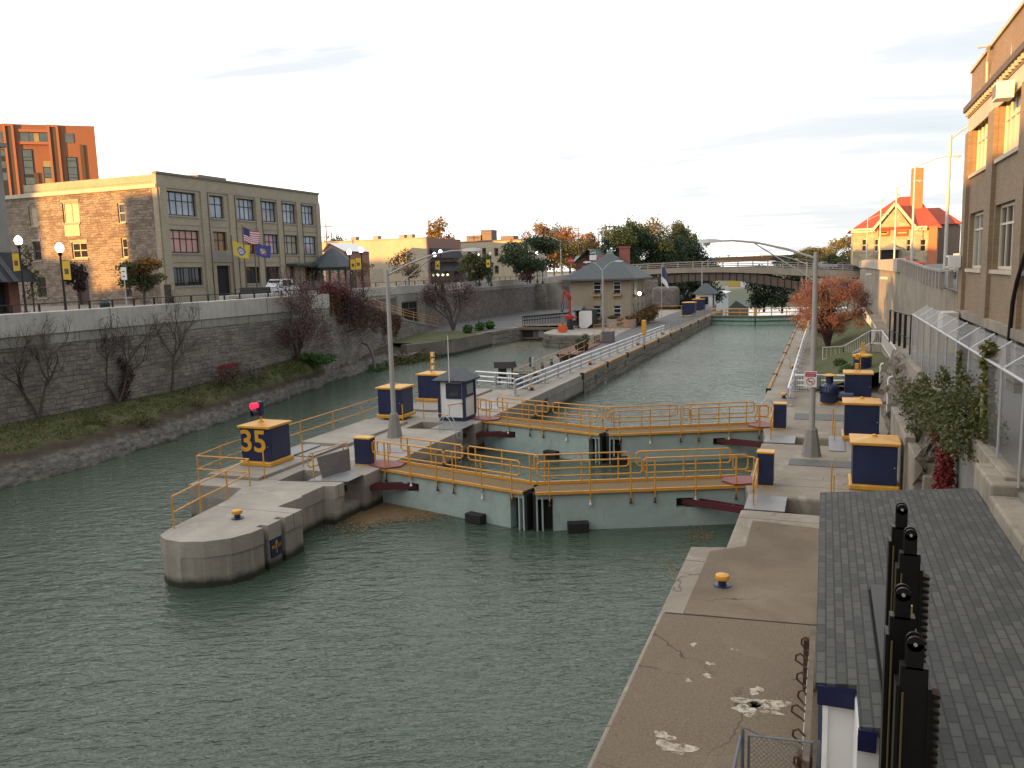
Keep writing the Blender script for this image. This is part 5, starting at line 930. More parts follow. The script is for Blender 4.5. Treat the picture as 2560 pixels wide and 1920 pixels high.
put('shopfront', MB().box(xr_-.01, YC+1.4, GZ, xr_+.06, YE-1.6, 8.4), GLASSD, t, True); put('end_pillar', MB().box(xr_-.3, YE-1.2, GZ, xr_+1.4, YE, 9.0), SILL, t, True)
for k in range(3): put('lit_lamp', MB().ball((xr_+.5, YC+3+k*2.2, 7.55), .22, 8), glow('warm shop lamp', (1, .85, .5), 2), t, True)
for px_ in (890, 945, 1010, 1030): q = gy(px_, 598, YC+4); put('roof_vent', MB().box(q[0]-.5, YC+3, zt_-.2, q[0]+.6, YC+4.2, zt_+1.0), SILL, t, True)
put('blocked_window', MB().box(gy(930, 690, YC)[0], YC-.03, gy(930, 705, YC)[2], gy(958, 690, YC)[0], YC-.004, gy(930, 672, YC)[2]), concrete('patched stucco', (.36, .32, .25), .1, .1), t, True)
YD = gd(1210, 650, 165)[1]; x0_, x1_ = gy(1118, 650, YD)[0], gy(1312, 650, YD)[0]; zt_ = gy(1312, 600, YD)[2]; CR2 = concrete('pale yellow stucco', (.50, .43, .30), .10, .25, grain=.1)
def wy(x0, y0, x1, y1, Yp=None): Yp = Yp or YD; k_ = 640/2212; A = gy(860+x0*k_, 560+(y0+y1)/2*k_, Yp); B = gy(860+x1*k_, 560+(y0+y1)/2*k_, Yp); return (A[0], B[0], gy(860+x0*k_, 560+y1*k_, Yp)[2], gy(860+x0*k_, 560+y0*k_, Yp)[2])
WH = [wy(*r) for r in ((930, 212, 965, 245), (1065, 210, 1100, 262), (1192, 208, 1228, 282), (1298, 207, 1335, 280), (1482, 205, 1518, 275), (988, 366, 1022, 440), (1072, 364, 1100, 440), (1300, 360, 1337, 430), (1465, 360, 1502, 428))]
t = thing('cream_building', 'pale yellow two storey flat roofed building behind the canal wall', 'building', ((x0_+x1_)/2, YD, GZ)); m = MB(); wall(m, 'y', YD, 1, [(x0_-6, GZ), (x1_, GZ), (x1_, zt_), (x0_-6, zt_)], WH, .3); m.poly([(x1_, YD, GZ), (x1_, YD+14, GZ), (x1_, YD+14, zt_), (x1_, YD, zt_)]).poly([(x0_-6, YD, zt_-.5), (x1_, YD, zt_-.5), (x1_, YD+14, zt_-.5), (x0_-6, YD+14, zt_-.5)])
put('wall', m, CR2, t, True); put('coping', MB().box(x0_-6, YD-.1, zt_, x1_+.1, YD+.4, zt_+.25), plain('rust coping', (.17, .10, .07), .7), t, True)
for h in WH: window(t, 'y', YD, 1, h, plain('brown sash', (.11, .07, .055), .6), GLASSD, 1, 2, .3, .22)
for px_, w_, h_ in ((1190, 1.8, 1.6), (1220, 1.2, 2.6), (1272, 1.4, 1.2)): q = gy(px_, 590, YD+6); put('roof_unit', MB().box(q[0]-w_, YD+5, zt_-.4, q[0]+w_, YD+8, zt_+h_), plain('roof plant', (.16, .12, .10), .7), t, True)
# lockhouse
LX0, LX1, LY0, LY1 = -33.0, -24.45, 108.6, 117.6; zE = 6.55; t = thing('lockhouse', 'two storey tan stucco lockhouse with grey hipped roof and red chimney', 'building', ((LX0+LX1)/2, LY0, .3)); LH = concrete('tan stucco', (.315, .265, .19), .12, .25, grain=.15)
k_ = 440/2212
def ly(x0, y0, x1, y1): A = gy(1420+x0*k_, 560+(y0+y1)/2*k_, LY0); B = gy(1420+x1*k_, 560+(y0+y1)/2*k_, LY0); return (A[0], B[0], gy(1420+x0*k_, 560+y1*k_, LY0)[2], gy(1420+x0*k_, 560+y0*k_, LY0)[2])
def lxx(x0, y0, x1, y1): A = gx(1420+x0*k_, 560+(y0+y1)/2*k_, LX1); B = gx(1420+x1*k_, 560+(y0+y1)/2*k_, LX1); u = sorted((A[1], B[1])); return (u[0], u[1], gx(1420+x0*k_, 560+y1*k_, LX1)[2], gx(1420+x0*k_, 560+y0*k_, LX1)[2])
FW = [ly(*r) for r in ((315, 727, 415, 880), (565, 725, 663, 878), (315, 1025, 415, 1175), (567, 1022, 665, 1175))]; rw = [(LY0+.9+k*2.9, LY0+1.9+k*2.9, z0, z0+1.7) for k in range(3) for z0 in (4.1, 1.3)]
m = MB(); wall(m, 'y', LY0, 1, [(LX0, 0), (LX1, 0), (LX1, zE), (LX0, zE)], FW, .25); wall(m, 'x', LX1, -1, [(LY0, 0), (LY1, 0), (LY1, zE), (LY0, zE)], rw, .25); m.poly([(LX0, LY0, 0), (LX0, LY1, 0), (LX0, LY1, zE), (LX0, LY0, zE)]).poly([(LX0, LY1, 0), (LX1, LY1, 0), (LX1, LY1, zE), (LX0, LY1, zE)])
put('wall', m, LH, t, True); put('backing', MB().box(LX0+.3, LY0+.28, .1, LX1-.28, LY1-.2, zE-.1), DARK, t, True)
FLW = leafy('geraniums', [(.30, .03, .03), (.06, .09, .02), (.40, .06, .05), (.05, .07, .02)], .2)
for i, h in enumerate(FW+rw):
    ax_ = ('y', LY0, 1) if i < 4 else ('x', LX1, -1); o = window(t, *ax_, h, WHITE, GLASSD, 1, 3, .25, .09, None, [.36, .72])
    if i < 4:
        put('window_box', MB().box(h[0]-.1, LY0-.4, h[2]-.32, h[1]+.1, LY0-.004, h[2]-.04).box(h[0]+.1, LY0-.25, h[2]-.62, h[0]+.2, LY0-.004, h[2]-.33).box(h[1]-.2, LY0-.25, h[2]-.62, h[1]-.1, LY0-.004, h[2]-.33), paint('tan box', (.38, .27, .12), .7), t, True)
        cloud('flowers', clumps([((h[0]+(h[1]-h[0])*f, LY0-.22, h[2]+.08), (.3, .2, .16)) for f in (.2, .5, .8)], 90, i), FLW, .14, t, i)
    else: cloud('flowers', clumps([((LX1+.2, (h[0]+h[1])/2, h[2]), (.22, .5, .25))], 90, i), FLW, .16, t, i)
e = 1.05; ax_, ay_ = (LX0+LX1)/2+.3, (LY0+LY1)/2; rz0 = zE-.05
m = MB().hexa([(LX0-e, LY0-e, rz0), (LX1+e, LY0-e, rz0), (LX1+e, LY1+e, rz0), (LX0-e, LY1+e, rz0), (ax_-.5, ay_-.5, rz0+3.3), (ax_+.5, ay_-.5, rz0+3.3), (ax_+.5, ay_+.5, rz0+3.3), (ax_-.5, ay_+.5, rz0+3.3)]); put('roof', m, GREYROOF, t, True)
put('eave', MB().box(LX0-e+.05, LY0-e+.05, rz0-.2, LX1+e-.05, LY1+e-.05, rz0-.005), plain('eave brown', (.11, .09, .075), .7), t, True)
put('finial', MB().hexa([(ax_-.6, ay_-.6, rz0+3.15), (ax_+.6, ay_-.6, rz0+3.15), (ax_+.6, ay_+.6, rz0+3.15), (ax_-.6, ay_+.6, rz0+3.15), (ax_-.05, ay_-.05, rz0+4.1), (ax_+.05, ay_-.05, rz0+4.1), (ax_+.05, ay_+.05, rz0+4.1), (ax_-.05, ay_+.05, rz0+4.1)]).tube([(ax_, ay_, rz0+4.5), (ax_, ay_, rz0+7.6)], .035, 5), plain('green copper', (.11, .145, .135), .6), t, True)
put('chimney', MB().box(ax_+1.0, ay_+1.5, rz0+2, ax_+2.3, ay_+2.6, rz0+4.2).box(ax_+.9, ay_+1.4, rz0+4.2, ax_+2.4, ay_+2.7, rz0+4.45), brick('chimney brick', (.28, .075, .05), (.34, .10, .07), (.2, .12, .1)), t, True)
# ---------------------------------------------------------------- arched road bridge
BY = 165.0; t = thing('road_bridge', 'concrete road bridge with shallow arched girders crossing the far end of the lock', 'bridge', (-16, BY, 6)); kx = 680/2212
bp = lambda x, y: gy(1500+x*kx, 600+y*kx, BY)
def band(xs, ytop, ybot, d0, d1):
    m = MB(); T = [bp(x, y) for x, y in zip(xs, ytop)]; B = [bp(x, y) for x, y in zip(xs, ybot)]
    for i in range(len(xs)-1): m.hexa([(B[i][0], BY+d0, B[i][2]), (B[i+1][0], BY+d0, B[i+1][2]), (B[i+1][0], BY+d1, B[i+1][2]), (B[i][0], BY+d1, B[i][2]), (T[i][0], BY+d0, T[i][2]), (T[i+1][0], BY+d0, T[i+1][2]), (T[i+1][0], BY+d1, T[i+1][2]), (T[i][0], BY+d1, T[i][2])])
    return m
xs = [-150, 150, 400, 600, 800, 1000, 1200, 1400, 1650, 1900, 2250]; yt = [262, 246, 236, 228, 224, 221, 224, 228, 237, 246, 256]; ybm = [310, 292, 280, 270, 265, 263, 268, 277, 292, 300, 310]
BC = concrete('bridge concrete', (.36, .305, .235), .25, .45); put('fascia', band(xs, yt, ybm, 0, 13), BC, t, True)
put('roadway', band(xs, [y-2 for y in yt], [y+2 for y in yt], .6, 12.4), ASPH, t, True)
ga_ = [-150, 150, 430, 700, 900, 1100, 1300, 1500, 1650, 1850]; gt = [345, 325, 306, 273, 262, 263, 277, 318, 345, 390]; gb_ = [420, 395, 362, 338, 330, 332, 358, 386, 415, 470]
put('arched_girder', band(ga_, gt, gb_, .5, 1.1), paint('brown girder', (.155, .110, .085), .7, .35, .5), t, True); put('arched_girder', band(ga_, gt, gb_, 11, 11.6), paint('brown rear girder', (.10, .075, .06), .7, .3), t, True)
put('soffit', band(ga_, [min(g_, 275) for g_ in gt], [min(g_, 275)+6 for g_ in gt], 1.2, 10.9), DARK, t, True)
for xq in np.arange(100, 1850, 56):
    a = bp(xq, float(np.interp(xq, ga_, gt))); b = bp(xq, float(np.interp(xq, ga_, gb_))); put('stiffener', MB().box(a[0]-.06, BY+.38, b[2], a[0]+.06, BY+.5, a[2]), DARK, t, True)
for xq in (470, 1310, 1490, 1640): a = bp(xq, float(np.interp(xq, xs, ybm))); b = bp(xq, float(np.interp(xq, ga_, gt))); put('spandrel_post', MB().box(a[0]-.2, BY+.5, b[2]-.2, a[0]+.2, BY+1.1, a[2]+.1), BC, t, True)
RL = plain('bridge rail', (.33, .29, .25), .55, .4)
for j, f in enumerate((0, .36, .68)):
    yr = [(y0*(1-f)+y1*f) for y0, y1 in zip([212, 203, 190, 180, 172, 168, 169, 173, 184, 196, 208], yt)]; put('rail', band(xs, yr, [y+5 for y in yr], .15, .4), RL, t, True); put('rail', band(xs, yr, [y+5 for y in yr], 12.6, 12.8), RL, t, True)
for xq in np.arange(-100, 2200, 122): a = bp(xq, float(np.interp(xq, xs, yt))); b = bp(xq, float(np.interp(xq, xs, [212, 203, 190, 180, 172, 168, 169, 173, 184, 196, 208]))); put('rail_post', MB().box(a[0]-.1, BY+.1, a[2], a[0]+.1, BY+.45, b[2]+.05), RL, t, True)
put('pier', MB().box(-40, BY-.5, -2, -31.5, BY+13, bp(150, 325)[2]), ASHLAR, t, True)
q = gy(1648, 740, 150); one('stone_wing_wall', MB().prism([(gy(1628, 740, 152)[0], 152), (gy(1692, 740, 152)[0], 152), (gy(1692, 740, 152)[0], 156), (gy(1628, 740, 152)[0], 156)], 0, 4.2), STONEF, 'rounded stone wing wall under the bridge behind the navy cabinets', 'wall', bevel=.8, seg=4)
t = thing('railway_bridge', 'dark flat railway bridge far behind the road bridge', 'bridge', gd(1900, 646, 330)); a = gd(1780, 652, 330); b = gd(2010, 649, 330); put('girder', MB().beam((a[0]-30, a[1]-8, a[2]+.0), (b[0]+10, b[1]+6, a[2]+.6), 5, 2.2), plain('dark girder', (.03, .028, .03), .7), t, True)
m = MB()
for i in range(24): p = lerp((a[0]-30, a[1]-8, a[2]+1.1), (b[0]+10, b[1]+6, a[2]+1.7), i/23); m.box(p[0]-.1, p[1]-.1, p[2], p[0]+.1, p[1]+.1, p[2]+1.2)
put('railing', m, BLACK, t, True)
# ---------------------------------------------------------------- red roofed stone house
HY = 172.; kk = 400/1952
hp = lambda x, y, Yp=HY: gy(2080+x*kk, 380+y*kk, Yp)
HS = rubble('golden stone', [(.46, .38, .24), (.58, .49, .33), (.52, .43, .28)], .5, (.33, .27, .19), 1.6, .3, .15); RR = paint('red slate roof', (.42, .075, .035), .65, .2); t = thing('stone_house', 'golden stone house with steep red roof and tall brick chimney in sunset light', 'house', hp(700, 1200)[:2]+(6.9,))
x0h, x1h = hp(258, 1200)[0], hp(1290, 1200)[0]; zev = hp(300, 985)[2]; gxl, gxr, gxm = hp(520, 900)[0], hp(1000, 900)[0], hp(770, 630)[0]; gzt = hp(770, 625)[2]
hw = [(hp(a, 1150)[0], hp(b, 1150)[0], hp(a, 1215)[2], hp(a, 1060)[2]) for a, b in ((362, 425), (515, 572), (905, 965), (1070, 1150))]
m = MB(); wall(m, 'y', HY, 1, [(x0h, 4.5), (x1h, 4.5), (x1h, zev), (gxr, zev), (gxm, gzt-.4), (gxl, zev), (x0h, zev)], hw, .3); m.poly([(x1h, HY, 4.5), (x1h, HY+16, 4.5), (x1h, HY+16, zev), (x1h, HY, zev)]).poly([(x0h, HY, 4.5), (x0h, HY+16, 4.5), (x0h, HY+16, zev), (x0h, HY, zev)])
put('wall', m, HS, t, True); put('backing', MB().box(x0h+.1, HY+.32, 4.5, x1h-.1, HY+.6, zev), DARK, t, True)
CE = paint('cream eave', (.70, .62, .48), .6); put('eave', MB().box(x0h-.5, HY-.5, zev-.05, gxl+.1, HY-.004, zev+.75), CE, t, True); put('eave', MB().box(gxr-.1, HY-.5, zev-.05, x1h-2.0, HY-.004, zev+.75), CE, t, True)
zr1 = hp(860, 515)[2]; rx0, rx1 = hp(860, 515)[0], hp(1080, 512)[0]; yr = HY+7
m = MB().hexa([(x0h-.9, HY-.6, zev+.3), (x1h+.6, HY-.6, zev+.3), (x1h+.6, HY+15, zev+.3), (x0h-.9, HY+15, zev+.3), (rx0, yr, zr1), (rx1, yr, zr1), (rx1, yr+1, zr1), (rx0, yr+1, zr1)]); m.poly([(gxl-.5, HY-.7, zev+.1), (gxm, HY-.7, gzt), (gxm, HY+8, gzt)]).poly([(gxr+.5, HY-.7, zev+.1), (gxm, HY-.7, gzt), (gxm, HY+8, gzt)])
put('roof', m, RR, t, True); put('gable_trim', MB().beam((gxl-.6, HY-.72, zev+.05), (gxm, HY-.72, gzt), .12, .5).beam((gxm, HY-.72, gzt), (gxr+.6, HY-.72, zev+.05), .12, .5), paint('cream trim', (.70, .60, .42), .6), t, True)
cx0, cx1 = hp(1000, 300)[0], hp(1110, 300)[0]; put('chimney', MB().box(cx0, HY+4, zev, cx1+.5, HY+6, hp(1050, 165)[2]), brick('orange chimney brick', (.46, .15, .06), (.52, .18, .08), (.4, .2, .12), .3, .1), t, True)
put('side_stack', MB().box(hp(1180, 1000)[0], HY-.55, 4.5, hp(1280, 1000)[0], HY-.01, hp(1230, 905)[2]), brick('orange brick stack', (.46, .15, .06), (.52, .18, .08), (.4, .2, .12), .3, .1), t, True)
m = MB(); wx0, wx1 = hp(1210, 700)[0], hp(1520, 700)[0]; zw = hp(1350, 860)[2]; zt2 = hp(1450, 622)[2]
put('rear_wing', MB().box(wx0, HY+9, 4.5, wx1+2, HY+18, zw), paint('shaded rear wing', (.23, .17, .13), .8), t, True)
put('rear_roof', MB().hexa([(wx0-3, HY+8.4, zw), (wx1+2.4, HY+8.4, zw), (wx1+2.4, HY+18.6, zw), (wx0-3, HY+18.6, zw), (wx0-3, HY+13, zt2), (wx1-1.4, HY+13, zt2), (wx1-1.4, HY+14, zt2), (wx0-3, HY+14, zt2)]), RR, t, True)
for i, h in enumerate(hw): window(t, 'y', HY, 1, h, CREAM, GLASSD, 1, 2, .3, .16)
for x0, x1, s_, wd_ in ((565, 705, 'The Coffee Bar', 1), (780, 930, 'Scott D. Miller', 0)):
    a, b = hp(x0, 1000), hp(x1, 1000); z0, z1 = hp(x0, 1030)[2], hp(x0, 955)[2]; sb = put('sign_board', MB().box(a[0], HY-.16, z0, b[0], HY-.06, z1), plain('brown sign', (.22, .07, .035), .6), t, True)
    put('pale_stripe', MB().box(a[0]+.3, HY-.18, z1-.62, b[0]-.3, HY-.162, z1-.38), paint('gold sign stripe', (.7, .45, .12), .5), sb, True)
    if wd_: put('sign_bar', MB().box(a[0]+.25, HY-.18, z0+.35, b[0]-.5, HY-.162, z0+.75), paint('yellow bar', (.75, .6, .1), .5), sb, True)
ax_ = hp(700, 1180); put('porch', MB().box(hp(600, 1200)[0], HY-2.5, 4.5, hp(800, 1200)[0], HY-.02, hp(700, 1205)[2]), DARK, t, True); m = MB(); p0, p1 = hp(575, 1200)[0], hp(830, 1200)[0]; zp = hp(700, 1195)[2]; zq = hp(700, 1125)[2]
put('porch_roof', m.hexa([(p0, HY-2.9, zp), (p1, HY-2.9, zp), (p1, HY-.01, zp), (p0, HY-.01, zp), ((p0+p1)/2-.1, HY-1.5, zq), ((p0+p1)/2+.1, HY-1.5, zq), ((p0+p1)/2+.1, HY-.01, zq), ((p0+p1)/2-.1, HY-.01, zq)]), plain('porch roof', (.3, .24, .2), .7), t, True)
# ---------------------------------------------------------------- unseen blocks added behind the viewer, heights set to keep the lock in shade
TB = brick('shade block brick', (.26, .14, .09), (.32, .18, .12), (.28, .24, .2), .22, .075); sun_l = lambda x, y, z, yb=-34.: (x-(y-yb)*SUN_D[0]/SUN_D[1], z+(y-yb)/SUN_D[1]*math.tan(R(SUN_EL)))
def block(x0, x1, h, lb, y=-34., d=12, gable=None):
    m = MB().box(min(x0, x1), y-d, -2, max(x0, x1), y, h)
    if gable: m.prism([(x0, y), (x1, y), (x1, y-d), (x0, y-d)], h, h+.01); m.hexa([(x0, y-d, h), (x1, y-d, h), (x1, y, h), (x0, y, h), (x0, y-d, h+.02), (x1, y-d, h+gable), (x1, y, h+gable), (x0, y, h+.02)])
    tt = thing('shade_caster_block', lb, 'building', ((x0+x1)/2, y, 0)); put('wall', m, TB, tt, True)

for x0, x1, h, lb, gb in ((-60.9, 40, 16.7, 'long added shade block nearest behind the viewer', 0), (-77, -60.9, 9.4, 'lowest added shade block behind the viewer', 0), (-80.8, -77, 11.5, 'narrow added shade block behind the viewer', 0), (-104, -80.8, 18.0, 'mid height added shade block behind the viewer', 0), (-121, -104, 22.6, 'tall added shade block behind the viewer', 0),
                       (-133, -121, 12.6, 'low gabled added shade block behind the viewer', 1.2), (-139.5, -133, 17.0, 'stepped added shade block behind the viewer', 0), (-165, -139.5, 27, 'tallest added shade block behind the viewer', 0), (-168, -165, 20.0, 'added shade block beside the tallest one behind the viewer', 0), (-175, -168, 17.0, 'far added shade block behind the viewer', 1.0), (-182, -175, 21.5, 'far tall added shade block behind the viewer', 0), (-270, -182, 19.0, 'farthest added shade block behind the viewer', 0)):
    block(x0, x1, h, lb, gable=gb)
# ---------------------------------------------------------------- trees and shrubs
BARK = plain('grey brown bark', (.085, .068, .056), .9, 0, .3, 8); BARKD = plain('dark twig bark', (.055, .036, .036), .9, 0, .3, 8)
def grow(m, p, d, L, r, lv, rnd, tips, spread=.55, kids_=3, upb=.12, nseg=3, mids=None):
    pts = [Vector(p)]; d = Vector(d).normalized(); rs = [r]
    for i in range(nseg):
        d = (d+Vector((rnd.gauss(0, .13), rnd.gauss(0, .13), rnd.gauss(0, .08)+upb*.4))).normalized(); pts.append(pts[-1]+d*L/nseg); rs.append(r*(1-.42*(i+1)/nseg))
    m.tube(pts, rs, 6 if lv > 2 else 3, False)
    if mids is not None and lv <= 2: mids += [tuple(q) for q in pts[1:]]
    if lv == 0: tips.append(tuple(pts[-1])); return
    for i in range(kids_+(rnd.random() < .4)):
        a = rnd.uniform(0, 6.283); u = d.cross(Vector((math.cos(a), math.sin(a), .3))).normalized(); nd = (d+u*rnd.uniform(.5, 1.2)*spread*1.4+Vector((0, 0, upb))).normalized()
        f = rnd.uniform(.45, 1) if i else 1.; q = pts[0].lerp(pts[-1], f) if f < 1 else pts[-1]
        grow(m, q, nd, L*rnd.uniform(.58, .84), r*(.56 if i else .6), lv-1, rnd, tips, spread, kids_, upb, nseg, mids)
def twigtree(name, label, base, h, r, seed, leaf=None, nleaf=0, lsize=.09, lv=4, spread=.6, lean=(0, 0), group=None, stems=1, bark=None, jitter=.12, kids_=3):
    rnd = random.Random(seed); t = thing(name, label, 'tree', base, 0, group); m = MB(); tips = []; mids = []
    for s_ in range(stems):
        a = s_*2.4+seed; ln = (lean[0]+(math.cos(a)*.35 if stems > 1 else 0), lean[1]+(math.sin(a)*.35 if stems > 1 else 0), 1.)
        grow(m, base, ln, h*.34, r, lv, rnd, tips, spread, kids_, .10, 3, mids)
    put('branches', m, bark or BARK, t, True, fix=False)
    if leaf:
        rg = np.random.default_rng(seed); P = np.array(tips+mids); C = P[rg.integers(0, len(P), nleaf)]+rg.normal(size=(nleaf, 3))*jitter; cloud('leaves', C, leaf, lsize, t, seed)
    return t
DRED = leafy('dark red leaves', [(.075, .022, .028), (.12, .04, .045), (.05, .025, .03), (.15, .06, .06), (.095, .05, .05)], .2)
BROWNL = leafy('dry brown leaves', [(.10, .06, .04), (.16, .10, .06), (.07, .04, .03), (.13, .05, .04)], .2)
GREENS = leafy('juniper green', [(.03, .08, .014), (.055, .13, .024), (.085, .17, .035), (.035, .09, .018)], .2)
OLIVE = leafy('olive scrub', [(.075, .095, .024), (.12, .125, .035), (.16, .135, .05), (.055, .08, .02), (.18, .085, .04)], .2)
CRIM = leafy('crimson ivy', [(.20, .02, .025), (.30, .03, .03), (.14, .02, .02), (.24, .05, .03)], .25)
zq = lambda x, y, z=.35: gz(x, y, z)
def bx_(x, y):    # point of the bank under a photo pixel
    z = .3
    for _ in range(6):
        p = gz(x, y, z); a, b = bank_w(p[1]), bank_b(p[1]); tt = min(.97, max(0, (a-p[0])/max(abs(a-b), .3))); z = .5*z+.5*bank_pt(p[1], tt)[2]
    return (max(p[0], bank_b(p[1])+.25), p[1], bank_pt(p[1], tt)[2])
twigtree('bare_tree', 'bare two trunked tree at the far left foot of the retaining wall', bx_(70, 1046), 6.6, .10, 11, BROWNL, 260, .09, 5, .62, stems=2)
twigtree('bare_tree', 'bare tree wrapped in dark ivy against the retaining wall', bx_(268, 1006), 7.4, .10, 5, DRED, 700, .10, 4, .5, stems=3)
twigtree('bare_tree', 'slender bare tree third from the left along the retaining wall', bx_(428, 982), 7.4, .11, 21, BROWNL, 500, .09, 5, .66)
twigtree('red_tree', 'dark red leaved tree before the end of the near retaining wall', bx_(690, 897), 8.2, .13, 31, DRED, 6500, .13, 4, .80, stems=3, jitter=.35)
twigtree('red_tree', 'dark red leaved tree leaning over the bank beside the tall pier lamp', bx_(850, 890), 9.2, .17, 41, DRED, 9000, .13, 4, .85, stems=4, jitter=.35)
twigtree('red_tree', 'dark red leaved tree with forked trunk on the lawn by the basin', gz(1133, 826, .35), 8.6, .20, 54, DRED, 3600, .20, 4, .62, stems=3, jitter=.4)
for tr2, cs_, n_ in ((bx_(690, 897), [((0, 0, 2.4), (1.5, 2.0, 1.3)), ((.3, 1.6, 2.9), (1.2, 1.5, 1.0)), ((.2, -1.5, 2.2), (1.1, 1.4, 1.0))], 2600), (bx_(850, 890), [((0, 0, 2.8), (1.8, 2.6, 1.5)), ((.5, 2.4, 2.9), (1.5, 2.0, 1.2)), ((.5, -2.2, 2.7), (1.5, 2.0, 1.2))], 4200)):
    tt_ = [o for o in bpy.data.objects if o.name.startswith('red_tree') and o.parent is None and abs(o.location.x-tr2[0]) < .01 and abs(o.location.y-tr2[1]) < .01][0]
    cloud('leaves', clumps([((tr2[0]+c[0], tr2[1]+c[1], tr2[2]+c[2]), r) for c, r in cs_], n_, 77, .2), DRED, .12, tt_, 78)
    m = MB(); rnd = random.Random(3)
    for c, r in cs_:
        for _ in range(60): q = tuple(tr2[i]+c[i]+rnd.uniform(-1, 1)*r[i] for i in range(3)); m.tube([(tr2[0]*.35+q[0]*.65, tr2[1]*.35+q[1]*.65, tr2[2]*.35+q[2]*.65), q], [.02, .005], 3, False)
    put('twigs', m, BARKD, tt_, True, fix=False)
def shrub(name, label, cs, n, mat, size, seed, group=None, stem=True, cat='shrub', flat=0, shell=.55):
    c0 = cs[0][0]; t = thing(name, label, cat, (c0[0], c0[1], c0[2]-cs[0][1][2]), 0, group); cloud('foliage', clumps(cs, n, seed, shell), mat, size, t, seed, flat)
    if stem:
        m = MB(); rnd = random.Random(seed)
        for c, r in cs[:5]:
            for _ in range(4): m.tube([(c0[0]+rnd.uniform(-.1, .1), c0[1]+rnd.uniform(-.1, .1), c0[2]-cs[0][1][2]), tuple(np.array(c)+np.array(r)*np.array([rnd.uniform(-.7, .7) for _ in range(3)]))], [.022, .006], 4, False)
        put('stems', m, BARKD, t, True, fix=False)
    return t
def around(p, k): return [((p[0]+a, p[1]+b, p[2]+c), r) for a, b, c, r in k]
shrub('shrub', 'dark ivy column climbing the bare tree trunk on the left', around(bx_(268, 1002), [(0, 0, .7, (.35, .4, .8)), (.1, .3, 1.7, (.35, .45, .8)), (-.1, .1, 2.4, (.25, .3, .5))]), 1300, leafy('dark ivy', [(.03, .035, .015), (.05, .03, .02), (.12, .025, .03), (.04, .045, .02)], .2), .12, 5, stem=False)
shrub('shrub', 'burning red topped shrub on the grass bank', around(bx_(560, 968), [(0, 0, .8, (.9, 1.0, .55)), (.1, .9, 1.0, (.7, .9, .45))]), 1500, BROWNL, .12, 6)
shrub('shrub', 'crimson crown of leaves on the bank shrub', around(bx_(565, 968), [(0, 0, 1.45, (.6, .8, .16)), (0, .9, 1.5, (.5, .7, .14))]), 900, CRIM, .10, 8, stem=False)
shrub('shrub', 'grey leafless shrub behind the red topped one', around(bx_(630, 955), [(-.3, .4, .7, (.9, 1.4, .6))]), 500, leafy('grey twigs', [(.11, .095, .09), (.15, .13, .125), (.08, .07, .065)], .1), .13, 9)
shrub('juniper', 'spreading bright green juniper on the bank', around(bx_(770, 920), [(0, 0, .45, (1.3, 1.2, .32)), (.7, 1.1, .3, (1.2, 1.3, .3)), (-.6, -.8, .6, (1.1, 1.2, .30)), (-1.2, .6, .7, (1.1, 1.3, .28)), (1.4, .2, .1, (.9, 1.0, .28))]), 6500, GREENS, .17, 10, flat=.3)
shrub('juniper', 'green juniper spilling to the water beside the lamp post', around(bx_(945, 905), [(0, 0, .35, (1.0, 1.6, .45)), (1.0, .8, .0, (.9, 1.3, .4)), (-1.0, .6, .6, (1.0, 1.5, .4))]), 3800, GREENS, .18, 12)
shrub('shrub', 'small dark green shrub left of the green juniper by the lamp', around(bx_(880, 893), [(-.3, 0, .5, (.8, 1.0, .4))]), 1300, leafy('dull green', [(.035, .055, .02), (.06, .075, .03), (.045, .06, .025)], .2), .14, 13)
shrub('scrub', 'olive and russet scrub along the water beyond the lamp post', around(bx_(1010, 890), [(0, 0, .7, (1.3, 1.8, .7)), (.6, 2.6, .6, (1.2, 1.8, .7)), (.5, 5.0, .5, (1.2, 2.0, .6)), (-1.2, 1.2, .9, (1.1, 1.8, .6)), (1.2, 1.0, .0, (.9, 2.2, .5)), (-.6, -2.0, .5, (1.1, 1.4, .5))]), 6500, OLIVE, .18, 14)
for i, (px, py) in enumerate(((235, 1120), (345, 1056), (60, 1180), (470, 1010), (640, 1000))):
    p = bx_(px, py); shrub('scrub', 'low scrub tuft at the rock edge of the bank, %s from the left' % ('second', 'third', 'first', 'fourth', 'fifth')[i], around(p, [(0, 0, .1, (.6, .9, .32)), (.3, .5, -.1, (.5, .6, .3))]), 700, OLIVE, .12, 20+i, 'low scrub tufts along the bank edge')
# vines on the ramp wall
IVY = leafy('autumn vine', [(.16, .03, .03), (.22, .06, .03), (.07, .08, .02), (.11, .09, .03), (.10, .025, .03)], .2)
rgv = np.random.default_rng(77); n = 6500; yv = rgv.uniform(62, 84, n); xv = np.interp(yv, [62, 67, 75, 88, 101], [-41.3, -42.6, -44.6, -47.2, -49.6]); zv = np.interp(yv, [62, 67, 75, 88], [6.1, 5.6, 4.3, 2.3]); dr = rgv.random(n)**1.6*(1.2+1.4*np.abs(np.sin(yv*.9))); 
t = thing('vine', 'autumn coloured vine tumbling over the ramp wall', 'vine', (-43, 70, 4)); cloud('leaves', np.stack([xv+.15+rgv.normal(size=n)*.12, yv, zv+.15-dr], 1), IVY, .22, t, 3)
n = 3000; a_ = rgv.random((n, 3)); t = thing('vine', 'dark red vine mound covering the end post of the near wall', 'vine', (-41.6, 62.5, 6)); cloud('leaves', clumps([((-41.6, 62.6, 6.6), (.7, 1.4, .9)), ((-42.0, 65.2, 6.2), (.7, 1.3, .7)), ((-41.8, 60.5, 5.4), (.6, 1.2, .8))], n, 7), leafy('dark red vine', [(.10, .022, .025), (.16, .035, .03), (.07, .02, .022)], .2), .2, t, 4)
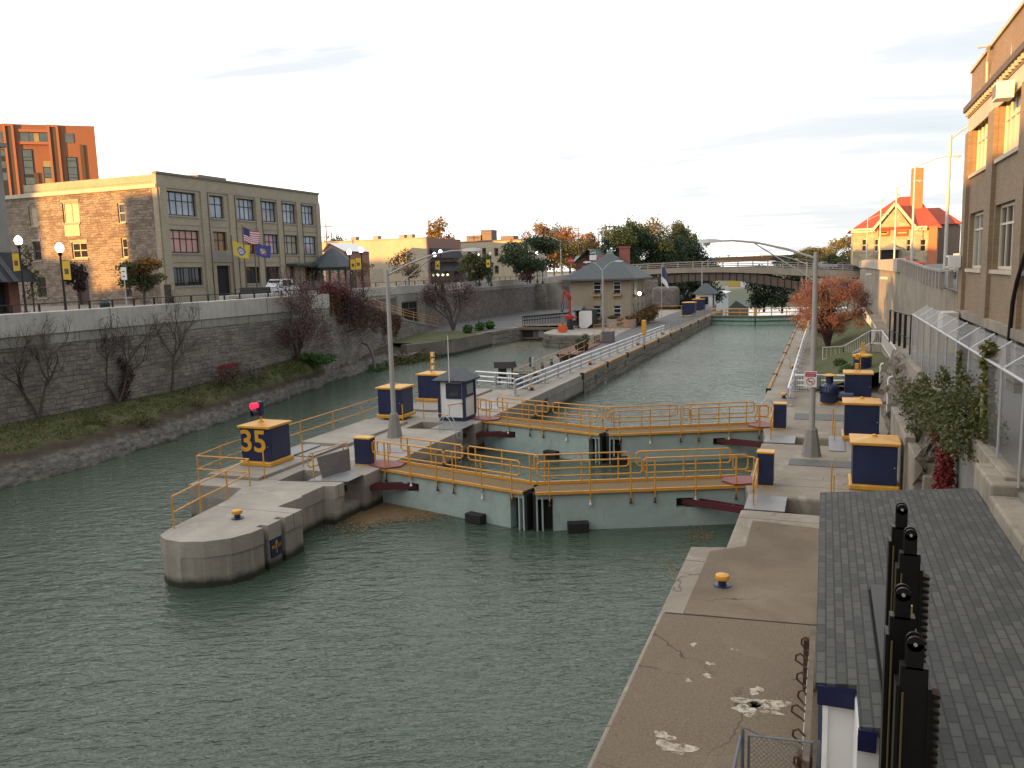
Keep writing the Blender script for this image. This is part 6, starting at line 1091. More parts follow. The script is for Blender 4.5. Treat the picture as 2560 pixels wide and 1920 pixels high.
t = thing('bare_arch_branch', 'dead grey trunk arching out from the ramp wall by the lamp', 'trunk', bx_(915, 890)); p = bx_(935, 905); put('trunk', MB().tube([p, up(p, 1.3), (p[0]-.3, p[1]+.2, p[2]+2.2), (p[0]-1.0, p[1]+.6, p[2]+2.9), (p[0]-2.0, p[1]+1.0, p[2]+3.1)], [.2, .17, .15, .12, .06], 7), plain('dead wood', (.16, .14, .125), .9), t, True, smooth=True)
for i, (px, py) in enumerate(((1170, 820), (1200, 813), (1225, 810))): p = gz(px, py+12, .35); shrub('flower_clump', 'green leafy clump in the bed by the lawn tree, %s' % ('left of three', 'middle of three', 'right of three')[i], around(p, [(0, 0, .5, (.6, .7, .55))]), 700, GREENS, .3, 40+i, 'green clumps in the bed by the lawn')
# right side planting
PINK = leafy('pink autumn leaves', [(.15, .068, .060), (.21, .095, .082), (.115, .06, .056), (.17, .075, .066), (.10, .055, .052), (.23, .105, .088)], .3)
pt = gz(2070, 866, .4); tr_ = twigtree('pink_tree', 'dense pinkish red autumn tree between the coping walk and the curved wall', (pt[0], pt[1], .4), 6.8, .22, 61, None, 0, .2, 4, .8, stems=4, bark=BARKD, kids_=3)
cs = []; r_ = random.Random(4); cz = gd(2070, 745, pt[1]*1.02)
for i in range(58):
    a = r_.uniform(0, 6.28); rr = 3.3*math.sqrt(r_.random()); zz_ = r_.uniform(-2.6, 2.3)*math.sqrt(max(.1, 1-(rr/3.9)**2)); s_ = r_.uniform(.6, 1.1); cs.append(((pt[0]+rr*math.cos(a), pt[1]+rr*math.sin(a), 4.1+zz_), (s_, s_, s_*.75)))
cloud('leaves', clumps(cs, 46000, 9, .15), PINK, .095, tr_, 9)
B2 = leafy('right bush', [(.05, .075, .022), (.09, .11, .035), (.13, .13, .05), (.06, .085, .025), (.16, .13, .05)], .25)
q = gd(2420, 1080, 27.0)
shrub('bush', 'big green bush in front of the chain link fence on the right', [((3.25, 25.2, 3.7), (.75, 1.9, .75)), ((3.05, 27.6, 3.5), (.75, 1.6, .6)), ((3.7, 24.4, 4.0), (.6, 1.3, .8)), ((3.35, 23.4, 3.4), (.6, 1.2, .6)), ((2.9, 29.2, 3.5), (.6, 1.2, .5)), ((3.9, 23.6, 3.5), (.5, .9, .7)), ((3.3, 26.5, 4.5), (.25, .5, .35)), ((3.0, 28.6, 4.1), (.25, .5, .3)), ((3.6, 25.2, 4.6), (.25, .4, .35)), ((2.75, 27.4, 4.0), (.3, .5, .25))], 9500, B2, .12, 51, shell=.3)
YG = leafy('yellow green vine', [(.10, .12, .03), (.16, .16, .04), (.07, .10, .025), (.20, .16, .05)], .3)
t = thing('climbing_vine', 'leafy vine climbing the chain link fence nearest the abutment', 'vine', (3.9, 22.6, 3.4)); cloud('leaves', clumps([((3.8, 22.3+.1*i, 3.7+.33*i), (.16, .28, .25)) for i in range(7)]+[((3.75, 23.2+.1*i, 3.6+.2*i), (.2, .35, .3)) for i in range(4)], 2200, 5), YG, .15, t, 5); put('stem', MB().tube([(3.85, 22.5, 3.3), (3.83, 22.6, 4.4), (3.85, 22.8, 5.6)], [.02, .014, .006], 5), BARK, t, True)
t = thing('climbing_vine', 'shorter leafy vine on the chain link fence above the bush', 'vine', (3.9, 26.4, 3.4)); cloud('leaves', clumps([((3.8, 26.4+.1*i, 3.9+.3*i), (.14, .25, .22)) for i in range(5)], 1100, 6), YG, .14, t, 6); put('stem', MB().tube([(3.85, 26.4, 3.3), (3.83, 26.7, 5.2)], [.02, .008], 5), BARK, t, True)
t = thing('climbing_vine', 'crimson ivy hanging down the rock below the green bush', 'vine', (3.35, 27.2, 2)); cloud('leaves', clumps([((3.45, 26.4, 2.3), (.30, .4, .55)), ((3.4, 26.2, 1.5), (.30, .4, .6)), ((3.25, 26.8, 2.9), (.25, .4, .4)), ((3.5, 25.8, .9), (.3, .4, .5))], 2600, 8), CRIM, .12, t, 8)
for i, (px, py, sz_) in enumerate(((2120, 925, 1.0), (2165, 915, .9), (2215, 925, .8), (2100, 905, .7), (2190, 900, .8))):
    d_ = 52+i; p = gz(px, py+16, .5); shrub('bed_plant', 'leafy green plant in the garden bed, %s from the left' % ('second', 'third', 'fifth', 'first', 'fourth')[i], around((p[0], p[1]+.6, .6), [(0, 0, .25, (.6*sz_, .8*sz_, .42*sz_))]), 1100, leafy('bed green', [(.05, .10, .02), (.08, .14, .035), (.11, .13, .04)], .25) if i == 0 else bpy.data.materials['bed green'], .13, 60+i, 'leafy plants in the garden bed')
for i in range(5):
    p = (3.0+.12*i, 30+3.1*i, 2.1+.1*i); shrub('rock_weed', 'grey green weed rooted in the rock face, %s along it' % ('first', 'second', 'third', 'fourth', 'fifth')[i], around(p, [(0, 0, .2, (.35, .6, .25))]), 350, B2, .1, 70+i, 'weeds on the rock face', stem=False)
# ---------------------------------------------------------------- town trees
def crown_tree(name, label, base, h, rad, mat, seed, n=3500, leaf=.5, trunk=.25, group=None, tall=1., low=.3):
    rnd = random.Random(seed); t = thing(name, label, 'tree', base, 0, group); cs = []; hz = h*(1-low)/2
    for i in range(16):
        a = rnd.uniform(0, 6.28); u = rnd.uniform(-1, 1); rr = rad*math.sqrt(max(.05, 1-u*u))*rnd.uniform(.35, .85)
        cs.append(((base[0]+rr*math.cos(a), base[1]+rr*math.sin(a), base[2]+h*low+hz*(1+u*.78)), (rad*rnd.uniform(.28, .5), rad*rnd.uniform(.28, .5), hz*rnd.uniform(.22, .42))))
    m = MB(); m.tube([base, (base[0]+.1, base[1], base[2]+h*.35), (base[0], base[1], base[2]+h*.75)], [trunk, trunk*.8, trunk*.25], 7)
    for c, r in cs[:9]: m.tube([(base[0], base[1], base[2]+h*rnd.uniform(.25, .5)), c], [trunk*.4, trunk*.08], 4, False)
    put('trunk', m, BARK, t, True, fix=False); cloud('crown', clumps(cs, n, seed, .5), mat, leaf, t, seed); return t
AUT = leafy('autumn gold leaves', [(.20, .11, .03), (.28, .15, .035), (.13, .10, .03), (.24, .10, .025)], .25); ORG_ = leafy('orange leaves', [(.30, .12, .025), (.36, .15, .03), (.22, .10, .03), (.14, .10, .03)], .25)
DGR = leafy('deep green leaves', [(.022, .042, .014), (.035, .062, .02), (.05, .078, .025), (.028, .05, .016)], .2); OGR = leafy('olive green leaves', [(.05, .07, .022), (.075, .095, .03), (.10, .10, .03), (.045, .06, .02)], .25); YOL = leafy('yellow olive leaves', [(.13, .125, .04), (.18, .16, .05), (.09, .10, .035), (.21, .16, .05)], .25)
def at(px, py, D, z=None):
    p = gd(px, py, D); return (p[0], p[1], p[2] if z is None else z)
crown_tree('street_tree', 'small green and orange topped tree before the stone end wall', at(360, 752, 70, 5.7), 4.4, 1.9, OGR, 101, 2600, .26, .10, low=.32)
p = at(360, 752, 70, 5.7); t = thing('tree_top', 'orange turned leaves crowning the small street tree', 'foliage', (p[0], p[1], 9)); cloud('leaves', clumps([((p[0]-.6, p[1]-.2, 9.1), (1.5, 1.3, .55)), ((p[0]+.7, p[1], 9.4), (1.2, 1.2, .5)), ((p[0]-1.3, p[1], 8.5), (.8, .8, .5))], 1500, 3), ORG_, .24, t, 3)
crown_tree('street_tree', 'small dark purple tree beside the arched door of the stone wall', at(196, 752, 66, 5.7), 3.9, .95, leafy('purple leaves', [(.03, .012, .014), (.05, .02, .02), (.02, .01, .012)], .15), 102, 2200, .2, .07, low=.35)
crown_tree('street_tree', 'thin leaved green young tree by the grey corner building', at(82, 745, 62, 5.7), 5.2, .8, OGR, 103, 500, .22, .06, low=.1)
crown_tree('street_tree', 'tiny orange leaved young tree beside the gazebo', at(905, 722, 100, 5.7), 4.2, 1.6, AUT, 104, 500, .26, .06, low=.5); crown_tree('street_tree', 'young olive and orange tree before the cream side wall', at(1022, 715, 108, 5.7), 5.4, 2.3, leafy('thin autumn', [(.10, .09, .03), (.20, .11, .05), (.07, .08, .03)], .25), 105, 1300, .28, .08, low=.28)
crown_tree('street_tree', 'round green bush tree before the pale yellow building', at(1190, 722, 128, 5.7), 5.6, 2.8, OGR, 106, 3000, .36, .1, low=.12); crown_tree('street_tree', 'narrow green conical tree right of the round bush', at(1222, 720, 128, 5.7), 5.0, 1.2, leafy('fresh green', [(.05, .10, .03), (.07, .13, .04)], .2), 107, 1500, .28, .08, low=.08)
crown_tree('street_tree', 'broad dark green tree at the end of the canal street', at(1325, 708, 140, 5.7), 8.2, 5.6, DGR, 108, 7000, .46, .2, low=.2); crown_tree('street_tree', 'low rust red bush tree under the broad dark tree', at(1318, 700, 138, 5.7), 2.6, 1.6, DRED, 109, 900, .3, .08, low=.1)
for i, (px, D, h, rad, mt, lb) in enumerate(((1345, 215, 14.5, 6, AUT, 'tall golden autumn tree left of the town poles'), (1385, 225, 13, 6.5, AUT, 'golden autumn tree second from the left behind the street'), (1425, 235, 14, 6, ORG_, 'bright orange autumn tree behind the street lamps'), (1450, 215, 10, 6, OGR, 'dark olive tree below the bright orange tree'), (1470, 250, 13.5, 4, ORG_, 'narrow orange autumn tree behind the gabled cafe'), (1500, 265, 12, 4, AUT, 'thin golden tree at the right of the autumn row'), (1405, 250, 16, 5, OGR, 'tall loose grey green tree rising above the autumn row'))):
    crown_tree('autumn_tree', lb, at(px, 690, D, 5.7), h, rad, mt, 120+i, 3600, .6, .3, 'autumn trees behind the street', low=.12)
for i, (px, D, h, rad, mt, lb) in enumerate(((1545, 195, 14.5, 6.5, DGR, 'tall dark green tree nearest the lockhouse roof'), (1585, 200, 15.5, 6.5, DGR, 'dark green tree behind the lockhouse chimney'), (1630, 215, 17., 5.5, YOL, 'loose pale tree standing above the dark green ones'), (1625, 200, 12.5, 7, DGR, 'broad dark green tree above the bridge end'), (1670, 205, 12.5, 7, DGR, 'dark green tree in the middle of the bridge end wood'), (1690, 225, 15.5, 5, OGR, 'olive green tree rising behind the bridge rail'), (1712, 215, 11.5, 6, DGR, 'dark green tree right of the middle'), (1745, 215, 8., 5.5, DGR, 'lowest dark green tree at the right end of the wood'), (1725, 240, 14, 3.0, DGR, 'dark pointed conifer rising at the right of the wood'))):
    crown_tree('wood_tree', lb, at(px, 700, D, 1.), h+3, rad, mt, 140+i, 9500, .55, .4, 'trees of the wood beyond the bridge', low=.06)
for i, (px, D, h, rad, mt, lb) in enumerate(((1975, 330, 8, 8, DGR, 'dark tree at the left end of the far right wood'), (2010, 320, 10.5, 8, OGR, 'olive tree second in the far right wood'), (2045, 315, 12, 9, YOL, 'yellow olive tree third in the far right wood'), (2085, 300, 13.5, 8, YOL, 'tall yellow olive tree beside the stone house'), (2120, 290, 15, 8, YOL, 'tallest yellow olive tree touching the stone house'), (2060, 280, 9, 7, OGR, 'lower olive tree in front of the far right wood'))):
    crown_tree('wood_tree', lb, at(px, 690, D, 2.), h, rad, mt, 160+i, 7000, .65, .4, 'trees of the far right wood', low=.08)
# under the bridge
for i, (px, D, h, rad, lb) in enumerate(((1660, 185, 11, 5, 'dark tree under the left of the bridge arch'), (1710, 190, 12, 5.5, 'dark tree under the bridge beside the small white hut'), (1762, 195, 13, 5.5, 'dark tree under the bridge left of the far canal'), (1910, 200, 12, 5, 'dark tree under the bridge right of the far canal'), (1955, 195, 13, 6, 'dark tree under the bridge behind the pink tree'), (1610, 185, 12, 5, 'dark tree under the bridge beside the lockhouse'))):
    crown_tree('wood_tree', lb, at(px, 780, D, -4.), h, rad, DGR, 180+i, 5000, .55, .3, 'dark trees under the bridge', low=.05)
crown_tree('town_tree', 'golden round tree behind the red brick shop', at(1105, 640, 175, 6), 13.5, 3.6, AUT, 201, 1800, .6, .3, low=.2); crown_tree('town_tree', 'small golden tree left of the round one behind the shop', at(1085, 640, 180, 6), 12.5, 2.2, AUT, 202, 900, .6, .3, low=.2)
for i, (px, lb) in enumerate(((830, 'dark town tree just right of the tan building'), (845, 'second dark town tree right of the tan building'), (870, 'third dark town tree behind the cream wall'))): crown_tree('town_tree', lb, at(px, 650, 190, 6), 11.5-i*.5, 4, OGR, 205+i, 1500, .6, .3, 'town trees behind the cream wall', low=.2)
for i, (x_, y_, h_, r_) in enumerate(((-125, -25, 15.5, 3.5), (-171, -26, 21, 3), (-136.5, -28, 19, 3), (-180, -25, 24, 4))):  # unseen trees added to roughen the edges of the cast shade
    crown_tree('shade_caster_tree', 'added leafy shade tree behind the viewer, %s of four' % ('first', 'second', 'third', 'fourth')[i], (x_, y_, 5), h_-5, r_, OGR, 230+i, 2600, .6, .3, 'added shade trees behind the viewer', low=.25)
# ---------------------------------------------------------------- basin wall, old gate, crane and sheds
t = thing('basin_wall', 'old concrete and stone wall along the far side of the basin', 'wall', (-40, 88, 0))
bw = [(-42.3, 78.0), (-40.6, 82.0), (-39.9, 86), (-39.8, 96.3)]
m = MB()
for a, b in zip(bw, bw[1:]): m.hexa([(a[0], a[1], -2.4), (a[0]-1.2, a[1], -2.4), (b[0]-1.2, b[1], -2.4), (b[0], b[1], -2.4), (a[0], a[1], .30), (a[0]-.7, a[1], .30), (b[0]-.7, b[1], .30), (b[0], b[1], .30)])
put('concrete_wall', m, concrete('dark basin concrete', (.20, .17, .145), .45, .5, True), t, True)
put('ashlar_end', MB().hexa([(-39.8, 96.3, -2.4), (-41.5, 96.3, -2.4), (-40.8, 105.5, -2.4), (-38.6, 105.5, -2.4), (-39.85, 96.3, .30), (-41.5, 96.3, .30), (-40.8, 105.5, .30), (-38.7, 105.5, .30)]), ASHLAR, t, True, bevel=.1)
m = MB(); m.strip([(-41.6, 76, -.9), (-41.4, 79, -.6), (-40.9, 82.5, .2)], [(-48, 76, .45), (-48, 79.6, .45), (-48, 82.5, .45)]); struct('grass_verge', m, GRASS)
t = thing('old_lock_gate', 'old timber lock gate and footbridge across the end of the basin', 'lock gate', (-36.2, 104.8, 0))
put('gate_panel', MB().box(-38.7, 104.7, -2.2, -33.4, 105.0, -.15), WOOD, t, True); put('beam', MB().box(-39.6, 104.2, -.12, -32.8, 105.1, .16), WOOD, t, True)
put('lower_beam', MB().box(-38.7, 104.4, -1.35, -33.4, 104.68, -1.15), WOOD, t, True); put('dark_recess', MB().box(-38.6, 104.62, -1.1, -37.2, 104.69, -.2), DARK, t, True); put('post', MB().box(-36.3, 104.4, -1.4, -35.6, 104.68, -.14), BAND, t, True)
rail_parts(t, [(-39.6, 104.4, .15), (-33.2, 104.4, .15)], (.5,), 1.6, RAILO, .03)
t = thing('balance_beam', 'long dark slatted balance beam rail behind the old lock gate', 'railing', (-36, 109, .4)); a = (-39.2, 106.2, .3); b = (-34.0, 118.5, .3)
for z_ in (.75, 1.25): put('rail', MB().beam(up(a, z_), up(b, z_), .12, .22 if z_ > 1 else .12), plain('dark green rail', (.025, .045, .04), .6), t, True)
m = MB()
for i in range(40): p = lerp(a, b, i/39); m.box(p[0]-.04, p[1]-.05, p[2]-.2, p[0]+.04, p[1]+.05, p[2]+1.2)
put('slats', m, plain('dark slats', (.03, .035, .035), .6), t, True)
cp = gz(1425, 822, .1); t = thing('knuckle_crane', 'red folded knuckle boom crane on a black pedestal beside the basin', 'crane', (cp[0], cp[1], .05)); RP = paint('crane red', (.50, .035, .025), .4, .3)
t.scale = (.74, .74, .58)
put('pedestal', MB().lathe((0, 0, 0), [(.75, 0), (.62, .1), (.5, 2.2), (.42, 2.4)], 14), BLACK, t, smooth=True); put('turret', MB().box(-.65, -.5, 2.3, .65, .5, 3.2).box(-1.5, -.2, 2.75, -.6, .2, 3.05).box(.6, -.25, 2.5, 1.3, .2, 2.9), RP, t, bevel=.06)
put('boom', MB().beam((.1, 0, 3.1), (.15, 0, 7.6), .42, .45), RP, t, bevel=.04); put('boom', MB().beam((-.1, -.35, 8.0), (.18, -.2, 7.2), .5, .5).beam((-.85, -.3, 8.9), (-.1, -.3, 7.6), .5, .45), RP, t, bevel=.04); put('jib', MB().beam((-.85, -.3, 8.9), (-1.35, -.3, 4.0), .32, .34), BLACK, t, bevel=.03)
put('jib_cover', MB().beam((-.8, -.55, 8.6), (-1.1, -.55, 6.0), .2, .5), RP, t); put('ram', MB().tube([(.5, -.3, 3.2), (.45, -.3, 6.6)], [.12, .07], 8), GALV, t, smooth=True); put('ram', MB().tube([(-.55, -.6, 8.2), (-1.3, -.6, 4.3)], .06, 8), GALV, t, smooth=True)
bk = gz(1407, 829, .1); t = thing('clamshell_bucket', 'bright orange clamshell bucket resting on the stone pier', 'bucket', (bk[0], bk[1], .02)); OG = paint('bucket orange', (.75, .12, .015), .45, .25)
t.scale = (.6, .6, .6)
m = MB(); m.ext([(-1.0, .55), (-.75, .1), (-.2, 0), (.2, 0), (.75, .1), (1.0, .55), (1.0, 1.0), (.6, 1.25), (-.6, 1.25), (-1.0, 1.0)], (0, -.6, 0), (0, .6, 0)); put('shell', m, OG, t, bevel=.05); put('hinge', MB().box(-.9, -.45, 1.2, .9, .45, 1.42).box(-.15, -.15, 1.4, .15, .15, 2.3), paint('bucket hinge', (.55, .09, .02), .5), t, bevel=.04)
put('link', MB().tube([(0, 0, 2.2), ((cp[0]-1.0-bk[0])/.6, (cp[1]-.22-bk[1])/.6, 4.0)], .09, 7), BLACK, t)
hpx = gy(1468, 812, 105.8); t = thing('tilted_cabin', 'white chamfered work cabin with dark frame beside the lockhouse', 'cabin', (hpx[0], hpx[1], 0)); x_, y_ = hpx[0], hpx[1]
t.scale = (.7, .7, .7)
pf = [(-1.2, .9), (-.1, 0.0), (1.2, 0), (1.5, .4), (1.5, 3.1), (1.2, 3.5), (-1.2, 3.5)]
put('shell', MB().ext([(-a, b) for a, b in pf][::-1], (0, -.6, 0), (0, 3.0, 0)), plain('dark cabin', (.05, .055, .055), .6), t); put('white_side', MB().ext([(-a*.94, b*.95+.07) for a, b in pf][::-1], (0, -.66, 0), (0, -.61, 0)), WHITE, t)
put('cabin_frame', MB().box(-3.6, -.4, 1.4, -3.4, 2.6, 3.4).box(-2.2, -.4, .8, -2.0, 2.6, 3.5).box(-3.6, -.4, 3.3, -1.2, 2.8, 3.45).box(-3.5, .4, .5, -1.2, 2.6, 1.5), plain('cabin frame', (.06, .065, .065), .6), t)
put('glazing', MB().box(-3.45, -.3, 1.55, -2.25, -.22, 3.3), glass('pale cabin glass', (.35, .36, .36), .1), t); put('roof', MB().hexa([(-3.9, -.7, 3.4), (-1.0, -.7, 3.5), (-1.0, 3.2, 3.5), (-3.9, 3.2, 3.4), (-3.2, .6, 4.0), (-1.0, .6, 4.0), (-1.0, 2, 4.0), (-3.2, 2, 4.0)]), plain('grey green cabin roof', (.13, .15, .145), .6), t)
# small things on the walkway
t = thing('picnic_table', 'weathered wooden picnic table by the basin rail', 'picnic table', (-20.0, 54.6, 0), R(5))
put('table_top', MB().box(-1.05, -.4, .72, 1.05, .4, .78), WOOD, t)
for s_ in (-.75, .75):
    put('bench', MB().box(-1.05, s_-.13, .42, 1.05, s_+.13, .47), WOOD, t)
for s_ in (-.75, .75): put('trestle', MB().beam((s_, -.35, .72), (s_, .7, 0), .05, .1).beam((s_, .35, .72), (s_, -.7, 0), .05, .1).beam((s_, -.8, .38), (s_, .8, .38), .05, .09), WOOD, t)
t = thing('information_stand', 'black information stand with pitched top and paper panels', 'stand', (-20.9, 52.9, 0)); put('posts', MB().box(-.55, -.05, 0, -.45, .05, 1.35), BLACK, t); put('posts', MB().box(.45, -.05, 0, .55, .05, 1.35), BLACK, t)
put('hood', MB().hexa([(-.75, -.35, 1.2), (.65, -.35, 1.2), (.75, .25, 1.25), (-.65, .25, 1.25), (-.8, -.3, 1.62), (.5, -.3, 1.66), (.7, .1, 1.66), (-.65, .1, 1.62)]), plain('brown black hood', (.035, .026, .028), .6), t); put('panel', MB().box(-.44, -.03, .35, .05, .03, 1.15), BLACK, t); put('paper', MB().box(.08, -.04, .3, .43, -.02, 1.1), WHITE, t)
for s_ in (-.5, .5): put('foot', MB().box(s_-.2, -.2, 0, s_+.2, .2, .05), BLACK, t)
t = thing('fence_gate', 'low black barred gate at the start of the pier guardrail', 'gate', (-18.9, 50.6, 0)); m = MB()
for z_ in (.08, 1.0): m.box(-1.0, 0, z_, .45, .03, z_+.04)
for i in range(10): m.box(-1.0+i*.158, 0, .1, -.975+i*.158, .025, 1.0)
put('bars', m, BLACK, t); put('sign_plate', MB().box(-.45, -.03, .25, .1, -.005, .9), plain('navy sign plate', (.03, .03, .06), .6), t)
t = thing('meter_box', 'dark and pale meter box fixed on the basin rail', 'box', (-20.5, 57.2, .75)); put('case', MB().box(-.14, -.1, 0, .02, .1, .75), plain('dark case', (.04, .035, .05), .6), t); put('face', MB().box(.021, -.11, .02, .2, .11, .7), plain('grey face', (.38, .38, .4), .5), t)
for i, yq in enumerate((58.6, 61.2, 64.2, 67.2, 70.3)): one('mooring_post', MB().box(float(np.interp(yq, [54, 63, 72], [-20.15, -20.9, -21.35]))-.35, yq-.1, -1.5, float(np.interp(yq, [54, 63, 72], [-20.15, -20.9, -21.35]))-.17, yq+.1, .55), plain('dark green post', (.045, .055, .05), .7), 'short dark mooring post outside the basin rail, %s from the picnic table' % ('first', 'second', 'third', 'fourth', 'fifth')[i], 'post', 'mooring posts along the basin rail')
one('storage_box', MB().box(-22.2, 84.5, 0, -21.1, 85.8, 1.25), plain('purple grey barrel', (.13, .11, .12), .7), 'purple grey slatted bin at the foot of the twin arm lamp', 'bin', bevel=.04)
one('side_board', MB().hexa([(-23.1, 79, .02), (-23.0, 79, .02), (-23.4, 85.5, .02), (-23.5, 85.5, .02), (-23.1, 79, .85), (-23.0, 79, .85), (-23.4, 85.5, .95), (-23.5, 85.5, .95)]), paint('cream board', (.60, .56, .42), .6), 'long cream painted board along the basin rail', 'board')
one('boat', MB().hexa([(-25.2, 79, -1.3), (-23.6, 79, -1.3), (-24.2, 90, -1.3), (-26.2, 90, -1.3), (-25.5, 78.6, -.6), (-23.3, 78.6, -.6), (-23.9, 90.6, -.6), (-26.5, 90.6, -.6)]), paint('rust red hull', (.16, .055, .035), .7), 'rust red work float moored in the basin beside the rail', 'boat')
t = thing('planter', 'black tub with dark green plant on the walkway by the rail', 'planter', (-22.3, 77.0, 0)); put('tub', MB().lathe((0, 0, 0), [(.6, 0), (.75, .6), (.7, .62)], 12), plain('black tub', (.02, .018, .018), .6), t, smooth=True); cloud('plant', clumps([((-22.3, 77, .85), (.7, .7, .35)), ((-22.0, 77.4, 1.2), (.4, .4, .4))], 900, 3), DGR, .16, t, 3)
FALL = leafy('autumn planting', [(.22, .10, .03), (.12, .10, .03), (.28, .14, .04), (.08, .09, .03), (.20, .05, .03)], .25)
for i, (px, py, w_) in enumerate(((1532, 817, .7), (1575, 818, .7), (1492, 814, .55))):
    p = gz(px, py, .05); t = thing('planter', ('pale barrel planter with orange mums left of the doorway', 'square pink planter with orange mums at the lockhouse corner', 'dark barrel planter below the lockhouse window')[i], 'planter', (p[0], p[1], 0), 0, 'planters by the lockhouse'); put('tub', MB().box(-w_, -w_, 0, w_, w_, 1.1), plain('planter %d' % i, ((.3, .27, .24), (.3, .2, .17), (.11, .09, .075))[i], .8), t, bevel=.05); cloud('plant', clumps([((p[0], p[1], 1.3), (w_*.95, w_*.95, .3))], 400, i), FALL, .2, t, i)
shrub('flower_border', 'tall orange and yellow flower border along the lockhouse side', [((-23.9+.08*k, 108.6+1.5*k, .9+.08*k), (.7, 1.0, .9+.05*k)) for k in range(8)], 3800, FALL, .28, 91)
t = thing('globe_lamp', 'lit globe lamp on a grey post at the side of the lockhouse', 'lamp', (-23.9, 111.5, 0)); put('post', MB().tube([(0, 0, 0), (0, 0, 4.1)], .07, 8), GALV, t); put('globe', MB().ball((0, 0, 4.35), .27, 8), glow('warm globe', (1, .93, .8), 3.0), t, smooth=True)
h2 = gz(1764, 777, .1); t = thing('white_hut', 'small white hut with grey hipped roof beyond the lockhouse', 'hut', (h2[0], h2[1], 0)); put('wall', MB().box(-1.5, -1.5, 0, 1.5, 1.5, 3.1), WHITE, t); put('roof', MB().hexa([(-2.1, -2.1, 3.1), (2.1, -2.1, 3.1), (2.1, 2.1, 3.1), (-2.1, 2.1, 3.1), (-.2, -.2, 4.9), (.2, -.2, 4.9), (.2, .2, 4.9), (-.2, .2, 4.9)]), GREYROOF, t); wq = put('window', MB().box(-.75, -1.56, 1.3, .65, -1.51, 2.6), NAVY, t); put('pane', MB().box(-.6, -1.58, 1.45, -.1, -1.565, 2.45).box(.0, -1.58, 1.45, .5, -1.565, 2.45), GLASSD, wq); put('corner_trim', MB().box(1.4, -1.6, 0, 1.6, -1.4, 3.1), NAVY, t)
t = thing('flag_pole', 'blue and white flag hanging on a thin pole beside the lockhouse', 'flag', gz(1654, 792, .1)); q = gz(1654, 792, .1); zt_ = gd(1657, 664, q[1]*1.02)[2]; put('pole', MB().tube([(0, 0, 0), (0, 0, zt_)], .06, 6), GALV, t); m = MB(); put('cloth', MB().strip([(0, 0, zt_-.3), (.5, .2, zt_-.5), (1.0, -.1, zt_-1.6)], [(0, 0, zt_-2.6), (.5, .2, zt_-3.2), (1.2, -.1, zt_-3.6)]), plain('flag blue', (.06, .06, .14), .7), t); put('stripe', MB().strip([(.0, -.08, zt_-1.7), (.5, .12, zt_-2.2), (.9, -.18, zt_-2.6)], [(0, -.08, zt_-2.6), (.5, .12, zt_-3.2), (1.2, -.2, zt_-3.7)]), WHITE, t)
railing('thin orange rail across the yard beyond the lockhouse', [gz(1632, 784, .3), gz(1700, 783, .3), gz(1748, 776, .3)], (.6, 1.2), 5, RAILO, .05)
# beyond the bridge: lower canal
struct('lower_water', MB().poly([(-14, 168, -13.5), (6, 168, -13.5), (10, 420, -13.5), (-40, 420, -13.5)]), WATER)
q = gd(1765, 772, 300); t = thing('white_hall', 'white rounded roof hall far below the bridge arch', 'building', (q[0], q[1], -14)); WH_ = plain('bright white cladding', (.85, .85, .82), .5)
w0, w1 = gd(1737, 770, 300), gd(1800, 770, 300); zt_ = gd(1765, 736, 300)[2]; put('wall', MB().box(w0[0], q[1], -14, w1[0], q[1]+30, zt_), WH_, t, True); z2 = gd(1765, 728, 300)[2]; put('roof', MB().hexa([(w0[0]-1, q[1]-1, zt_), (w1[0]+1, q[1]-1, zt_), (w1[0]+1, q[1]+31, zt_), (w0[0]-1, q[1]+31, zt_), (w0[0]+4, q[1]+8, z2), (w1[0]-4, q[1]+8, z2), (w1[0]-4, q[1]+20, z2), (w0[0]+4, q[1]+20, z2)]), WH_, t, True)
q = gd(1842, 764, 240); t = thing('green_shed', 'small green gabled shed in front of the white hall', 'shed', (q[0], q[1], -8)); a = gd(1822, 768, 240); b = gd(1868, 766, 240); c = gd(1841, 751, 240); put('roof', MB().poly([(a[0], a[1], a[2]), (b[0], a[1], a[2]), (c[0], a[1], c[2])]).poly([(a[0], a[1], a[2]), (c[0], a[1], c[2]), (c[0], a[1]+12, c[2]), (a[0], a[1]+12, a[2])]).poly([(b[0], a[1], a[2]), (c[0], a[1], c[2]), (c[0], a[1]+12, c[2]), (b[0], a[1]+12, a[2])]), plain('green shed roof', (.10, .13, .10), .7), t, True); put('wall', MB().box(a[0]+.4, a[1]+.05, -14, b[0]-.4, a[1]+11.8, a[2]), plain('shed wall', (.2, .19, .16), .8), t, True)
struct('lower_road', MB().poly([gd(1735, 735, 360), gd(1905, 716, 360), gd(1890, 708, 420), gd(1735, 722, 420)]), STREET)
q = gd(1852, 716, 380); 
t = thing('parked_truck', 'distant white and yellow truck seen under the bridge arch', 'truck', gd(1836, 721, 370)); put('body', MB().box(-2.5, -1.2, .6, 2.6, 1.2, 4.0), paint('truck yellow', (.6, .45, .08), .5), t); put('box', MB().box(2.7, -1.2, .6, 8, 1.2, 4.4), WHITE, t)
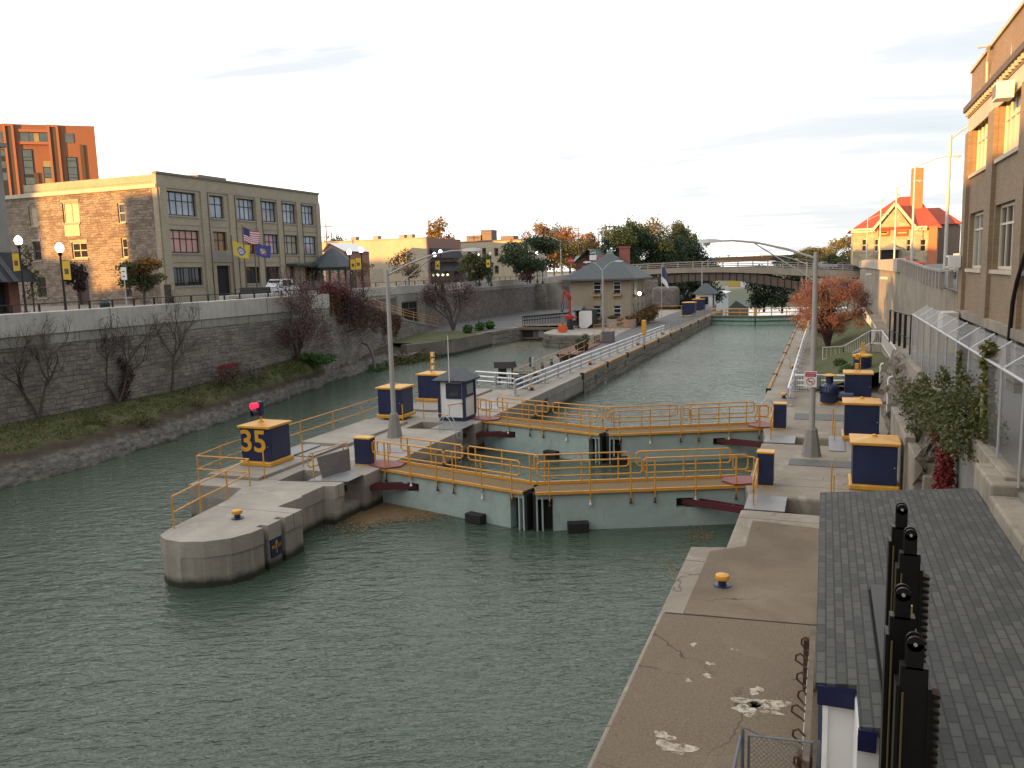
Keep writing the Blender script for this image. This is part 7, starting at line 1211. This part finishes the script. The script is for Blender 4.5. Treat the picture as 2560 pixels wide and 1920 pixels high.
# ---------------------------------------------------------------- canal street furniture
def acorn(label, loc, h=4.0, banner=0, lit=True, group='globe lamps along the canal street'):
    t = thing('street_lamp', label, 'street lamp', loc, 0, group); put('post', MB().lathe((0, 0, 0), [(.22, 0), (.2, .3), (.10, .5), (.075, .8), (.06, h-.3), (.11, h-.25), (.12, h-.05)], 10), BLACK, t, smooth=True)
    put('globe', MB().lathe((0, 0, h-.06), [(.11, 0), (.20, .08), (.25, .25), (.22, .42), (.12, .52), (.05, .6)], 12), glow('lit lamp globe', (1, .96, .9), 3.2) if lit else WHITE, t, smooth=True)
    if banner:
        s_ = banner; bp_ = put('banner', MB().hexa([(s_*.08, -.01, h-1.75), (s_*.72, -.01, h-1.78), (s_*.72, .01, h-1.78), (s_*.08, .01, h-1.75), (s_*.08, -.01, h-.62), (s_*.72, -.01, h-.6), (s_*.72, .01, h-.6), (s_*.08, .01, h-.62)]), plain('yellow banner cloth', (.62, .40, .035), .7), t)
        put('emblem', MB().box(min(s_*.24, s_*.58), -.02, h-1.42, max(s_*.24, s_*.58), -.011, h-1.08), plain('dark emblem', (.10, .07, .06), .7), bp_); put('bracket', MB().tube([(0, 0, h-.58), (s_*.75, 0, h-.58)], .015, 5), BLACK, t)
    return t
GLB = 5.7+3.95+.2
for px, py, bn, lit, lb in ((46, 604, -1, True, 'lit globe lamp with yellow banner at the far left of the canal street'), (149, 622, 1, True, 'lit globe lamp with yellow banner before the stone end wall'), (873, 632, 1, True, 'lit globe lamp with yellow banner just right of the gazebo'), (903, 626, -1, True, 'taller looking lit globe lamp with a banner on its left before the cream wall'), (1086, 638, 1, True, 'lit globe lamp with yellow banner before the black shop awning'),
                      (1101, 631, 0, True, 'plain lit globe lamp before the black shop awning'), (1197, 641, 1, True, 'lit globe lamp with yellow banner before the pale yellow building'), (1226, 636, -1, False, 'unlit globe lamp with yellow banner before the pale yellow building'), (1323, 634, 0, True, 'left lit globe of the pair above the broad dark tree'), (1342, 634, 0, True, 'right lit globe of the pair above the broad dark tree')):
    p = gz(px, py, GLB) if py > 700 else None
    D = {46: 54, 149: 50.5, 873: 92, 903: 84, 1086: 108, 1101: 112, 1197: 128, 1226: 124, 1323: 142, 1342: 144}[px]; q = gd(px, py, D); acorn(lb, (q[0], q[1], 5.7), q[2]-5.7-.15, bn, lit)
def street_rail(label, X, y0, y1, z0, h, step, group='black railings along the canal street'):
    t = thing('railing', label, 'railing', (X, y0, z0), 0, group)
    for q in (h, h*.55): put('rail', MB().tube([(X, y0, z0+q), (X, y1, z0+q)], .032 if q == h else .02, 6), BLACK, t, True)
    for yq in np.arange(y0, y1+.01, step): put('post', MB().box(X-.045, yq-.045, z0, X+.045, yq+.045, z0+h), BLACK, t, True)
street_rail('long black railing behind the near parapet', -41.95, 27.0, 61.5, 5.7, 1.14, 1.72); street_rail('long black railing behind the far parapet', -52.2, 63, 152, 5.7, 1.25, 2.6)
t = thing('railing', 'short black barred railing at the head of the ramp', 'railing', (-42, 66, 6)); 
for q in (.1, 1.0): put('rail', MB().tube([(-41.5, 62.2, 6.1+q), (-42.2, 66.0, 5.8+q), (-43.4, 69, 5.4+q)], .03, 6), BLACK, t, True)
for i in range(9): p = lerp((-41.5, 62.2, 6.1), (-43.4, 69, 5.4), i/8); put('bar', MB().box(p[0]-.03, p[1]-.03, p[2], p[0]+.03, p[1]+.03, p[2]+1.02), BLACK, t, True)
p = gd(422, 757, 56); one('pillar', MB().box(p[0]-.16, p[1]-.16, 5.7, p[0]+.16, p[1]+.16, p[2]+1.25), plain('dark pillar', (.03, .025, .025), .6), 'dark square pillar standing behind the near parapet', 'pillar')
p = gd(262, 757, 53); one('litter_bin', MB().lathe((p[0], p[1], 5.7), [(.3, 0), (.32, .85), (.36, .9), (.25, 1.1), (.05, 1.15)], 12), plain('green bin', (.03, .05, .045), .5), 'dark green litter bin behind the near parapet', 'bin', smooth=True)
p = gd(316, 752, 52); t = thing('street_sign', 'pale traffic sign with small dark vehicle symbol before the small street tree', 'sign', (p[0], p[1], 5.7)); put('post', MB().tube([(0, 0, 0), (0, 0, 2.4)], .035, 6), GALV, t); zt_ = gd(316, 668, 52)[2]-5.7; put('sign_board', MB().box(-.22, -.02, zt_-.8, .22, .02, zt_), paint('sign white', (.80, .78, .70), .5, .05), t); put('symbol', MB().box(-.08, -.03, zt_-.62, .08, -.021, zt_-.54), BLACK, t); put('symbol', MB().box(-.12, -.03, zt_-.30, .12, -.021, zt_-.25), BLACK, t)
# flags
def flag(label, base, top, X, kind, o, w_, h_):
    a = gx(*base, X); b = gx(*top, X); t = thing('flag_pole', label, 'flag', (a[0], a[1], GZ), 0, 'flag poles before the tan building'); put('pole', MB().tube([(0, 0, 0), (0, 0, b[2]-GZ)], [.09, .055], 8), paint('bronze pole', (.16, .085, .055), .4, .2), t, smooth=True); put('finial', MB().ball((0, 0, b[2]-GZ+.08), .1, 8), paint('gilt ball', (.5, .35, .1), .3), t, smooth=True)
    zt_ = gx(*o, X)[2]-GZ; nx, nz = 14, 13; m = MB(); rowp = []
    f = lambda u, v: (.05+.12*math.sin(u*8+v*2)*u, .06+u*w_, zt_-v*h_-.30*u*w_*.55+.06*math.sin(u*7+1)-.05*u*math.sin(v*5))
    for j in range(nz+1): rowp.append([f(i/nx, j/nz) for i in range(nx+1)])
    for j in range(nz): m.strip(rowp[j], rowp[j+1])
    mats = {'us': ((.45, .03, .05), (.72, .70, .68), (.03, .04, .14)), 'yellow': ((.62, .46, .04), (.55, .52, .5), (.10, .13, .38)), 'navy': ((.04, .055, .22), (.6, .5, .3), (.42, .18, .12))}[kind]; mt = [plain(kind+' cloth %d' % i, c, .75) for i, c in enumerate(mats)]
    o_ = put('cloth', m, mt[0], t, fix=False, smooth=2); o_.data.materials.append(mt[1]); o_.data.materials.append(mt[2])
    for k, pl_ in enumerate(o_.data.polygons):
        j, i = k//nx, k % nx
        if kind == 'us': pl_.material_index = 2 if (i < 6 and j < 7) else (j % 2)
        else:
            dd = math.hypot((i-6.5)/4.2*(1.2 if kind == 'yellow' else 1), (j-6)/4.2); pl_.material_index = (2 if .55 < dd < 1 or dd < .25 else 1 if dd < .55 else 0) if kind == 'yellow' else (1 if dd < .55 and (i+j) % 3 else 2 if dd < .8 and (i+j) % 2 else 0)
FX = -56.5
flag('yellow flag with round blue and white emblem on the left pole', (590, 750), (577, 588), FX, 'yellow', (583, 603), 2.5, 1.45); flag('striped red and white flag with dark blue canton on the tallest pole', (619, 750), (603, 563), FX, 'us', (606, 569), 2.4, 1.45); flag('navy flag with gold and red emblem on the right pole', (645, 748), (633, 603), FX, 'navy', (638, 606), 2.5, 1.35)
# vehicles
TYRE = plain('tyre rubber', (.012, .012, .012), .8); CHROME = plain('bright trim', (.5, .5, .5), .3, .8); TAIL = plain('tail lamp red', (.35, .02, .02), .3); HEADL = plain('headlamp glass', (.7, .7, .68), .15)
def car(label, loc, rz, body, kind='sedan', cat='car', group=None, name='parked_car'):
    t = thing(name, label, cat, loc, rz, group); bm_ = paint(label[:24]+' paint', body, .22, .08); w_ = .88
    P_ = {'sedan': ([(-2.25, .35), (-2.3, .75), (-2.1, .92), (-1.45, .97), (1.0, .95), (2.0, .80), (2.25, .62), (2.25, .35)], [(-1.65, .95), (-.95, 1.40), (.25, 1.42), (1.15, .93)]), 'van': ([(-2.7, .4), (-2.75, 1.1), (-2.6, 1.25), (1.6, 1.15), (2.5, 1.0), (2.7, .75), (2.7, .4)], [(-2.65, 1.2), (-2.5, 2.05), (.7, 2.1), (1.75, 1.13)]), 'pickup': ([(-2.9, .5), (-2.92, 1.15), (-.9, 1.15), (-.85, 1.2), (1.3, 1.18), (2.6, 1.1), (2.85, .9), (2.85, .45)], [(-1.0, 1.15), (-.85, 1.85), (.6, 1.87), (1.35, 1.17)])}[kind]
    lo, hi = P_
    put('body', MB().ext([(-x, z) for x, z in lo][::-1], (0, -w_, 0), (0, w_, 0)), bm_, t, bevel=.06); put('cab', MB().ext([(-x, z) for x, z in hi][::-1], (0, -w_+.10, 0), (0, w_-.10, 0)), bm_, t, bevel=.05)
    for s_ in (-1, 1):
        y_ = s_*(w_-.095); (x0, z0), (x1, z1), (x2, z2), (x3, z3) = hi; xm = x0+(x3-x0)*(.52 if kind != 'van' else .62)
        for A, B in ((.07, .48), (.53, .93)):
            xb0 = x0+.12+(x3-.2-x0-.12)*A; xb1 = x0+.12+(x3-.2-x0-.12)*B; xt0 = x1+.05+(x2-x1-.1)*A; xt1 = x1+.05+(x2-x1-.1)*B; put('side_window', MB().hexa([(xb0, y_, z0+.05), (xb1, y_, z0+.05), (xb1, y_+s_*.012, z0+.05), (xb0, y_+s_*.012, z0+.05), (xt0, y_, z1-.08), (xt1, y_, z1-.08), (xt1, y_+s_*.012, z1-.08), (xt0, y_+s_*.012, z1-.08)]), GLASSD, t)
    (x0, z0), (x1, z1), (x2, z2), (x3, z3) = hi
    put('windscreen', MB().hexa([(x3+.0, -w_+.2, z3+.06), (x3+.02, -w_+.2, z3+.06), (x3+.02, w_-.2, z3+.06), (x3, w_-.2, z3+.06), (x2+.08, -w_+.28, z2-.07), (x2+.10, -w_+.28, z2-.07), (x2+.10, w_-.28, z2-.07), (x2+.08, w_-.28, z2-.07)]), glass('windscreen glass', (.05, .055, .06)), t); put('rear_window', MB().hexa([(x0-.02, -w_+.2, z0+.08), (x0, -w_+.2, z0+.08), (x0, w_-.2, z0+.08), (x0-.02, w_-.2, z0+.08), (x1-.06, -w_+.25, z1-.10), (x1-.04, -w_+.25, z1-.10), (x1-.04, w_-.25, z1-.10), (x1-.06, w_-.25, z1-.10)]), GLASSD, t)
    wx = {'sedan': (-1.4, 1.4), 'van': (-1.7, 1.7), 'pickup': (-1.8, 1.75)}[kind]; wr = {'sedan': .31, 'van': .36, 'pickup': .40}[kind]
    for x_ in wx:
        for s_ in (-1, 1): q = put('wheel', MB().tube([(x_, s_*(w_-.22), wr), (x_, s_*(w_+.015), wr)], wr, 18), TYRE, t, smooth=True); put('rim', MB().tube([(x_, s_*(w_+.01), wr), (x_, s_*(w_+.03), wr)], wr*.6, 12), CHROME, q)
    for s_ in (-1, 1): put('tail_lamp', MB().cbox((lo[1][0]+.02, s_*(w_-.12), lo[1][1]-.15), (.06, .16, .28)), TAIL, t); put('headlamp', MB().cbox((lo[-2][0]-.03, s_*(w_-.22), lo[-2][1]+.02), (.1, .28, .16)), HEADL, t)
    put('bumper', MB().box(lo[-1][0]-.05, -w_, .35, lo[-1][0]+.08, w_, .55), CHROME if kind == 'pickup' else bm_, t, bevel=.03); return t
p = gx(695, 748, -54.5); tk = car('white crew cab pickup truck parked before the tan building', (p[0], p[1]+.6, GZ), R(90), (.80, .80, .80), 'pickup', 'pickup truck', name='pickup_truck'); tk.scale = (1.12, 1.12, 1.12)
put('tailgate', MB().box(-2.99, -.82, .62, -2.93, .82, 1.12), BLACK, tk); 
p = gd(645, 742, 82); t = thing('utility_trailer', 'open dark trailer box standing behind the white pickup', 'trailer', (p[0], p[1], GZ), R(90)); put('tub', MB().box(-1.6, -.9, .45, .9, .9, 1.35), plain('dark trailer', (.03, .032, .034), .6), t, bevel=.03)
for s_ in (-1, 1): put('wheel', MB().tube([(-.3, s_*.92, .32), (-.3, s_*1.1, .32)], .32, 14), TYRE, t)
zr_d = lambda D, px, py: gd(px, py, D)
p = gd(2410, 664, 84); car('tan passenger van parked above the curved concrete wall', (p[0]+1.6, p[1], 6.4), R(188), (.52, .40, .31), 'van', 'van', name='van')
p = gd(2420, 676, 58); car('dark blue grey sedan parked near the brick building corner', (p[0]+1.2, p[1], 6.25), R(186), (.06, .075, .10), 'sedan')
p = gd(2262, 654, 110); car('red car parked behind the lit parapet', (p[0], p[1], 6.75), R(190), (.45, .03, .03), 'sedan')
bz = bp(1750, 240)[2]
p = bp(1830, 230); car('silver car crossing the bridge above the red tree', (p[0], BY+4, p[2]-.2), R(180), (.34, .34, .36), 'sedan', name='car'); p = bp(1990, 235); car('dark car on the bridge at the right end', (p[0], BY+4.5, p[2]-.2), R(180), (.10, .09, .09), 'sedan', name='car')
p = gd(1468, 674, 170); car('pale car at the street end below the gabled cafe', (p[0], p[1], p[2]-1.2), R(10), (.5, .5, .55), 'sedan')
# gazebo
gq = gd(838, 735, 104); t = thing('gazebo', 'green gazebo with grey octagonal roof between the tan building and the cream wall', 'gazebo', (gq[0], gq[1], GZ)); GG = paint('gazebo green', (.055, .12, .075), .6); rr = 2.7; ze = 3.3
put('floor', MB().lathe((0, 0, 0), [(rr, 0), (rr, .3)], 8), SILL, t); put('roof', MB().lathe((0, 0, ze), [(rr+.6, 0), (rr+.55, .12), (.5, 2.3), (.05, 2.55)], 8), GREYROOF, t); put('fascia', MB().lathe((0, 0, ze-.35), [(rr+.1, 0), (rr+.1, .34)], 8), GG, t)
for i in range(8):
    a = 2*math.pi*i/8; b = 2*math.pi*(i+1)/8; A = (rr*math.cos(a), rr*math.sin(a)); B = (rr*math.cos(b), rr*math.sin(b)); put('post', MB().box(A[0]-.11, A[1]-.11, .3, A[0]+.11, A[1]+.11, ze), GG, t); put('brace', MB().beam((*A, ze-.9), (A[0]*.7+B[0]*.3, A[1]*.7+B[1]*.3, ze-.3), .06, .1).beam((*B, ze-.9), (B[0]*.7+A[0]*.3, B[1]*.7+A[1]*.3, ze-.3), .06, .1), WHITE, t)
    if i != 5: put('rail', MB().beam((*A, 1.25), (*B, 1.25), .06, .1).beam((*A, .5), (*B, .5), .06, .08), GG, t)
q = gd(805, 690, 135); t = thing('brick_house', 'low red brick gabled building behind the gazebo', 'house', (q[0], q[1], GZ)); a = gd(812, 650, 135); b = gd(856, 650, 135); c = gd(832, 610, 135); e_ = gd(832, 622, 135); put('wall', MB().box(a[0], a[1], GZ, b[0]+1, a[1]+8, e_[2]-.3).poly([(a[0], a[1]-.01, e_[2]-.3), (b[0]+1, a[1]-.01, e_[2]-.3), (c[0], a[1]-.01, c[2])]), RB, t, True); put('roof', MB().poly([(a[0]-.4, a[1]-.3, e_[2]-.5), (c[0], a[1]-.3, c[2]+.15), (c[0], a[1]+8, c[2]+.15), (a[0]-.4, a[1]+8, e_[2]-.5)]).poly([(b[0]+1.4, a[1]-.3, e_[2]-.5), (c[0], a[1]-.3, c[2]+.15), (c[0], a[1]+8, c[2]+.15), (b[0]+1.4, a[1]+8, e_[2]-.5)]), WHITE, t, True)
# cafe
q = gd(1470, 690, 185); t = thing('cafe', 'brown gabled cafe with green roof and a sign reading CAVE', 'building', (q[0], q[1], 6)); DD = 185; a = gd(1440, 684, DD); b = gd(1505, 684, DD); ap_ = gd(1477, 626, DD); el = gd(1440, 655, DD); er = gd(1505, 655, DD); BRN = paint('cafe brown', (.17, .065, .04), .7)
put('wall', MB().hexa([(a[0], a[1], 4), (b[0], b[1], 4), (b[0], b[1]+14, 4), (a[0], a[1]+14, 4), (a[0], a[1], el[2]), (b[0], b[1], er[2]), (b[0], b[1]+14, er[2]), (a[0], a[1]+14, el[2])]).poly([(a[0], a[1]-.02, el[2]), (b[0], b[1]-.02, er[2]), (ap_[0], ap_[1]-.02, ap_[2])]), BRN, t, True)
put('roof', MB().poly([(a[0]-1, a[1]-1, el[2]-.8), (ap_[0], a[1]-1, ap_[2]+.3), (ap_[0], a[1]+14, ap_[2]+.3), (a[0]-4, a[1]+14, el[2]+1.5)]).poly([(b[0]+1, b[1]-1, er[2]-.8), (ap_[0], a[1]-1, ap_[2]+.3), (ap_[0], a[1]+14, ap_[2]+.3), (b[0]+1, b[1]+14, er[2]-.8)]), plain('green metal roof', (.09, .17, .15), .6), t, True)
s0 = gd(1474, 636, DD-3); s1 = gd(1493, 627, DD-3); sb = put('sign_board', MB().box(s0[0], s0[1]-.1, s0[2], s1[0], s0[1]+.1, s1[2]), BLACK, t, True); textobj('lettering', 'CAVE', .72, WHITE, sb, TM(((s0[0]+s1[0])/2, s0[1]-.12, (s0[2]+s1[2])/2-.05), -90) @ Matrix.Diagonal((.8, 1, 1, 1)), .003, .02); put('notice', MB().box(s0[0], s0[1]-.1, s0[2]-1.3, s1[0], s0[1]+.1, s0[2]-.15), WHITE, t, True)
# signs, poles, wires
def pole(label, px, py0, py1, D, arms=1, mat=None, r=.14, group='utility poles over the town'):
    a = gd(px, py1, D); b = gd(px-3 if px < 1200 else px-1, py0, D); t = thing('utility_pole', label, 'utility pole', a, 0, group); hh = b[2]-a[2]; put('pole', MB().tube([(0, 0, -1.5), (0, 0, hh)], [r, r*.7], 7), mat or plain('weathered pole', (.14, .10, .075), .9), t, smooth=True)
    for k in range(arms): put('crossarm', MB().box(-1.2, -.06, hh-.6-k*.9, 1.2, .06, hh-.45-k*.9), plain('crossarm wood', (.12, .085, .06), .9), t)
    return (a[0], a[1], a[2]+hh-.45)
T = [pole('utility pole just right of the tan building', 819, 560, 640, 150, 1), pole('second fainter utility pole right of the tan building', 832, 580, 640, 190, 1), pole('tall dark utility pole at the corner of the cream wall', 1073, 552, 600, 150, 0), pole('pale utility pole above the autumn trees at the left', 1340, 558, 640, 200, 0), pole('utility pole with wide crossarm behind the gabled cafe', 1447, 566, 650, 200, 1), pole('orange lit utility pole left of the wood', 1496, 568, 640, 215, 1), pole('orange lit tall utility pole nearest the wood', 1506, 558, 640, 205, 2)]
def wire(label, pts, sag=.6, r=.02):
    m = MB()
    for a, b in zip(pts, pts[1:]): m.tube([(*lerp(a, b, f)[:2], lerp(a, b, f)[2]-sag*4*f*(1-f)) for f in [i/10 for i in range(11)]], r, 3, False)
    one('wire', m, plain('wire grey', (.08, .08, .085), .6), label, 'wire', 'overhead wires across the town', fix=False)
wire('upper overhead wire running right from the tan building', [gd(760, 540, 150), T[2], gd(1560, 600, 210)], .8, .03); wire('lower overhead wire running right from the tan building', [T[0], gd(1073, 562, 150), T[4]], 1.2, .03); wire('thin overhead wire between the far poles', [T[4], T[5], T[6]], .4, .03)
STOP = plain('stop sign red', (.45, .03, .035), .5)
for px, py, D, lb in ((1427, 652, 170, 'red stop sign left of the gabled cafe'), (1504, 646, 165, 'red stop sign right of the gabled cafe')):
    p = gd(px, py, D); t = thing('stop_sign', lb, 'sign', (p[0], p[1], p[2]), 0, 'stop signs by the cafe'); m = MB(); m.prism([(.75*math.cos(R(22.5+45*i)), .75*math.sin(R(22.5+45*i))) for i in range(8)], -.02, .02); m.v = [(x, z*1.0, y) for x, y, z in m.v]; put('sign_board', m, STOP, t); put('post', MB().tube([(0, .05, -3), (0, .05, .6)], .06, 6), GALV, t); textobj('lettering', 'STOP', .42, WHITE, t, TM((p[0], p[1]-.03, p[2]), -90), .002)
LIT = plain('pale galvanised pole', (.52, .49, .44), .5, .25)
def lamp2(label, px, ptop, pbot, D, L, az, zb=None, mat=LIT, rise=.9, r=.11, g_='street lamps over the right hand street'):
    b = gd(px, pbot, D); tp_ = gd(px+(px-1700)*.00007*(pbot-ptop), ptop, D); z0 = zb if zb is not None else b[2]; return cobra(label, (b[0], b[1], z0), [(L, az, rise)], tp_[2]-z0, mat, r, False, rise, g_, False)
lamp2('tallest pale street lamp pole beside the brick building corner', 2360, 345, 715, 50, 1.8, 10); lamp2('pale street lamp with orange lit head over the parked van', 2277, 418, 690, 70, 3.0, 20); lamp2('pale street lamp third along the curved parapet', 2235, 470, 662, 95, 2.2, 25); lamp2('pale street lamp fourth along the curved parapet', 2198, 500, 655, 118, 2.0, 25); lamp2('short pale street lamp at the far end of the curved parapet', 2166, 548, 655, 140, 2.6, 20)
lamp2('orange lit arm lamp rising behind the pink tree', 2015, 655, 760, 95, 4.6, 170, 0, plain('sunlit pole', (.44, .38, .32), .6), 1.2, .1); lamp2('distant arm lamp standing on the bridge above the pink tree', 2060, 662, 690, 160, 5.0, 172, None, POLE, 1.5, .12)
lamp2('street lamp with arm before the autumn trees', 1362, 592, 690, 150, 3.2, 195, None, LIT, -.6, .1); lamp2('second street lamp with arm before the autumn trees', 1403, 602, 690, 150, 3.4, 170, None, LIT, 1.2, .1)
# floating leaves
FL = leafy('floating leaves', [(.16, .10, .05), (.22, .14, .06), (.11, .075, .04), (.26, .18, .08), (.12, .09, .03)], .1)
rgf = np.random.default_rng(12); pts = []
for cx, cy, sx, sy, n in ((-16.5, 27.5, .55, .95, 9000), (-15.5, 27.8, .9, .5, 5000), (-16.4, 33.5, .4, 3.5, 1200), (-3.3, 24.8, .7, .5, 500), (-3.6, 28.2, .7, .5, 500), (-30, 24, 4.0, 6, 700), (-34, 30, 2.0, 8, 600), (-36.5, 96.5, 3.2, 3.2, 9000), (-33, 100, 2.2, 2.6, 5000)):
    p = np.stack([cx+rgf.normal(size=n)*sx, cy+rgf.normal(size=n)*sy, np.full(n, -1.487)], 1); pts.append(p)
P_ = np.concatenate(pts); ok = (P_[:, 0] > bank_w(30)-8) & (P_[:, 0] < -3.5)
m = MB(); o = cloud('floating_leaves', P_[ok], FL, .11, seed=5)
co_ = np.empty(len(o.data.vertices)*3, np.float32); o.data.vertices.foreach_get('co', co_); co_ = co_.reshape(-1, 3); co_[:, 2] = -1.487+(co_[:, 2]+1.487)*.10; o.data.vertices.foreach_set('co', co_.ravel()); tag(o, kind='stuff')
